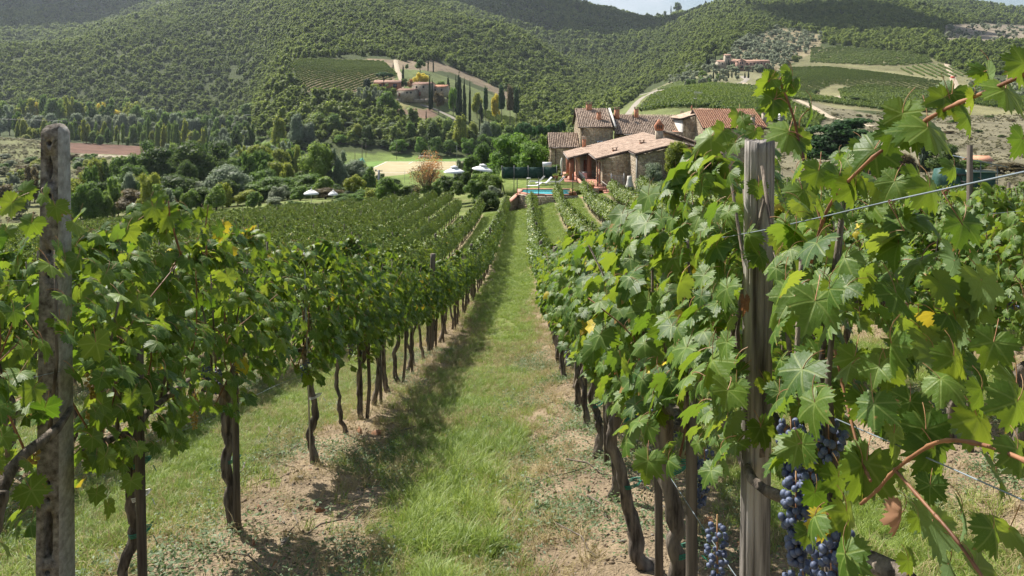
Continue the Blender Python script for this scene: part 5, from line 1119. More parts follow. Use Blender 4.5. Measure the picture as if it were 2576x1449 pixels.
grove('olive_grove', [(1820, 165), (1860, 108), (1960, 72), (2070, 92), (2045, 125), (1970, 170)], 640, 1050, 420, 7.5, 'silvery olive grove on the hillside above the villa')
grove('olive_grove', [(2370, 108), (2385, 66), (2800, 55), (2800, 110)], 780, 1250, 160, 7, 'scattered olives on the bare terraces at top right')
grove('olive_grove', [(2430, 205), (2500, 195), (2600, 215), (2600, 250), (2450, 245)], 380, 640, 60, 5, 'small olives beside the right hand vineyard')
grove('olive_grove', [(1640, 203), (1700, 175), (1780, 160), (1990, 168), (1930, 185), (1780, 192), (1700, 215)], 520, 700, 120, 6.5, 'olives and shrubs round the villa garden')
# ------------------------------------------------------------------ farms across the valley
FW = mat('farm_wall', (.27, .225, .165), (.42, .36, .28), scale=1.2, detail=8); PINK = mat('pink_wall', (.42, .25, .185), (.52, .33, .25), scale=1); FR_ = mat('far_roof', (.26, .15, .105), (.42, .27, .2), scale=2.5, detail=8); TRACK = mat('white_track', (.23, .205, .165), (.31, .28, .23), scale=.8, rough=1)
def block(o, w, d, h, x=0, y=0, ridge='x', rh=1.3, wm=None, wins=(), doors=(), z0=-2.0, rm=None):
    """one volume of a far building: walls (with gables), tiled roof planes with ribs, windows with panes; camera side is -y"""
    b = MB()
    if ridge == 'x': prof = [(x - w / 2, y - d / 2), (x - w / 2, y + d / 2)]; b.prism([(x - w / 2, y - d / 2, z0), (x - w / 2, y + d / 2, z0), (x - w / 2, y + d / 2, h), (x - w / 2, y, h + rh - .1), (x - w / 2, y - d / 2, h)], np.zeros(3), np.array([w, 0, 0]))
    else: b.prism([(x - w / 2, y - d / 2, z0), (x + w / 2, y - d / 2, z0), (x + w / 2, y - d / 2, h), (x, y - d / 2, h + rh - .1), (x - w / 2, y - d / 2, h)], np.zeros(3), np.array([0, d, 0]))
    b.build('wall', wm or FW, o); r = MB(); t = np.array([0, 0, .14]); ov = .35
    if ridge == 'x':
        for s in (-1, 1):
            r.prism([(x - w / 2 - ov, y + s * (d / 2 + ov), h - .15), (x + w / 2 + ov, y + s * (d / 2 + ov), h - .15), (x + w / 2 + ov, y, h + rh), (x - w / 2 - ov, y, h + rh)], np.zeros(3), t)
            for k in range(int(w / .55)): a = x - w / 2 - .2 + k * .55; r.tube([(a, y + s * (d / 2 + ov), h + .02), (a, y, h + rh + .16)], .09, 4, tint=.2, cap=False)
    else:
        for s in (-1, 1):
            r.prism([(x + s * (w / 2 + ov), y - d / 2 - ov, h - .15), (x + s * (w / 2 + ov), y + d / 2 + ov, h - .15), (x, y + d / 2 + ov, h + rh), (x, y - d / 2 - ov, h + rh)], np.zeros(3), t)
            for k in range(int(d / .55)): a = y - d / 2 - .2 + k * .55; r.tube([(x + s * (w / 2 + ov), a, h + .02), (x, a, h + rh + .16)], .09, 4, tint=.2, cap=False)
    r.build('roof', rm or FR_, o)
    for (wx, wz, ww, wh) in wins: window(o, x + wx - ww / 2, x + wx + ww / 2, wz - wh / 2, wz + wh / 2, y - d / 2)
    for (wx, ww, wh) in doors: q = MB(); q.box((x + wx, y - d / 2 - .03, wh / 2), (ww, .12, wh)); q.build('door', WOODR, o)
p = pt(1066, 241, 447)
o = empty('hill_farmhouse', p, 'two storey stone farmhouse across the valley behind tall cypresses', 'house', rz=-.25); block(o, 10.5, 9, 6.3, rh=1.3, wins=[(-2.5, 4.9, .9, 1.2), (1.6, 4.9, .9, 1.2), (-2.8, 1.7, .8, 1.0)], doors=[(-.6, 1.1, 2.3)]); c = MB(); c.box((-3, 1, 7.6), (.7, .7, 1.2)); c.build('chimney', FW, o)
p = pt(1026, 243, 440)
o = empty('hill_farmhouse', p, 'low stone farm annexe with two square windows left of the far farmhouse', 'house', rz=-.25); block(o, 9.5, 8, 3.4, rh=1.0, wins=[(1.2, 2.2, .9, .9), (3.5, 2.2, .9, .9)], doors=[(-3.3, .9, 2.0)])
p = pt(1106, 236, 452)
o = empty('hill_farmhouse', p, 'long red roofed wing right of the far farmhouse cypresses', 'house', rz=-.15); block(o, 9.5, 8, 3.8, rh=1.2, wins=[(-1.5, 2.2, .9, 1.0), (2.2, 2.2, .9, 1.0)], rm=TILER)
p = pt(976, 222, 462)
o = empty('farm_barn', p, 'open brick barn of the far farm beside the umbrella pine', 'barn', rz=.05); block(o, 15, 8, 3.2, rh=1.4, wm=BRICK, wins=[(4.5, 1.4, 2.2, 2.2), (-1.5, 1.2, 1.6, 2.0)]); q = MB(); q.box((-5.2, -4.02, 1.3), (4.2, .12, 2.4)); q.build('opening', DARK, o)
b = MB(); b.box((0, 0, .7), (4, 1.8, 1.0)); b.build('farm_car', WHITE, None, loc=pt(1003, 226, 440) - [0, 0, .3], label='pale vehicle parked beside the far farm annexe', cat='car') if False else None
def strip(name, pts, w, mt, off=.35, **k):
    """a track draped over the terrain; pts are (X, D)"""
    P_ = []
    for (Xa, Da), (Xb, Db) in zip(pts[:-1], pts[1:]):
        for t in np.linspace(0, 1, 13)[:-1]:
            D = Da + (Db - Da) * t; X = Xa + (Xb - Xa) * t; P_.append(((X - XV) * D / F, D))
    P_.append(((pts[-1][0] - XV) * pts[-1][1] / F, pts[-1][1])); P_ = np.array(P_); T = np.gradient(P_, axis=0); T /= np.linalg.norm(T, axis=1)[:, None]; nrm = np.stack([-T[:, 1], T[:, 0]], 1)
    V = []
    for s in (-1, -.33, .33, 1):
        q = P_ + nrm * s * w / 2; V.append(np.column_stack([q, gz(q[:, 0], q[:, 1], False) + off - (.5 if abs(s) == 1 else 0)]))
    n = len(P_); V = np.vstack(V); Q = [[a * n + i, a * n + i + 1, (a + 1) * n + i + 1, (a + 1) * n + i] for a in range(3) for i in range(n - 1)]
    return link(name, mk(name, V, [np.array(Q)], [mt]), kind='structure', **k)
strip('track', [(1088, 398), (1128, 408), (1158, 414), (1140, 424), (1105, 432), (1060, 437)], 4.2, TRACK)
strip('track', [(995, 600), (1000, 520), (1012, 480), (1005, 455)], 4, mat('dirt_track', (.36, .29, .2), (.46, .38, .28), scale=.8, rough=1)); DT = bpy.data.materials['dirt_track']
strip('track', [(1572, 345), (1590, 400), (1610, 470), (1632, 560), (1660, 640)], 6.5, TRACK); strip('track', [(1600, 640), (1690, 560), (1760, 505), (1800, 490), (1868, 500), (1880, 530), (1868, 560)], 5, TRACK)
strip('track', [(1868, 500), (1920, 455), (1970, 400), (2030, 340), (2090, 290), (2200, 262)], 4.5, DT, .25); strip('track', [(2380, 640), (2392, 560), (2405, 480), (2420, 420), (2440, 380)], 6, DT, .25)
strip('track', [(690, 215), (740, 235), (800, 228), (860, 200)], 4, TRACK, .3)
strip('track', [(1960, 430), (2010, 425), (2050, 422), (2078, 385), (2100, 380), (2110, 420), (2150, 440)], 4.5, DT, .3)
p = pt(1060, 252, 437); b = MB()
for k in range(9): b.box((-12 + k * 3.2, -k * .35, -.6 + .05 * (k % 3)), (3.2, .6, 1.9), tint=(k % 3) / 3)
b.build('garden_wall', FW, None, loc=p + np.array([0, 0, .4]), label='low stone terrace wall in front of the far farm', cat='wall')
# villa
p = pt(1840, 171, 620)
o = empty('tower_villa', (p[0] - 2, 620, p[2] - .5), 'stone villa with square tower on the right hillside', 'villa'); block(o, 14, 11, 5.2, x=-2.5, rh=1.2, wins=[(-4, 3.6, 1.0, 1.2), (-1.2, 1.6, 1, 1.6), (3.6, 3.6, 1, 1.2), (5.2, 3.6, 1, 1.2)]); block(o, 4.6, 5, 10.0, x=-2.4, y=-4.6, rh=.9, wins=[(-.8, 8.4, .8, 1.3), (.6, 8.4, .8, 1.3), (-1.0, 3.6, .8, 1.5), (.2, 3.6, .8, 1.5), (1.3, 3.6, .8, 1.5)]); block(o, 9, 9, 6.0, x=8, y=2, rh=1.3, wins=[(0, 4.0, 1, 1.2)])
p = pt(1893, 173, 608)
o = empty('pink_villa_wing', p, 'long pink rendered villa wing with tiled roof right of the tower', 'villa', rz=-.05); block(o, 20, 8, 5.6, x=2.5, y=2, rh=1.2, wm=PINK, wins=[(k * 2.7 - 7, 3.9, 1.0, 1.2) for k in range(6)]); block(o, 7, 7, 5.4, x=-9.5, y=-2, ridge='y', rh=1.7, wm=PINK, wins=[(-.8, 4.2, .7, 1.7), (.8, 4.2, .7, 1.7), (.2, 1.3, 2.0, 1.8)])
p = pt(2480 / 1.0, 0, 1) if False else pt(1797, 8, 1900); o = empty('hilltop_house', (p[0], 1900, g1(p[0], 1900)), 'tiny stone house on the skyline beside a tree', 'house'); block(o, 24, 16, 14, rh=3, wins=[(-5, 9, 2, 3), (5, 9, 2, 3)], z0=-12)
tree(1775, 0, 9, 1850, 'cypress', 'round', 'dark tree on the skyline left of the hilltop house', hi=0); tree(1688, 12, 5, 2000, 'cypress', 'cypress', 'lone cypress on the skyline by the notch', hi=0); tree(1703, 2, 26, 2000, 'oak', 'round', 'dark wood clump on the skyline right of the notch', hi=0); tree(1672, 22, 13, 2050, 'oak', 'round', 'small tree clump in the skyline notch', hi=0); tree(2055, 3, 14, 1500, 'oak', 'round', 'dark tree in the terraced field on the skyline', hi=0)
for i in range(15): tree(2468 + i * 7.5, 10 + (i * 5 % 9) + i * .8, 5 + (i % 3), 1500, 'cypress', 'cypress', 'cypress in the ragged row along the right skyline', 'cypresses on the right skyline', hi=0)

# sports field
p0 = np.array([(920 - XV) * 330 / F, 330]); FZ = -25.45
SF = mat('dry_turf', (.27, .235, .14), (.345, .30, .19), scale=.22, detail=9, stretch=(1, 3, 1), spec=.05); SG = mat('green_turf', (.085, .16, .04), (.15, .22, .06), scale=.4, detail=6, spec=.05)
b = MB(); b.prism([(-62, 226, FZ - .08), (10, 226, FZ - .08), (10, 346, FZ - .08), (-80, 346, FZ - .08)], np.zeros(3), np.array([0, 0, -.6])); b.build('field_margin', SG, None, kind='structure')
b = MB(); b.prism([(-56, 228, FZ), (2, 228, FZ), (2, 326, FZ), (-57.5, 326, FZ)], np.zeros(3), np.array([0, 0, -.5])); b.build('sports_field', SF, None, kind='structure')
b = MB(); z = FZ + .03
for (xa, ya, xb, yb) in ((-56.5, 229, -56.5, 325), (-56.5, 325, 1, 325), (-46, 325, -46, 312), (-24, 325, -24, 320), (-56.5, 276, 1, 276)):
    b.box(((xa + xb) / 2, (ya + yb) / 2, z), (abs(xa - xb) + .25, abs(ya - yb) + .25, .02))
b.build('pitch_markings', WHITE, None, kind='structure')
p = pt(1056, 405, 329); g_ = empty('football_goal', (p[0], 327, FZ), 'white football goal partly hidden by the reddish tree', 'goal'); b = MB()
for a in ((0, 0, 0), (5.4, 0, 0)): b.cyl(a, .09, 2.2, 8)
b.tube([(0, 0, 2.2), (5.4, 0, 2.2)], .09, 8); b.tube([(0, 0, 2.2), (0, 1.3, .1)], .04, 5); b.tube([(5.4, 0, 2.2), (5.4, 1.3, .1)], .04, 5); b.build('goal_frame', WHITE, g_)
b = MB()
for k in range(12): b.tube([(k * .49, .1, 2.15), (k * .49, 1.3, .05)], .012, 3, cap=False)
for k in range(5): b.tube([(0, .25 + k * .25, 1.9 - k * .42), (5.4, .25 + k * .25, 1.9 - k * .42)], .012, 3, cap=False)
b.build('goal_net', WHITE, g_, kind='stuff')
for i, (X, Y0, Y1, D, r) in enumerate([(893, 380, 407, 328, .12), (911, 362, 406, 322, .14), (920.5, 360, 402, 334, .12), (998, 362, 403, 336, .12), (1149, 365, 400, 338, .1), (940, 428, 462, 232, .05), (1018, 428, 462, 232, .05)]):
    a = pt(X, Y1, D); q_ = pt(X, Y0, D); b = MB(); b.cyl((0, 0, 0), r, q_[2] - FZ, 7, r2=r * .7)
    if i == 1: b.box((0, 0, q_[2] - FZ), (.9, .15, .15)); b.box((.3, -.1, q_[2] - FZ + .2), (.35, .2, .3))
    b.build('field_pole', M['stake'] if r > .1 else GMETAL, None, loc=(a[0], D, FZ), label=['short wooden pole at the far left of the sports field', 'wooden floodlight pole beside the green tarpaulin', 'tall wooden pole just right of the floodlight pole', 'tall pole in the middle of the far touchline', 'pole behind the autumn tree', 'thin post on the near side of the field, left', 'thin post on the near side of the field, right'][i], cat='pole', group='poles around the sports field')
p = pt(905, 405, 323); b = MB(); b.add([(-1.3, -.3, 0), (1.6, -.3, 0), (1.9, .9, 0), (-1.0, .9, 0), (1.1, .2, 2.0), (.2, .25, 1.0)], None, [[0, 1, 4], [0, 4, 5], [1, 2, 4], [2, 3, 4], [3, 0, 5], [3, 5, 4]]); b.build('tarpaulin', mat('teal_tarpaulin', (.03, .30, .25), (.06, .42, .36)), None, loc=(p[0], 323, FZ), label='teal green tarpaulin heaped by the floodlight pole', cat='tarpaulin')
p = pt(953, 455, 128); b = MB(); z_ = g1(p[0], 128); b.cyl((0, 0, 0), .16, (YH - 428) * 128 / F - z_, 8); b.box((0, 0, (YH - 430) * 128 / F - z_), (1.2, .12, .12)); b.box((-.5, 0, (YH - 428) * 128 / F - z_), (.2, .2, .25)); b.build('power_pole', GMETAL, None, loc=(p[0], 128, z_), label='grey pole with crossarm at the edge of the left vineyard', cat='pole')
for (X, Y0, D, lab) in ((477, 342, 420, 'wooden utility pole in front of the poplars'), (150, 302, 470, 'thin utility pole with insulators in the poplar row')):
    x = (X - XV) * D / F; z_ = g1(x, D); h = (YH - Y0) * D / F - z_; o = empty('utility_pole', (x, D, z_), lab, 'utility pole'); b = MB(); b.cyl((0, 0, 0), .18, h, 7, r2=.12); b.build('pole', M['stake'] if X > 300 else GMETAL, o); b = MB(); b.box((0, 0, h - .5), (1.8, .15, .15)); b.build('crossarm', M['stake'], o)
    for a in (-.8, 0, .8): b = MB(); b.cyl((a, 0, h - .4), .06, .25, 6); b.build('insulator', WHITE, o)
for k, dz in enumerate((0, .5)):
    P_ = [pt(X, Y, D) for X, Y, D in ((-300, 292, 470), (150, 303 + k * 2, 470), (245, 316 + k, 520), (420, 330 + k * 2, 600))]; b = MB(); b.tube(crom(np.linspace(0, 1, 4), np.array(P_), np.linspace(0, 1, 16)), .035, 3, cap=False); b.build('power_line', GMETAL, None, label=['upper power line crossing the willow belt', 'lower power line crossing the willow belt'][k], cat='power line')

# ------------------------------------------------------------------ far vineyards: one mass of rows each
def far_vines(name, poly, d0, d1, ang, sp, label, h=1.7, w=.75, grid=None, hue=(.25, .8), gap=.0, step=1.3, curve=0.0, mk_='vinefar'):
    """rows run in the plan direction ang (from +y towards +x) inside an outline seen from the path"""
    rng = np.random.RandomState(len(label)); pu = np.array([math.sin(ang), math.cos(ang)]); pv = np.array([math.cos(ang), -math.sin(ang)])
    Xs = [q[0] for q in poly]; c = np.array([((min(Xs) + max(Xs)) / 2 - XV) * (d0 + d1) / 2 / F, (d0 + d1) / 2]); L = max((max(Xs) - min(Xs)) * d1 / F, d1 - d0) * .8
    s = np.arange(-L, L, step); r = np.arange(-L, L, sp); S_, R_ = np.meshgrid(s, r); S_ = S_ + rng.rand(*S_.shape) * .4; bend = curve * (S_ / 50.) ** 2
    x = c[0] + pu[0] * S_ + pv[0] * (R_ + bend); y = c[1] + pu[1] * S_ + pv[1] * (R_ + bend); x = x.ravel(); y = y.ravel(); ok = (y > d0) & (y < d1); x = x[ok]; y = y[ok]; z = gz(x, y, False); X_, Y_ = proj(x, y, z)
    ok = inpoly(poly, X_, Y_) & (rng.rand(len(x)) > gap + .3 * (fbm(x / 8, y / 8, 9) > .28)); x, y, z = x[ok], y[ok], z[ok]; n = len(x)
    q = .85 + .35 * rng.rand(n); print(name, n)
    scatter(name, np.stack([x, y, z + .1], 1), np.stack([0 * q, 0 * q, -ang + rng.randn(n) * .12 + math.pi * (rng.rand(n) < .5)], 1), np.stack([w * q, step * 1.2 + 0 * q, h * q], 1), rng.randint(0, 4, n), np.clip(hue[0] + (hue[1] - hue[0]) * rng.rand(n), 0, 1), VC, label=label, cat='vineyard')
VC = []
for i in range(4):
    V, Q, T, ti = crowngeo(400 + i, 'hedge', 120, .2, 5); VC.append(mk('vine_clump', V, [Q, T], [M['vinefar']], tint=ti * .9))
far_vines('vineyard', [(738, 152), (870, 146), (965, 156), (1000, 190), (955, 226), (780, 236), (752, 210), (735, 170)], 420, 585, math.atan2(36, 90), 3.7, 'striped hillside vineyard above the oak wood across the valley', hue=(.5, 1), w=.85, h=1.5)
far_vines('vineyard', [(1606, 282), (1640, 245), (1700, 224), (1790, 213), (1905, 220), (1990, 262), (2070, 300), (2055, 330), (1900, 300), (1780, 272), (1690, 272)], 225, 520, 1.25, 2.3, 'large dark green vineyard rising behind the farmhouse roofs', w=1.25, step=1.5, h=1.9, hue=(0, .5))
far_vines('vineyard', [(1900, 205), (1985, 170), (2080, 168), (2230, 185), (2370, 205), (2378, 240), (2230, 235), (2100, 212), (2070, 225), (2040, 240), (1925, 232)], 395, 640, .88, 2.9, 'large vineyard with slanting rows on the right hillside', w=.5, h=1.0, hue=(.3, .9))
far_vines('vineyard', [(2262, 175), (2340, 160), (2420, 175), (2435, 192), (2360, 197), (2270, 185)], 520, 720, .25, 6.0, 'small vineyard patch below the right wood', w=1.0, h=1.5, hue=(.2, .7))
far_vines('vineyard', [(2040, 122), (2120, 118), (2330, 138), (2345, 160), (2250, 168), (2040, 158)], 560, 860, 1.5, 7.5, 'terraced vine rows under the dark wood', w=1.8, hue=(.3, .9), gap=.15)
far_vines('vineyard', [(2110, 228), (2180, 215), (2370, 238), (2400, 280), (2300, 280), (2120, 250)], 320, 480, 1.38, 5.0, 'lower terraced vine rows on the right slope', w=1.6, hue=(.2, .8), gap=.08)
far_vines('vineyard', [(1930, 236), (2010, 238), (2110, 252), (2260, 275), (2250, 282), (2090, 262), (1950, 246)], 330, 470, 1.42, 4.0, 'narrow vine band along the field track', w=1.3, hue=(.2, .7))
far_vines('vineyard', [(1650, 212), (1720, 198), (1790, 205), (1740, 218), (1655, 228)], 430, 620, -.1, 3.2, 'small bright vineyard below the villa olives', hue=(.4, 1))
far_vines('vineyard', [(1205, 262), (1240, 262), (1300, 290), (1310, 325), (1270, 322), (1190, 282)], 370, 470, 1.1, 3.0, 'narrow vineyard on the slope below the far farm', hue=(.2, .7))
far_vines('vineyard', [(2440, 215), (2600, 225), (2600, 285), (2430, 262)], 300, 520, 1.3, 3.2, 'dark vine rows at the right edge beyond the olives', hue=(.1, .6))
far_vines('vineyard', [(1890, 50), (1885, -10), (2130, -10), (2118, 40)], 1300, 2300, 1.45, 15, 'terraced vineyard on the skyline hilltop', w=6, h=4, step=5, hue=(.4, 1), gap=.1)
SCB = [mk('scrub_clump', *(lambda c: (c[0], [c[1], c[2]]))(crowngeo(440 + i, 'round', 110, .2, 6)), [M['scrub']], tint=crowngeo(440 + i, 'round', 110, .2, 6)[3]) for i in range(4)]
sr = np.random.RandomState(12); dd = np.sqrt(sr.rand(16000) * (430 ** 2 - 120 ** 2) + 120 ** 2); xx = ((1650 + 1200 * sr.rand(16000)) - XV) / F * dd; zz = gz(xx, dd, False); X_, Y_ = proj(xx, dd, zz)
ok = inpoly([(1950, 262), (2110, 275), (2300, 295), (2700, 275), (2700, 500), (1700, 500)], X_, Y_) & (fbm(xx / 14, dd / 14, 61) + .12 * sr.randn(16000) > .02); xx, dd, zz = xx[ok], dd[ok], zz[ok]; k = len(xx); q = .5 + 1.1 * sr.rand(k) ** 2; print('scrub', k)
scatter('low_scrub', np.stack([xx, dd, zz - .05], 1), np.stack([0 * q, 0 * q, sr.rand(k) * 6], 1), np.stack([q * 1.3, q, q * .55], 1), sr.randint(0, 4, k), sr.rand(k), SCB, label='low dry scrub over the bare terraced slope', cat='scrub')
dd = np.sqrt(sr.rand(12000) * (480 ** 2 - 150 ** 2) + 150 ** 2); xx = ((-150 + 600 * sr.rand(12000)) - XV) / F * dd; zz = gz(xx, dd, False); X_, Y_ = proj(xx, dd, zz)
ok = inpoly([(-150, 345), (90, 352), (200, 392), (420, 402), (420, 560), (-150, 560)], X_, Y_) & (fbm(xx / 16, dd / 16, 63) + .14 * sr.randn(12000) > .0); xx, dd, zz = xx[ok], dd[ok], zz[ok]; k = len(xx); q = .7 + 2.0 * sr.rand(k) ** 2
scatter('low_scrub', np.stack([xx, dd, zz - .05], 1), np.stack([0 * q, 0 * q, sr.rand(k) * 6], 1), np.stack([q * 1.3, q, q * .55], 1), sr.randint(0, 4, k), sr.rand(k), SCB, label='low scrub and tall weeds on the rough left hillside', cat='scrub')
q = MB(); p = pt(2397, 212, 530); q.box((0, 0, .8), (1.6, 2.6, 1.2)); q.cyl((-.5, -1.2, .5), .5, .1, 8); q.build('red_tractor', mat('red_paint', (.45, .06, .03), (.5, .09, .05)), None, loc=(p[0], 530, g1(p[0], 530) + .2), label='tiny red tractor on the far vineyard track', cat='tractor')

# ------------------------------------------------------------------ tractor, covered machine and open shed on the right
zb = (YH - 500) * 110 / F
o = empty('tractor', (*pt(2408, 470, 106)[:2], zb), 'small orange tractor with folded roll bar before green tarpaulin', 'tractor', rz=.3); OR = mat('orange_paint', (.50, .085, .03), (.58, .12, .05), rough=.5)
b = MB(); b.box((-.2, 0, 1.15), (1.7, .75, .5)); b.box((-1.15, 0, 1.1), (.35, .7, .55), taper=.9); b.build('bonnet', OR, o); b = MB(); b.box((.9, 0, 1.05), (.9, 1.2, .25)); b.box((1.1, .55, 1.3), (.8, .25, .12)); b.box((1.1, -.55, 1.3), (.8, .25, .12)); b.build('mudguard', OR, o)
for a, r in ((-1.0, .42), (1.1, .62)):
    for c in (-.75, .45):
        b = MB(); b.tube([(a, c, r), (a, c + .3, r)], r, 16); w_ = b.build('wheel', DMETAL, o); b = MB(); b.tube([(a, c - .02, r), (a, c + .32, r)], r * .5, 10); b.build('rim', OR, w_)
b = MB(); b.tube([(1.5, -.5, 1.1), (1.4, -.5, 2.3), (1.1, -.45, 2.75), (1.1, .45, 2.75), (1.4, .5, 2.3), (1.5, .5, 1.1)], .06, 6); b.tube([(.4, -.3, 1.3), (.2, -.1, 1.9)], .03, 5); b.build('roll_bar', DMETAL, o); b = MB(); b.box((.95, 0, 1.55), (.45, .5, .12)); b.box((1.2, 0, 1.8), (.12, .5, .5)); b.build('seat', DMETAL, o); b = MB(); b.tube([(.2 + .18 * math.cos(a), .2 * math.sin(a), 1.9 + .05 * math.cos(a)) for a in np.linspace(0, 6.28, 12)], .025, 4); b.build('steering_wheel', DMETAL, o)
TG = mat('green_tarpaulin', (.018, .065, .05), (.035, .10, .08), scale=2, bump=.03, rough=.6)
o = empty('covered_machine', (*pt(2398, 470, 112)[:2], zb), 'tall farm machine covered with a dark green tarpaulin', 'machine'); b = MB(); b.prism([(-2.0, -1, 0), (1.4, -1, 0), (1.5, -1, 2.9), (1.1, -1, 4.0), (-.2, -1, 4.1), (-2.0, -1, 3.9), (-2.3, -1, 2.6)], np.zeros(3), np.array([0, 2.4, 0])); b.build('tarpaulin', TG, o)
b = MB(); b.box((-.2, -1.15, 3.3), (3.0, .3, .25), ry=.05); b.box((-1.2, -1.1, 2.3), (.12, .12, 1.9), ry=.3); b.box((.7, -1.1, 2.3), (.12, .12, 1.9), ry=-.4); b.build('frame', DMETAL, o)
o = empty('open_shed', (*pt(2460, 470, 118)[:2], zb), 'open shed with sloping blue grey sheet roof on thin posts', 'shed'); b = MB(); xa = (2418 - 2460) * 118 / F; xb = (2522 - 2460) * 118 / F
b.hexa(np.array([(xa, -1.5, 5.05), (xb, -1.5, 3.75), (xb, 3, 3.85), (xa, 3, 5.25), (xa, -1.5, 5.15), (xb, -1.5, 3.85), (xb, 3, 3.95), (xa, 3, 5.35)])); b.build('roof', mat('sheet_roof', (.16, .20, .24), (.24, .29, .33), rough=.45, metal=.2), o)
for a, hh_ in ((xa + .6, 5.0), (xa + 2.2, 4.6), (xb - 1.5, 3.9)): b = MB(); b.cyl((a, -1.2, 0), .07, hh_, 6); b.build('post', GMETAL, o)
b = MB(); b.box((-.4, .5, 1.5), (5.2, 2.5, 3.0)); b.build('wall', TG, o); b = MB(); b.box((-.4, .4, 3.06), (5.6, 3.2, .1)); b.build('roof', mat('pale_sheet', (.32, .4, .33), (.38, .46, .4)), o)
# ------------------------------------------------------------------ the vineyard
ends = {0: 84, 1: 86, 2: 85, 3: 82, 4: 80, 5: 78, -1: 86, -2: 84, -3: 90, -4: 108, -5: 114, -6: 114, -7: 113, -8: 112}
starts = {0: 5.6, -1: 2.7, 1: 4.2}
vr = np.random.RandomState(21)
pos = []
for k in range(-26, 16):
    x = rowx(k); e = ends.get(k, 110 - .3 * max(0, -k - 8) if k < 0 else 78); y = starts.get(k, max(1.2, abs(x) * .95 - 1)) if k > 1 or k < -1 else starts[k]
    if k > 1: y = x / .70
    if k < -1: y = -x / .74
    while y < e:
        pos.append((k, x + vr.randn() * .035, y)); y += .92 + .16 * vr.rand()
# the row left of the path: trunks that can be told apart, each at its own place
L1 = [(4.07, [(0, 0, 0), (.0, .02, .2), (.05, .04, .42), (.075, 0, .62), (.08, 0, .98)], .040), (5.64, [(0, 0, 0), (-.02, 0, .35), (-.06, .02, .7), (-.07, 0, 1.0)], .046), (7.7, [(.03, 0, 0), (.0, 0, .25), (.03, .02, .5), (-.04, 0, .8), (-.05, 0, 1.05)], .05), (9.05, [(.02, 0, 0), (-.02, 0, .2), (-.06, 0, .5), (-.08, 0, .95)], .03)]
R1 = [(3.42, [(.05, 0, -.05), (.03, 0, .2), (.0, .02, .45), (-.02, 0, .7), (-.06, 0, 1.1)], .055), (4.6, [(.08, 0, 0), (.0, 0, .08), (-.03, .03, .3), (-.08, 0, .55), (-.15, .02, .78), (-.06, 0, 1.02)], .05), (5.9, [(.02, 0, 0), (.0, 0, .3), (-.04, 0, .65), (-.03, 0, 1.0)], .042), (7.4, [(.03, 0, 0), (.02, 0, .3), (-.02, .02, .5), (-.03, 0, 1.0)], .045), (8.7, None, .036), (9.8, None, .04)]
pos = [p for p in pos if not (p[0] == -1 and p[2] < 9.8) and not (p[0] == 0 and p[2] < 10.5)]
hero = [(-1, rowx(-1), y, pa, r) for y, pa, r in L1] + [(0, rowx(0), y, pa, r) for y, pa, r in R1]
hero += [(-1, rowx(-1), 2.95, None, .045), (0, rowx(0) + .02, 1.78, [(0, 0, 0), (.02, 0, .4), (.0, 0, .8), (.03, 0, 1.05)], .045), (0, rowx(0) + .03, 2.36, [(0, 0, 0), (0, 0, .5), (.0, 0, 1.1)], .022)]
hero += [(1, rowx(1), 5.3, [(0, 0, 0), (-.05, 0, .35), (-.1, 0, .62), (.12, 0, .8), (.3, 0, .9)], .06), (1, rowx(1), 6.3, None, .045), (1, rowx(1), 7.3, None, .045), (1, rowx(1), 8.4, None, .045)]
pos = [p for p in pos if not (p[0] == 1 and p[2] < 9.2)]
OR_ = ['first', 'second', 'third', 'fourth', 'fifth', 'sixth', 'seventh', 'eighth', 'ninth', 'tenth', 'eleventh', 'twelfth', 'thirteenth', 'fourteenth', 'fifteenth', 'sixteenth', 'seventeenth', 'eighteenth']
HL = {(-1, 2.95): 'dark leafy grapevine around the tall concrete post', (-1, 4.07): 'grapevine with twisted trunk tied to a dark stake by the concrete post', (-1, 5.64): 'grapevine whose straight dark trunk leans on its stake', (-1, 7.7): 'grapevine with thick gnarled trunk and thin grey metal rod', (-1, 9.05): 'grapevine with thin wavy trunk just beyond the metal rod',
      (0, 3.42): 'grapevine with the thickest gnarled trunk left of the weathered post', (0, 4.6): 'grapevine with crooked curving trunk tied with green string', (0, 5.9): 'grapevine between the crooked trunk and the twin trunk', (0, 7.4): 'grapevine with split twin trunk beside the right alley edge', (0, 8.7): 'first slim grapevine beyond the twin trunk in the right row', (0, 9.8): 'second slim grapevine beyond the twin trunk in the right row',
      (0, 1.78): 'grapevine with blue grape bunches right of the weathered post', (0, 2.36): 'young grapevine just behind the weathered wooden post', (1, 5.3): 'grapevine with thick bent arm at the right edge', (1, 6.3): 'grapevine with dark grapes beside the second row stake', (1, 7.3): 'grapevine behind the leafy shoots in the second right row', (1, 8.4): 'farther grapevine with dark grapes in the second right row'}
GRP = {-1: 'grapevines in the left row by the path', 0: 'grapevines in the right row by the path', 1: 'grapevines in the second right row'}
GEO = {g: [mk('leaf', V, [Q, T], [M['vine'], M['petiole']], tint=np.full(len(V), .5), smooth=True, uv=uv, fmid=m)] for g, (V, Q, T, uv, m) in []} if False else None
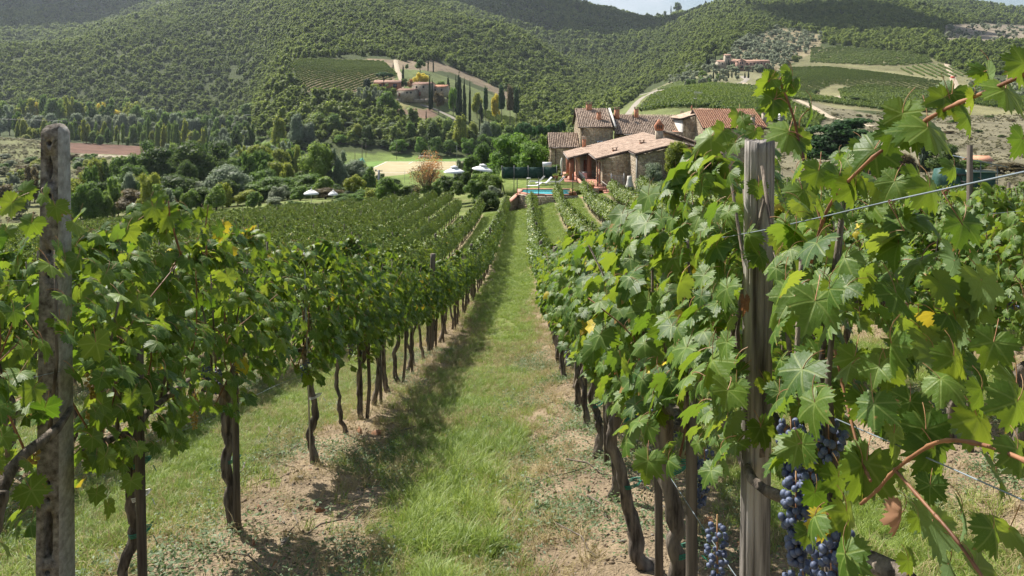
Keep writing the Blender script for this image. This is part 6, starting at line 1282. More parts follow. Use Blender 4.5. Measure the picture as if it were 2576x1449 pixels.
def canes(parent, rng, n, z1=2.15, L=1.0):
    for i in range(n):
        y = (rng.rand() - .5) * L; x = rng.randn() * .04; s = 1 if rng.rand() < .5 else -1; b = MB(); hgt = .55 + rng.rand() * .32
        Pa = [(x, y, 1.0), (x + s * .08, y + rng.randn() * .06, 1.0 + hgt * .35), (x + s * .12, y + rng.randn() * .1, 1.0 + hgt * .7), (x + s * (.15 + .2 * rng.rand()), y + rng.randn() * .15, 1.0 + hgt)]
        b.tube(crom(np.linspace(0, 1, 4), np.array(Pa), np.linspace(0, 1, 10)), np.linspace(.0052, .0028, 10), 5); b.build('cane', M['cane'], parent, smooth=True)
def berries(parent, loc, L=.17, W=.055, n=60, gold=False, r=.0088, each=True, seed=0):
    rng = np.random.RandomState(seed); V, T = ICO; me = BERG if gold else BER
    o = link('grape_bunch', None, parent, loc=loc); b = MB()
    b.tube([(0, 0, .03), (0, 0, -L * .8)], .0025, 4)
    link('stem', b.mesh('stem', [M['petiole']]), o)
    pts = []
    for i in range(n):
        t = (i + .5) / n; w = W * (1 - t * .72) * (.55 + .9 * min(1, t * 5)) * .62; a = i * 2.4; q = .55 + .45 * rng.rand(); pts.append((math.cos(a) * w * q, math.sin(a) * w * q, -t * L + rng.randn() * .004))
    if each:
        for p_ in pts:
            k = r * (.85 + .3 * rng.rand()); link('berry', me[rng.randint(len(me))], o, loc=p_, scl=k)
    else:
        b = MB()
        for p_ in pts: b.add(V * r * (.85 + .3 * rng.rand()) + np.array(p_), None, T, tint=rng.rand())
        link('berries', b.mesh('berries', [M['grapegold'] if gold else M['grape']], True), o, kind='stuff')
    return o
import bmesh
def ico(sub):
    bm = bmesh.new(); bmesh.ops.create_icosphere(bm, subdivisions=sub, radius=1.0); V = np.array([v.co[:] for v in bm.verts]); T = np.array([[v.index for v in f.verts] for f in bm.faces]); bm.free(); return V, T
ICO = ico(1); I2 = ico(2)
BER = [mk('berry', I2[0] * [1, 1, 1.06], [I2[1]], [M['grape']], tint=np.full(len(I2[0]), t), smooth=True) for t in (.1, .4, .7, .95)]; BERG = [mk('berry', I2[0], [I2[1]], [M['grapegold']], tint=np.full(len(I2[0]), t), smooth=True) for t in (.2, .7)]

def tie(parent, x, y, z, r, w=False, path=None):
    if path is not None: q_ = np.array(path, float); x = float(np.interp(z, q_[:, 2], q_[:, 0])) + .035; y = float(np.interp(z, q_[:, 2], q_[:, 1]))
    b = MB()
    for k in range(3): b.tube([(x + r * 1.2 * math.cos(a) * (1 + .1 * k), y + r * math.sin(a), z + .008 * k + .02 * math.cos(a)) for a in np.linspace(0, 6.3, 14)], .0028, 4, cap=False)
    b.tube([(x + r * 1.9, y - r * .4, z), (x + r * 2.6, y - r, z - .02)], .0028, 4); b.build('tie', M['white_tie'] if w else M['green_tie'], parent)

nleaf = 0
TLX = [-200, -100, 60, 110, 200, 215, 300, 330, 450, 560, 700, 760, 800, 860, 950, 1050, 1300, 1345, 1450, 1530, 1600, 1650, 1700, 1740, 1800, 1860, 1960, 2080, 2200, 2300, 2576, 2900]
TLY = [470, 470, 455, 480, 520, 570, 540, 505, 500, 550, 590, 610, 600, 580, 620, 650, 700, 655, 585, 560, 495, 465, 430, 375, 335, 320, 350, 350, 375, 400, 430, 430]
def hidden(X, Y, P_, rng):
    """where the pruned rows leave the air free: above their outline and in front of the two big posts"""
    x, y, z = P_
    if y > 9: return False
    if Y < (np.interp(X, TLX, TLY) + 8 if x < 1.6 else 466): return True
    if x > 0 and x < 1.6 and y < 2.4 and 1835 < X < 1948: return rng.rand() < (.97 if Y < 900 or Y > 1180 else .8)
    if x > 0 and x < 1.6 and y < 2.3 and 1950 < X < 2115 and Y > 1150: return rng.rand() < .92
    if x > 0 and x < 1.6 and y < 2.0 and X > 2150 and Y > 1060: return rng.rand() < .45
    if x > 0 and 2.4 <= y < 3.0 and 1700 < X < 1960: return rng.rand() < .3
    if x < 0 and y < 3.75 and 95 < X < 225: return Y < 560 or Y > 1060 or rng.rand() < .55
    return False
def leaf_objs(parent, rng, n, **kw):
    global nleaf
    Pp, nr, tp, sz, ti = canopy(n, rng, **kw); sz = sz * (.78 if n in (190, 170) else .95); Rm = frame(nr, tp); order = np.argsort(ti)
    WP = Pp + np.array(parent.location); Xp, Yp = proj(WP[:, 0], WP[:, 1], WP[:, 2])
    for i in range(n):
        if hidden(Xp[i], Yp[i], WP[i], rng): continue
        m = HIM[rng.randint(12)] if ti[i] < .94 else HIM[11 + rng.randint(3)]
        o = bpy.data.objects.new('leaf', m); COL.objects.link(o); o.parent = parent
        Mx = Matrix.LocRotScale(Vector(Pp[i]), Matrix(Rm[i].tolist()).to_quaternion(), Vector((sz[i],) * 3)); o.matrix_basis = Mx
    nleaf += n
for hi_, (k, x, y, pa, r) in enumerate(hero):
    rng = np.random.RandomState(500 + hi_); z = g1(x, y); o = empty('grapevine', (x, y, z), HL[(k, y)], 'grapevine', GRP[k])
    link('trunk', trunkmesh(700 + hi_, pa, 1.0, r * .78, r * .62, seg=14, rings=34, rough=.42), o)
    near = y < 2.4 and k == 0
    if k == 1: n = 300; kw = dict(L=1.1, z0=.85, z1=1.78, shoots=1)
    elif k == -1: n = 300; kw = dict(L=1.22, z0=.80 if y < 4.5 else .95, z1=1.98 if y < 3.5 else 2.06, thick=.31)
    else: n = 300; kw = dict(L=1.4, z0=.95, z1=1.95, thick=.27)
    if y < 2.0 and k == 0: n = 190; kw = dict(L=1.0, z0=1.15, z1=1.8, thick=.2, shoots=1)
    if y == 2.36: n = 170; kw = dict(L=.95, z0=1.25, z1=2.15, thick=.2, shoots=1)
    if k == 0 and y == 3.42: kw.update(L=1.15, z0=1.05, z1=2.25); n = 299
    kw['up'] = .5; leaf_objs(o, rng, n, **kw)
    if not (k == 0 and y < 3): canes(o, rng, 4)
    extra = {-1: 280, 0: 330, 1: 160}[k] if not near else 0
    if extra and y > 3:
        cp_ = canopy(extra, rng, **{**kw, 'thick': .18}); WP = cp_[0] + np.array(o.location); Xp, Yp = proj(WP[:, 0], WP[:, 1], WP[:, 2])
        kp = np.array([not hidden(Xp[i], Yp[i], WP[i], rng) for i in range(len(WP))]); cp_ = [a[kp] for a in cp_]
        link('foliage', joined_leaves('foliage', *cp_, MIDL, [M['vine'], M['petiole']], rng), o, kind='stuff')
    if near or y == 2.36:
        cp_ = canopy(190 if near else 120, rng, L=1.15, z0=1.12, z1=1.82, thick=.2, shoots=1); WP = cp_[0] + np.array(o.location); Xp, Yp = proj(WP[:, 0], WP[:, 1], WP[:, 2])
        kp = np.array([not hidden(Xp[i], Yp[i], WP[i], rng) for i in range(len(WP))]) & ~((Yp > 1130) & (rng.rand(len(WP)) < .75)); cp_ = [a[kp] for a in cp_]; cp_[3] = cp_[3] * .72
        link('foliage', joined_leaves('foliage', *cp_, HI, [M['vine'], M['petiole']], rng), o, kind='stuff')
    for j in range(2 + rng.randint(3)):
        if (k == 0 and y == 1.78) or (k == -1 and y < 7): break
        berries(o, (rng.randn() * .07, (rng.rand() - .5) * .9, 1.0 + rng.rand() * .12), n=44, each=False, seed=hi_ * 7 + j)
    if (k, y) in ((-1, 4.07), (-1, 5.64), (0, 4.6), (0, 7.4), (0, 3.42)): tie(o, .0 if k else .03, -.01, .48, .04, path=pa); tie(o, .05, 0, .85, .036, path=pa)
    if (k, y) == (-1, 7.7): tie(o, -.02, 0, .62, .045, True, path=pa)
    if (k, y) == (-1, 4.07): tie(o, .1, 0, .68, .034, True, path=pa)
    if (k, y) == (0, 1.78): tie(o, 0, 0, .93, .04, path=pa)
HV = {(e[0], e[2]): i for i, e in enumerate(hero)}
def vobj(k, y): return [o for o in bpy.data.objects if o.get('label') == HL[(k, y)]][0]
def loc_in(o, X, Y, D): return pt(X, Y, D) - np.array(o.location)
vb = vobj(0, 1.78)
for i, (X, Y, D, L, n) in enumerate([(2003, 1200, 1.86, .20, 88), (2092, 1335, 1.72, .20, 80), (1990, 1062, 1.92, .13, 52), (2040, 1090, 1.84, .17, 64), (2085, 1070, 1.80, .08, 34), (2125, 1345, 1.7, .08, 26)]): berries(vb, loc_in(vb, X, Y, D), L, .06, n, seed=900 + i)
vl = vobj(-1, 4.07)
for i, (X, Y, D, L, n) in enumerate([(235, 935, 3.9, .13, 34), (312, 925, 4.0, .11, 30), (236, 1025, 3.9, .09, 24), (84, 1130, 3.4, .06, 12)]): berries(vl, loc_in(vl, X, Y, D), L, .05, n, gold=True, each=True, seed=950 + i)
vl = vobj(-1, 5.64)
for i, (X, Y, D, L, n, g_) in enumerate([(490, 990, 5.0, .22, 44, True), (520, 920, 5.2, .16, 50, False), (545, 930, 5.3, .16, 50, False)]): berries(vl, loc_in(vl, X, Y, D), L, .05, n, gold=g_, each=False, seed=970 + i)

# leaves and shoots that stand out against the distance: (X, Y of the stalk end, distance, length, tip direction in the picture, facing)
def hero_leaf(parent, X, Y, D, size, ang, yaw=0.0, pitch=0.3, mesh=None):
    """ang: direction of the tip, degrees clockwise from up; yaw/pitch turn the blade away from the viewer"""
    a = math.radians(ang); tip = Vector((math.sin(a), 0, math.cos(a))); nrm = Vector((math.sin(yaw), -math.cos(yaw) * math.cos(pitch), math.sin(pitch)))
    Rm = frame(np.array([nrm]), np.array([tip]))[0]; o = bpy.data.objects.new('leaf', HIM[mesh if mesh is not None else vr.randint(11)]); COL.objects.link(o); o.parent = parent
    s = size * .74 * D / F; lp = Vector(loc_in(parent, X, Y, D)); o.matrix_basis = Matrix.LocRotScale(lp, Matrix(Rm.tolist()).to_quaternion(), Vector((s, s, s))); return o
def shoot(parent, pts, r0, r1, mt='cane'):
    P_ = np.array([pt(*p) for p in pts]) - np.array(parent.location); b = MB(); b.tube(crom(np.linspace(0, 1, len(P_)), P_, np.linspace(0, 1, 6 * len(P_))), np.linspace(r0, r1, 6 * len(P_)) * (1 + .38 * (np.arange(6 * len(P_)) % 5 == 0)), 7, rough=.12); return b.build('cane', M[mt], parent, smooth=True)
D1 = 1.98
shoot(vb, [(2085, 620, 1.9), (2030, 430, 1.95), (2010, 360, D1), (2000, 310, D1), (1985, 262, D1), (1966, 215, D1), (1962, 198, D1)], .0042, .0022); shoot(vb, [(1966, 215, D1), (1962, 200, D1), (1978, 182, D1), (1985, 176, D1)], .002, .0015)
for (X, Y, s, a, yw, pc, m) in [(1932, 205, 62, 215, .5, -.2, 4), (1942, 200, 48, 265, -.3, .5, 5), (1938, 185, 26, 320, 0, .3, 6), (1990, 178, 56, 165, .9, .3, 9), (1992, 196, 58, 150, 1.0, .1, 9), (1998, 225, 50, 150, .3, -.5, 2), (1945, 250, 74, 235, -.2, .3, 3), (1950, 252, 70, 195, .2, .2, 4), (2038, 272, 68, 185, 1.15, .1, 8), (1985, 330, 98, 200, .1, .75, 11), (2012, 352, 60, 120, .2, .3, 4)]: hero_leaf(vb, X, Y, D1, s, a, yw, pc, m)
for P_ in ([(1966, 215, D1), (1950, 203, D1), (1932, 205, D1)], [(1985, 262, D1), (1965, 248, D1), (1947, 250, D1)], [(2010, 322, D1), (2015, 295, D1), (2038, 272, D1)], [(1978, 232, D1), (1990, 205, D1), (1998, 200, D1)], [(2018, 345, D1), (2005, 335, D1), (1985, 330, D1)]): shoot(vb, P_, .0016, .0012, 'petiole')
# long cane over the top right with its leaves
shoot(vb, [(2040, 660, 1.72), (2085, 520, 1.62), (2175, 415, 1.50), (2260, 350, 1.42), (2365, 282, 1.30), (2470, 235, 1.2), (2576, 188, 1.1), (2640, 160, 1.06)], .0034, .0028)
for (X, Y, D, s, a, yw, pc, m) in [(2270, 285, 1.4, 98, 195, -1.0, .1, 5), (2250, 330, 1.42, 85, 200, -.3, .3, 8), (2395, 235, 1.3, 75, 205, -.6, .1, 2), (2375, 245, 1.3, 70, 250, .2, .4, 4), (2390, 250, 1.3, 90, 165, .2, .5, 11), (2475, 180, 1.2, 60, 260, .3, .3, 2), (2485, 190, 1.2, 95, 185, 1.2, 0, 5), (2440, 290, 1.25, 75, 190, .8, .3, 9), (2530, 225, 1.15, 105, 200, .2, .75, 11), (2450, 240, 1.22, 60, 170, .9, .1, 6), (2575, 160, 1.1, 90, 240, .2, .2, 3), (2335, 320, 1.33, 120, 190, .2, .8, 11), (2300, 330, 1.36, 90, 225, .1, .7, 9), (2572, 350, 1.1, 80, 215, .3, .2, 1)]: hero_leaf(vb, X, Y, D, s, a, yw, pc, m)
# leaves along the top edge of the near right row
for (X, Y, D, s, a, m) in [(1838, 288, 2.5, 60, 210, 4), (1800, 330, 2.5, 70, 225, 5), (1770, 345, 2.7, 95, 235, 6), (1850, 300, 2.4, 48, 150, 9), (1880, 330, 2.3, 50, 200, 3), (1830, 360, 2.5, 66, 215, 5), (1740, 440, 2.8, 90, 230, 4), (1700, 430, 3.0, 80, 240, 6), (1665, 470, 3.2, 60, 200, 9), (2200, 375, 1.5, 110, 235, 2), (2175, 372, 1.55, 80, 175, 3), (2110, 445, 1.6, 85, 200, 8), (2060, 430, 1.7, 80, 195, 4), (1975, 560, 2.0, 60, 180, 3), (1955, 600, 2.1, 55, 190, 5), (2020, 480, 1.8, 90, 175, 6), (2150, 470, 1.55, 80, 190, 9), (2250, 455, 1.4, 80, 215, 4), (2310, 440, 1.4, 70, 185, 7), (2340, 470, 1.3, 90, 170, 9), (2400, 420, 1.5, 60, 200, 2), (2420, 560, 1.25, 95, 200, 8), (1908, 470, 2.22, 50, 185, 3), (1912, 640, 2.2, 62, 170, 2)]: hero_leaf(vb if X > 1900 else vobj(0, 2.36), X + (18 if X < 1900 else 0), Y, D, s * (.82 if X < 1900 else 1), a, vr.randn() * .5, .2 + vr.rand() * .4, m)
# lower right cane, drooping, with hanging leaves
shoot(vb, [(2640, 1190, 1.02), (2560, 1150, 1.08), (2470, 1118, 1.16), (2380, 1108, 1.24), (2320, 1132, 1.32), (2250, 1185, 1.4), (2205, 1235, 1.45), (2165, 1268, 1.5)], .0034, .0028); shoot(vb, [(2250, 1180, 1.4), (2330, 1270, 1.32), (2400, 1350, 1.25), (2470, 1449, 1.2), (2500, 1500, 1.18)], .0030, .0026); shoot(vb, [(2100, 880, 1.75), (2130, 1010, 1.7), (2165, 1150, 1.62), (2190, 1210, 1.55)], .003, .003)
for (X, Y, D, s, a, yw, m) in [(1915, 1075, 2.1, 70, 170, .2, 4), (1908, 1085, 2.1, 58, 205, .3, 11), (1965, 1165, 2.0, 60, 180, -.5, 3), (2060, 1140, 1.8, 78, 175, .2, 6), (2110, 1200, 1.7, 88, 185, .4, 3), (2170, 1170, 1.6, 120, 165, .9, 9), (2180, 1165, 1.6, 130, 195, -.6, 6), (2250, 1090, 1.5, 105, 180, .8, 4), (2330, 1080, 1.4, 110, 175, -.2, 1), (2350, 1130, 1.38, 118, 165, .3, 2), (2460, 1050, 1.25, 130, 160, .4, 6), (2470, 980, 1.25, 90, 190, .9, 9), (2560, 1010, 1.15, 110, 200, .2, 9), (2290, 1010, 1.5, 85, 195, -.3, 2), (2230, 930, 1.6, 90, 180, .2, 4), (2150, 900, 1.7, 85, 200, -.3, 6), (2060, 905, 1.85, 90, 250, .2, 7), (2000, 930, 1.95, 75, 200, .2, 2), (2090, 1010, 1.8, 80, 190, .1, 3), (2010, 1020, 1.9, 62, 175, .1, 5), (2050, 1240, 1.75, 75, 190, .3, 1), (2080, 1310, 1.7, 70, 200, .1, 12), (2310, 1300, 1.35, 55, 170, .7, 9), (2340, 1220, 1.35, 70, 180, -.6, 1), (2420, 1290, 1.25, 100, 170, 1.2, 8), (2500, 1330, 1.2, 95, 185, .5, 9), (2285, 1410, 1.4, 60, 170, .4, 3), (2560, 1130, 1.1, 90, 190, .4, 9), (1925, 960, 2.15, 48, 150, .2, 11), (2180, 1010, 1.65, 90, 175, .5, 2), (2400, 900, 1.35, 100, 190, .3, 6), (2500, 860, 1.25, 95, 200, -.4, 4), (2030, 1340, 1.8, 58, 195, .2, 3), (2130, 1290, 1.62, 95, 185, .5, 6)]: hero_leaf(vb, X, Y, D, s, a, yw, .25 + .25 * vr.rand(), m)
DL = [mk('leaf', V * [.55, 1.15, 1.9], [Q, T], [M['dryleaf'], M['cane']], tint=np.full(len(V), t), smooth=True, uv=uv, fmid=m) for (V, Q, T, uv, m), t in zip([HI[1], HI[6], HI[9]], (.2, .6, .9))]
for (X, Y, D, s, a) in [(1875, 760, 2.2, 45, 190), (1990, 1085, 1.95, 40, 180), (2270, 1290, 1.4, 70, 200), (2105, 1300, 1.7, 42, 190), (1572, 880, 4.5, 26, 190), (1545, 930, 4.6, 22, 200), (2275, 850, 5.2, 20, 180)]:
    o = hero_leaf(vb if X > 1800 else vobj(0, 4.6), X, Y, D, s, a, .3, .3); o.data = DL[int(X) % 3]; o['label'] = 'withered pinkish brown leaf'
# leaves along the skyline of the left row
va = vobj(-1, 4.07); vc_ = vobj(-1, 2.95)
for (pr, X, Y, D, s, a, m) in [(va, 385, 520, 4.3, 62, 150, 5), (va, 345, 555, 4.3, 55, 240, 6), (va, 420, 545, 4.3, 60, 200, 5), (va, 400, 500, 4.3, 35, 20, 4), (va, 430, 520, 4.3, 28, 60, 9), (va, 505, 535, 4.7, 30, 230, 4), (va, 515, 530, 4.7, 34, 150, 3), (va, 560, 565, 4.8, 34, 200, 12), (vc_, 60, 480, 3.3, 52, 80, 3), (vc_, 110, 490, 3.3, 50, 120, 5), (vc_, 30, 510, 3.2, 60, 220, 5), (vc_, 140, 520, 3.4, 50, 170, 6), (vc_, 80, 560, 3.3, 55, 200, 2), (vc_, 190, 620, 3.6, 50, 200, 9), (va, 250, 600, 3.9, 48, 160, 5), (va, 320, 580, 4.0, 50, 200, 6)]: hero_leaf(pr, X, Y, D, s, a, vr.randn() * .4, .3, m)
shoot(va, [(455, 640, 4.4), (440, 590, 4.35), (428, 545, 4.3), (424, 505, 4.3)], .006, .003); shoot(va, [(520, 640, 4.7), (518, 570, 4.7), (524, 515, 4.7)], .005, .002)

# the other vines: same kinds of foliage reused, the nearest three hundred as plants of their own
def folmesh(i, n, geos, mt, **kw): rng = np.random.RandomState(800 + i); return joined_leaves('foliage', *canopy(n, rng, **kw), geos, mt, rng)
FM = [folmesh(i, 420, MIDL, [M['vine'], M['petiole']], L=1.12, z0=.84, z1=1.86, thick=.24) for i in range(6)]
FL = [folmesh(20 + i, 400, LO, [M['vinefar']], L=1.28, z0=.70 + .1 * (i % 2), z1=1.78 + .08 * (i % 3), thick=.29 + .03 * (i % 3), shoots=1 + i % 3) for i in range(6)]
vis = sorted(pos, key=lambda p: p[2] * (1.0 if p[0] in (-1, 0) else 2.2) + (0 if abs(p[1] / p[2]) < .72 else 99))
own = vis[:283]; rest = vis[283:]
RN = {-1: 'left row by the path', 0: 'right row by the path', 1: 'second row on the right', -2: 'second row on the left', -3: 'third row on the left', 2: 'third row on the right'}
cnt = {}
for (k, x, y) in sorted(own, key=lambda p: (p[0], p[2])):
    i = cnt.get(k, 0); cnt[k] = i + 1; rn = RN.get(k, 'left rows' if k < 0 else 'right rows')
    near = k in (-1, 0) and i < 12
    lab = ('%s slim grapevine along the %s after the close gnarled ones' % (OR_[i], rn)) if near else 'leafy short trunked grapevine, %s stretch of the %s' % ('near' if y < 20 else 'middle' if y < 40 else 'far' if y < 62 else 'farthest', rn)
    o = empty('grapevine', (x, y, g1(x, y)), lab, 'grapevine', 'grapevines in the ' + rn, rz=math.pi * vr.randint(2)); s = .94 + .1 * vr.rand()
    link('trunk', TRM[vr.randint(8)] if y < 26 else TRL[vr.randint(6)], o, rot=(0, vr.randn() * .05, 0))
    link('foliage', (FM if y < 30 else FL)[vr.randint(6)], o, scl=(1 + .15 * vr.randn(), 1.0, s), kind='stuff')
    if y < 16 and k in (-1, 0): canes(o, vr, 2)
    if y < 22 and k in (0, -1, 1): berries(o, (vr.randn() * .08, vr.randn() * .3, .95), n=40, each=False, seed=int(y * 10))
A = np.array([(x, y) for k, x, y in rest]); z = gz(A[:, 0], A[:, 1]); n = len(A); print('rest vines', n)
scl = np.stack([1 + .15 * vr.randn(n), .95 + .1 * vr.rand(n), 0.9 + .14 * vr.rand(n)], 1)
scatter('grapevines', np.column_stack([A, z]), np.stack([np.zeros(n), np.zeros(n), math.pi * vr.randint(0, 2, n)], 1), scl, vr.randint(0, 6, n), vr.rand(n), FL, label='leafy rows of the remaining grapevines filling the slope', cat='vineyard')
scatter('grapevine_trunks', np.column_stack([A, z]), np.stack([vr.randn(n) * .05, vr.randn(n) * .08, vr.randn(n) * .3], 1), np.ones(n), vr.randint(0, 6, n), vr.rand(n), TRL, label='short dark trunks of the remaining grapevines', cat='vineyard')

# stakes, posts, wires
SK = []
for i in range(5):
    b = MB(); rng = np.random.RandomState(60 + i); b.tube([(0, 0, -.15), (rng.randn() * .01, 0, .4), (rng.randn() * .012, 0, .9), (0, 0, 1.3)], [.024, .023, .022, .02], 8, rough=.18, seed=i); SK.append(b.mesh('stake', [M['stake']]))
st = [(-1, 4.0, .165, 'dark stake tied to the twisted trunk by the concrete post', 1.55), (-1, 5.55, .075, 'dark stake leaning against the straight left trunk', 1.35), (0, 3.07, .0, 'pale slim stake left of the weathered wooden post', 1.25), (0, 4.22, .06, 'grey stake between crooked and thick gnarled trunks', 1.25), (0, 7.05, .07, 'stake beside the split twin trunk', 1.25), (1, 5.95, -.05, 'reddish brown stake in the second right row', 2.3), (-1, 9.9, .03, 'first stake beyond the thin wavy trunk', 1.3), (0, 8.9, .02, 'stake just beyond the twin trunk', 1.3)]
for k, y, dx, l, h in st:
    x = rowx(k) + dx; link('wooden_stake', SK[int(y * 10) % 5], loc=(x, y, g1(x, y)), rot=(0, -.02, 1), scl=(1.0, 1.0, h / 1.3), label=l, cat='stake', group='stakes of the near vines')
i = 0
for (k, x, y) in own:
    if k in (-1, 0, 1) and y < 45 and vr.rand() < .4:
        link('wooden_stake', SK[vr.randint(5)], loc=(x + .07, y + .06, g1(x, y)), rot=(vr.randn() * .05, vr.randn() * .06, 0), label='thin wooden stake in the %s stretch of the %s' % ('near' if y < 16 else 'middle' if y < 30 else 'far', RN[k]), cat='stake', group='stakes in the ' + RN[k])
def wpost(k, y, h, r, lab, mt='postwood', grp='wooden row posts', seed=1, lean=0.0):
    x = rowx(k); z = g1(x, y); b = MB(); n = 26; s = np.linspace(-.25, h, n)
    b.tube(np.stack([0 * s, 0 * s, s], 1), r * (1.06 - .06 * s / h), 20, rough=.035, seed=seed); ob = b.build('wooden_post', M[mt], None, loc=(x, y, z), label=lab, cat='post', group=grp, rot=(0, lean, 0)); return ob
# the big weathered post: splits and a broken grain round its top
y = 2.29; x = rowx(0); z = g1(x, y); top = (YH - 352) * y / F - z; b = MB(); seg = 128; n = 60; V = []; hz = np.linspace(-.2, top, n); th = np.arange(seg) / seg * 2 * math.pi
for i, h in enumerate(hz):
    rr = .0415 * (1 + .02 * np.sin(th * 2 + 1) + .035 * (vnoise(th * 5, h * 1.5 + 0 * th, 3) - .5)); cr_ = np.exp(-((th - 4.35 - .05 * math.sin(h * 3)) / .035) ** 2) * .0055 + np.exp(-((th - 5.3 - .08 * math.sin(h * 2)) / .03) ** 2) * .004 * (h > .6) + np.exp(-((th - 4.9) / .03) ** 2) * .004 * (h > 1.2) + np.exp(-((th - 3.75) / .03) ** 2) * .004
    rr = rr - cr_; dz = (.012 * (vnoise(th * 6, th * 0, 8) - .5) - .003) if i == n - 1 else 0; V.append(np.stack([rr * np.cos(th), rr * np.sin(th), h + dz + 0 * th], 1))
V = np.vstack(V); Q = [[a * seg + j, a * seg + (j + 1) % seg, (a + 1) * seg + (j + 1) % seg, (a + 1) * seg + j] for a in range(n - 1) for j in range(seg)]
V = np.vstack([V, V[-seg:] * [.55, .55, 1] + [0, 0, .003], [[0, 0, top]]]); q0 = (n - 1) * seg; Q += [[q0 + j, q0 + (j + 1) % seg, q0 + seg + (j + 1) % seg, q0 + seg + j] for j in range(seg)]; T = [[q0 + seg + j, q0 + seg + (j + 1) % seg, q0 + 2 * seg] for j in range(seg)]
link('wooden_post', mk('wooden_post', V, [np.array(Q), np.array(T)], [M['postwood']], smooth=False), loc=(x, y, z), rot=(0, .012, 0), label='thick weathered grey wooden post with deep cracks', cat='post', group='wooden row posts')
for k, y, l in [(-1, 17.4, 'thick leaning wooden post in the left row beyond the slim trunks'), (-1, 31, 'wooden post halfway down the left row'), (-1, 46, 'wooden post far down the left row'), (-1, 64, 'wooden post near the end of the left row'), (0, 15.8, 'wooden post buried in the right row foliage'), (0, 30, 'wooden post halfway down the right row'), (0, 48, 'wooden post far down the right row'), (0, 66, 'wooden post near the end of the right row'), (1, 22, 'wooden post in the second right row'), (1, 40, 'dark post with metal cap in the second right row'), (1, 58, 'wooden post near the end of the second right row'), (-2, 24, 'post in the second left row, near part'), (-2, 42, 'post in the second left row, middle part'), (-2, 60, 'post in the second left row, far part')]: wpost(k, y, 2.15, .055, l, 'stake', seed=int(y), lean=vr.randn() * .03)
rp = [(k, y) for k in range(-24, 12) if k not in (-1, 0, 1, -2) for y in np.arange(22 + (k * 7 % 9), ends.get(k, 100), 17)]
b = MB()
for k, y in rp: b.cyl((rowx(k), y, g1(rowx(k), y) - .1), .045, 2.25, 6)
b.build('row_posts', M['stake'], None, kind='stuff', label='wooden posts of the farther vine rows', cat='posts')
b = MB(); b.cyl((0, 0, 0), .009, 2.02, 6, r2=.008); b.build('metal_rod', M['metal'], None, loc=(rowx(-1) + .02, 7.62, g1(rowx(-1), 7.62)), rot=(0, -.03, 0), label='thin grey metal rod beside the thick gnarled left trunk', cat='rod')
WN = {(-1, 0): 'lowest wire of the left row', (-1, 1): 'middle wire of the left row', (-1, 2): 'top wire of the left row', (0, 0): 'lowest wire of the right row passing the weathered post', (0, 1): 'middle wire of the right row', (0, 2): 'top wire of the right row crossing the sky of leaves', (1, 0): 'lowest wire of the second right row', (1, 1): 'middle wire of the second right row', (1, 2): 'top wire of the second right row'}
for k in (-1, 0, 1):
    for j, h in enumerate((.92, 1.45, 1.9 if k == 0 else 1.85)):
        ys_ = np.r_[np.arange(.6 if k == 0 else 2.2, 16, .35), np.arange(16, 84, 2)]; x = rowx(k) + (.045 if j % 2 else -.045); P_ = np.stack([x + 0 * ys_, ys_, gz(x + 0 * ys_, ys_, False) + h + .01 * np.sin(ys_ * 2.1)], 1); b = MB(); b.tube(P_, (.0014 if k == 0 else .0013), 5, cap=False)
        w_ = b.build('trellis_wire', M['wire'], None, label=WN[(k, j)], cat='wire', group='trellis wires', smooth=True)
        if (k, j) == (0, 2):
            for yy in (1.14, 1.31): b = MB(); zz = g1(x, yy) if False else float(gz(x, yy, False)) + h; b.tube([(x + .0035 * math.cos(a), yy + .003 * a / 3, zz + .0035 * math.sin(a)) for a in np.linspace(0, 9, 20)] + [(x, yy - .04, zz - .04)], .0010, 4); b.build('tendril', M['cane'], w_)

# concrete post with its slots and holes
y = 3.52; x = (140 - XV) * y / F; z = g1(x, y); top = (YH - 333) * y / F; Hh = top - z + .4
b = MB(); n = 28; w1, d1, w0, d0 = .040, .042, .062, .062; V = []
def ringp(w, d): return [(-w, -d), (w * .86, -d), (w, -d * .82), (w, d), (-w, d)]
for i in range(n):
    t = i / (n - 1); w = w0 + (w1 - w0) * t; d = d0 + (d1 - d0) * t; V += [(a, c, t * Hh) for a, c in ringp(w, d)]
V = np.array(V); m5 = 5; Q = [[i * m5 + j, i * m5 + (j + 1) % m5, (i + 1) * m5 + (j + 1) % m5, (i + 1) * m5 + j] for i in range(n - 1) for j in range(m5)]
dome = []; lr = V[-m5:]
for q_, dz in ((.86, .022), (.62, .036), (.3, .040)): dome.append(lr * [q_, q_, 1] + [0, 0, dz] + np.random.RandomState(4).randn(5, 3) * .004)
V = np.vstack([V] + dome); 
for a in range(3): Q += [[(n - 1 + a) * m5 + j, (n - 1 + a) * m5 + (j + 1) % m5, (n + a) * m5 + (j + 1) % m5, (n + a) * m5 + j] for j in range(m5)]
l0 = (n + 2) * m5; T = [[l0, l0 + 1, l0 + 2], [l0, l0 + 2, l0 + 3], [l0, l0 + 3, l0 + 4], [0, 2, 1], [0, 3, 2], [0, 4, 3]]
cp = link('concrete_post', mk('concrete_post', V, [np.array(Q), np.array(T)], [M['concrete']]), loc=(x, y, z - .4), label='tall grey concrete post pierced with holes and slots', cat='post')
def zc(Y): return (YH - Y) * (y - .06) / F - (z - .4)
CUTS = []
for Y in (361, 493, 635, 695, 1217, 1260, 1443): CUTS.append(MB().tube([(-.004, -.2, zc(Y)), (-.004, .2, zc(Y))], .0125, 10))
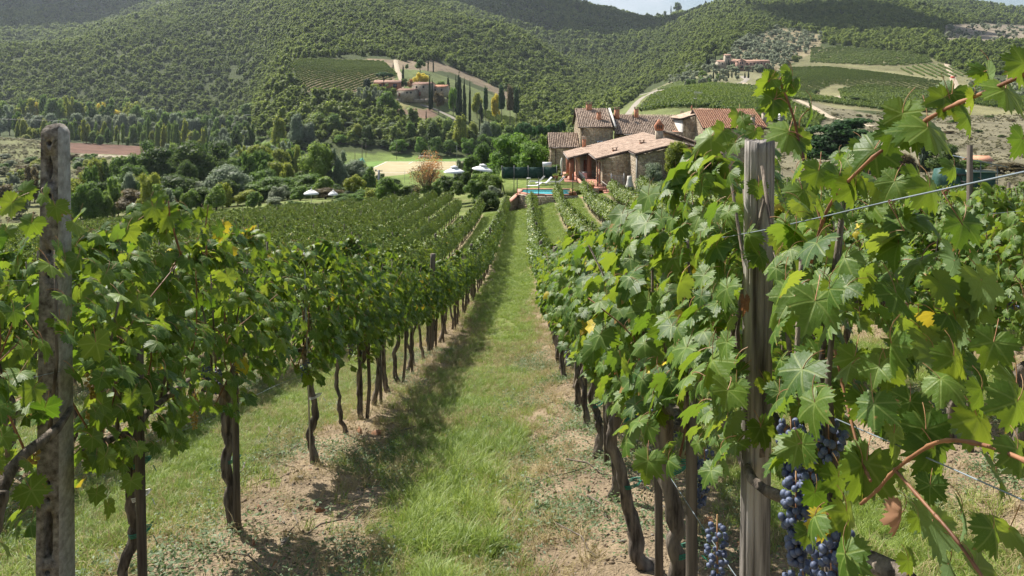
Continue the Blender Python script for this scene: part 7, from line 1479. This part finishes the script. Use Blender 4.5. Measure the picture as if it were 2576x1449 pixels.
for ya, yb_, w in ((388, 460, .016), (1290, 1405, .02)):
    za, zb_ = zc(yb_), zc(ya); pr = [(0, -.2, za), (w * .9, -.2, za + (zb_ - za) * .35), (w * .9, -.2, za + (zb_ - za) * .6), (0, -.2, zb_), (-w * .9, -.2, za + (zb_ - za) * .6), (-w * .9, -.2, za + (zb_ - za) * .35)] if w < .018 else [(-w * .6, -.2, za), (w * .6, -.2, za), (w, -.2, za + .03), (w, -.2, zb_ - .03), (w * .6, -.2, zb_), (-w * .6, -.2, zb_), (-w, -.2, zb_ - .03), (-w, -.2, za + .03)]
    CUTS.append(MB().prism(pr, np.zeros(3), np.array([0, .4, 0])))
bm = bmesh.new(); bm.from_mesh(cp.data); bmesh.ops.recalc_face_normals(bm, faces=bm.faces); bm.to_mesh(cp.data); bm.free()
tmp = []
for cm_ in CUTS:
    me_c = cm_.mesh('cut', []); bm = bmesh.new(); bm.from_mesh(me_c); bmesh.ops.recalc_face_normals(bm, faces=bm.faces); bm.to_mesh(me_c); bm.free()
    co_ = bpy.data.objects.new('cut', me_c); COL.objects.link(co_); co_.location = cp.location; md = cp.modifiers.new('holes', 'BOOLEAN'); md.object = co_; md.operation = 'DIFFERENCE'; md.solver = 'EXACT'; tmp.append(co_)
bpy.context.view_layer.update(); dg = bpy.context.evaluated_depsgraph_get(); nm = bpy.data.meshes.new_from_object(cp.evaluated_get(dg))
if len(nm.polygons) > 50:
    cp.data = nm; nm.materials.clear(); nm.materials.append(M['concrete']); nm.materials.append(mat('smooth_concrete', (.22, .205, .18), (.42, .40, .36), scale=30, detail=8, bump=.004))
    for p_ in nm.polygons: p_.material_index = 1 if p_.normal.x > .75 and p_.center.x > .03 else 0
print('post faces', len(nm.polygons)); cp.modifiers.clear()
for co_ in tmp: bpy.data.objects.remove(co_)

# ------------------------------------------------------------------ grass, weeds, stones, dead leaves
gr = np.random.RandomState(9)
def tuft(seed, n, h, w, spread, bend=.5):
    rng = np.random.RandomState(seed); V = []; Q = []; T = []; ti = []
    for i in range(n):
        a = rng.rand() * 6.28; r = spread * rng.rand() ** .6; bx, by = r * math.cos(a), r * math.sin(a); L = h * (.5 + .7 * rng.rand()); da = rng.rand() * 6.28; be = bend * (.3 + rng.rand()); dx, dy = math.cos(da), math.sin(da); px, py = -dy, dx; b = len(V); t_ = rng.rand()
        for s in (0, .4, .75): ww = w * (1 - s * .6) * .5; o = be * L * s * s; zz = L * s * (1 - .25 * be * s); V += [(bx + dx * o - px * ww, by + dy * o - py * ww, zz), (bx + dx * o + px * ww, by + dy * o + py * ww, zz)]
        V.append((bx + dx * be * L, by + dy * be * L, L * (1 - .35 * be))); Q += [[b, b + 1, b + 3, b + 2], [b + 2, b + 3, b + 5, b + 4]]; T += [[b + 4, b + 5, b + 6]]; ti += [t_] * 7
    return np.array(V), np.array(Q), np.array(T), np.array(ti)
GT = []
for i in range(6): V, Q, T, ti = tuft(i, 34, .15, .0055, .09, .9); GT.append(mk('grass_tuft', V, [Q, T], [M['grass']], tint=ti))
TG_ = []
for i in range(4): V, Q, T, ti = tuft(30 + i, 30, .26, .0065, .07, .9); TG_.append(mk('tall_grass_tuft', V, [Q, T], [M['grass']], tint=ti))
GD = []
for i in range(4): V, Q, T, ti = tuft(10 + i, 26, .13, .004, .10, 1.2); GD.append(mk('dry_grass_tuft', V, [Q, T], [M['dry']], tint=ti))
WD = []
for i in range(5):
    rng = np.random.RandomState(90 + i); n = 26; P_ = rng.randn(n, 3) * [.06, .06, .012] + [0, 0, .03]; Rm = frame(rng.randn(n, 3) * .5 + [0, 0, 1], rng.randn(n, 3)); L = np.array([[0, -.012, 0], [.0055, 0, .002], [0, .014, 0], [-.0055, 0, .002]]); V = (np.einsum('nij,vj->nvi', Rm, L) + P_[:, None]).reshape(-1, 3); WD.append(mk('weed', V, [(np.arange(n) * 4)[:, None] + np.arange(4)[None]], [M['weed']], tint=np.repeat(rng.rand(n), 4)))
def field(n, x0, x1, y0, y1, pw=1.0):
    y = y0 + (y1 - y0) * gr.rand(n) ** pw; x = (x0 + (x1 - x0) * gr.rand(n)); return x, y
def rowd(x): return np.abs((x - .65 + SP / 2) % SP - SP / 2)
def infr(x, y): X = XV + F * x / y; return (X > -120) & (X < 2700)
def put(name, x, y, protos, s0, s1, label, cat, lean=.15, tint=None, sink=0.0):
    n = len(x); z = gz(x, y); s = s0 + (s1 - s0) * gr.rand(n); scatter(name, np.stack([x, y, z - sink], 1), np.stack([gr.randn(n) * lean, gr.randn(n) * lean, gr.rand(n) * 6.28], 1), s, gr.randint(0, len(protos), n), np.clip(gr.rand(n) * .5 + .25 + fbm(x / .8, y / 1.5, 77) * 1.4, 0, 1) if tint is None else tint, protos, label=label, cat=cat)
def gmask(x, y):
    nz = fbm(x / 1.1, y / 2.2, 21); n2 = fbm(x / 5, y / 7, 22); return rowd(x) - (gthr(x, y) + nz * .9 + n2 * .35)
x, y = field(60000, -11, 8, 2.2, 15, 1.1); ok = infr(x, y) & (gmask(x, y) + gr.randn(len(x)) * .2 > .07); x, y = x[ok], y[ok]; print('grass', len(x))
put('grass', x, y, GT, .3, .78, 'green grass carpeting the alleys between vine rows', 'grass')
x, y = field(3200, -1.3, .35, 2.2, 9, .9); ok = infr(x, y) & (gmask(x, y) > .15) & (fbm(x / .5, y / .6, 78) > -.02); put('grass', x[ok], y[ok], TG_, .4, .85, 'taller lush grass in the middle of the path', 'grass')
x, y = field(90000, -30, 26, 15, 48, .8); ok = infr(x, y) & (gmask(x, y) + gr.randn(len(x)) * .15 > -.05) & (gr.rand(len(x)) < .75); print('grass2', ok.sum())
put('grass', x[ok], y[ok], GT, .55, 1.1, 'short grass between the vine rows farther down', 'grass')
x, y = field(90000, -34, 26, 44, 88, .9); ok = infr(x, y) & (rowd(x) > .3) & (gr.rand(len(x)) < .6); print('grass3', ok.sum())
put('grass', x[ok], y[ok], GT, 1.0, 2.0, 'grass between the far ends of the vine rows', 'grass')
x, y = field(34000, -11, 8, 2.2, 30, 1.0); ok = infr(x, y) & (np.abs(gmask(x, y) + .08 + gr.randn(len(x)) * .25) < .3); put('dry_grass', x[ok], y[ok], GD, .5, 1.25, 'dry straw coloured grass along the edges of the path', 'dry grass', lean=.5)
x, y = field(16000, -8, 5, 2.2, 24, 1.0); ok = infr(x, y) & (gmask(x, y) > .1) & (fbm(x / .7, y / 1.1, 83) > -.03); put('dry_grass', x[ok], y[ok], GD, .5, 1.1, 'dry blades mixed into the green grass of the alleys', 'dry grass', lean=.3)
x, y = field(42000, -8, 5, 2.2, 18, 1.0); ok = infr(x, y) & (gmask(x, y) + gr.randn(len(x)) * .2 < .25) & (fbm(x / .6, y / .9, 79) > -.06); ok &= gr.rand(len(x)) < np.clip(.35 + 2.2 * fbm(x / .7, y / .9, 81), .05, 1)
put('weeds', x[ok], y[ok], WD, .7, 1.6, 'small grey green weeds on the bare soil', 'weeds')
PB = []
for i in range(6):
    rng = np.random.RandomState(120 + i); V = ICO[0] * [1, .75, .5] * (1 + .3 * rng.randn(len(ICO[0]), 1) * .5); PB.append(mk('pebble', V, [ICO[1]], [M['stone']], tint=np.full(len(V), rng.rand())))
x, y = field(26000, -9, 6, 2.0, 18, 1.2); ok = infr(x, y) & (gmask(x, y) < .12); x, y = x[ok], y[ok]; n = len(x); s = .004 + .011 * gr.rand(n) ** 3.0; scatter('gravel', np.stack([x, y, gz(x, y) + s * .2], 1), gr.randn(n, 3), s, gr.randint(0, 6, n), gr.rand(n), PB, label='small pale stones on the bare soil under the vines', cat='gravel')
M['clod'] = mat('soil_clod', (.19, .14, .09), (.34, .265, .18), scale=30, bump=.004, rough=1)
CL = [mk('clod', ICO[0] * [1, .85, .6] * (1 + .25 * np.random.RandomState(200 + i).randn(len(ICO[0]), 1)), [ICO[1]], [M['clod']]) for i in range(5)]
x, y = field(42000, -9, 6, 2.0, 16, 1.1); ok = infr(x, y) & (gmask(x, y) < .1); x, y = x[ok], y[ok]; n = len(x); s = .004 + .018 * gr.rand(n) ** 2.5; scatter('soil_clods', np.stack([x, y, gz(x, y) + s * .1], 1), gr.randn(n, 3), s, gr.randint(0, 5, n), gr.rand(n), CL, label='dry crumbly soil clods under the vines', cat='soil')
TW = []
for i in range(3):
    rng = np.random.RandomState(140 + i); b = MB(); b.tube([(-.15, 0, .01), (-.04, .02, .02), (.06, -.01, .012), (.17, .03, .015)], [.004, .0035, .003, .002], 5, rough=.3); TW.append(b.mesh('twig', [M['stake']]))
for i in range(26):
    s = [(-.52, 2.6), (.35, 2.5), (-1.6, 4)][i % 3]; Y = 4 + gr.rand() * 7; x_ = [rowx(-1) + .45 + gr.randn() * .25, rowx(0) - .35 + gr.randn() * .2, rowx(-1) - .4 + gr.randn() * .4][i % 3]; link('twig', TW[i % 3], loc=(x_, Y, g1(x_, Y) + .012), rot=(0, 0, gr.rand() * 6), scl=1 + gr.rand(), label='dry fallen twig on the bare soil under the vines', cat='twig', group='fallen twigs')
FLV = [(805, 1288, 30, 'orange brown leaf on the soil at the lower left of the path'), (940, 1092, 34, 'largest curled orange leaf beside the thin wavy trunk'), (905, 1090, 26, 'small orange leaf left of the largest curled one'), (1120, 1105, 20, 'dark reddish leaf in the shaded grass edge'), (1775, 1315, 44, 'brown leaf at the foot of the slim pale stake'), (1865, 1375, 26, 'reddish leaf half hidden by the weathered post'), (1690, 1290, 22, 'small brown leaf near the thick gnarled trunk'), (1500, 1285, 16, 'dark brown leaf on the right soil bank'), (1310, 1425, 26, 'orange leaf at the bottom of the path'), (1440, 1190, 14, 'small dark leaf right of the grass'), (650, 1280, 20, 'brown leaf below the straight left trunk'), (640, 1370, 20, 'orange leaf near the bottom of the left soil'), (780, 1190, 16, 'rust leaf near the thick gnarled left trunk'), (620, 1085, 12, 'tiny rust leaf in the left grass'), (690, 1430, 20, 'brown leaf at the bottom edge of the left soil')]
def onground(X, Y):
    lo_, hi_ = 2.0, 60.0
    for _ in range(40):
        m_ = (lo_ + hi_) / 2; h_ = -g1((X - XV) * m_ / F, m_)
        if YH + F * h_ / m_ > Y: lo_ = m_
        else: hi_ = m_
    return m_
for X, Y, s, l in FLV:
    D = onground(X, Y); x_ = (X - XV) * D / F; link('fallen_leaf', DL[int(X) % 3], loc=(x_, D, g1(x_, D) + .035), rot=(gr.randn() * .4, gr.randn() * .4, gr.rand() * 6), scl=s * D / F * .6, label=l, cat='leaf', group='fallen leaves')
RK = [(2290, 1180, 44, 'large pale stone on the soil at lower right'), (1990, 1195, 0, ''), (750, 1205, 22, 'pale flat stone near the thick gnarled left trunk'), (715, 1365, 26, 'flat grey stone on the lower left soil'), (1740, 1120, 14, 'small pale stone behind the crooked trunk'), (1600, 1340, 18, 'ochre stone by the foot of the grey stake'), (1565, 1365, 14, 'white stone on the right soil bank'), (1360, 1300, 18, 'flat tan stone beside the path grass'), (2480, 1250, 20, 'small white stone at the right edge'), (1020, 960, 12, 'white stone by the slim left trunks')]
for X, Y, s, l in RK:
    if not s: continue
    D = onground(X, Y); x_ = (X - XV) * D / F; link('rock', PB[int(X) % 6], loc=(x_, D, g1(x_, D) + .01), rot=(.2, .1, gr.rand() * 6), scl=s * D / F * .55, label=l, cat='stone', group='stones on the soil')

# ------------------------------------------------------------------ clouds that shade the hills, and the air
CLD = mat('cloud_vapour', (.9, .9, .92), rough=1)
def cloud(tx, ty, tz, rx, ry, lab, alt=900, seed=0):
    """stands where its shadow falls on the point (tx, ty, tz)"""
    k = (alt - tz) / SD.z; c = np.array([tx, ty, tz]) + np.array(SD) * k; rng = np.random.RandomState(seed); b = MB(); V, T = I2
    for i in range(26):
        a = rng.rand() * 6.28; q = rng.rand() ** .5; r = .42 * (1.15 - .6 * q); b.add(V * [rx * r, ry * r, 60 * (1.1 - q * .6)] * (1 + .12 * rng.randn(len(V), 1)) + [math.cos(a) * q * rx * .75, math.sin(a) * q * ry * .75, rng.rand() * 30], None, T)
    b.build('cloud', CLD, None, smooth=True, loc=c, kind='structure', label=lab)
def tgt(X, D): x_ = (X - XV) * D / F; return x_, D, g1(x_, D)
cloud(*tgt(1400, 1650), 300, 330, 'cloud', seed=1); cloud(*tgt(2180, 1000), 125, 150, 'cloud', seed=2); cloud(*tgt(60, 1750), 330, 260, 'cloud', seed=3)
hv = bpy.data.materials.new('haze'); hv.use_nodes = True; hn = hv.node_tree; hn.nodes.clear(); ho = hn.nodes.new('ShaderNodeOutputMaterial'); vp = hn.nodes.new('ShaderNodeVolumePrincipled')
vp.inputs['Color'].default_value = (.78, .88, 1.0, 1); vp.inputs['Density'].default_value = .00006; vp.inputs['Anisotropy'].default_value = .3
hn.links.new(vp.outputs[0], ho.inputs['Volume'])
b = MB(); b.box((300, 1380, 190), (9000, 2900, 460)); hz = b.build('haze', hv, None, kind='stuff'); hz['label'] = 'pale blue haze in the valley air'
S['vine_leaf_objects'] = nleaf
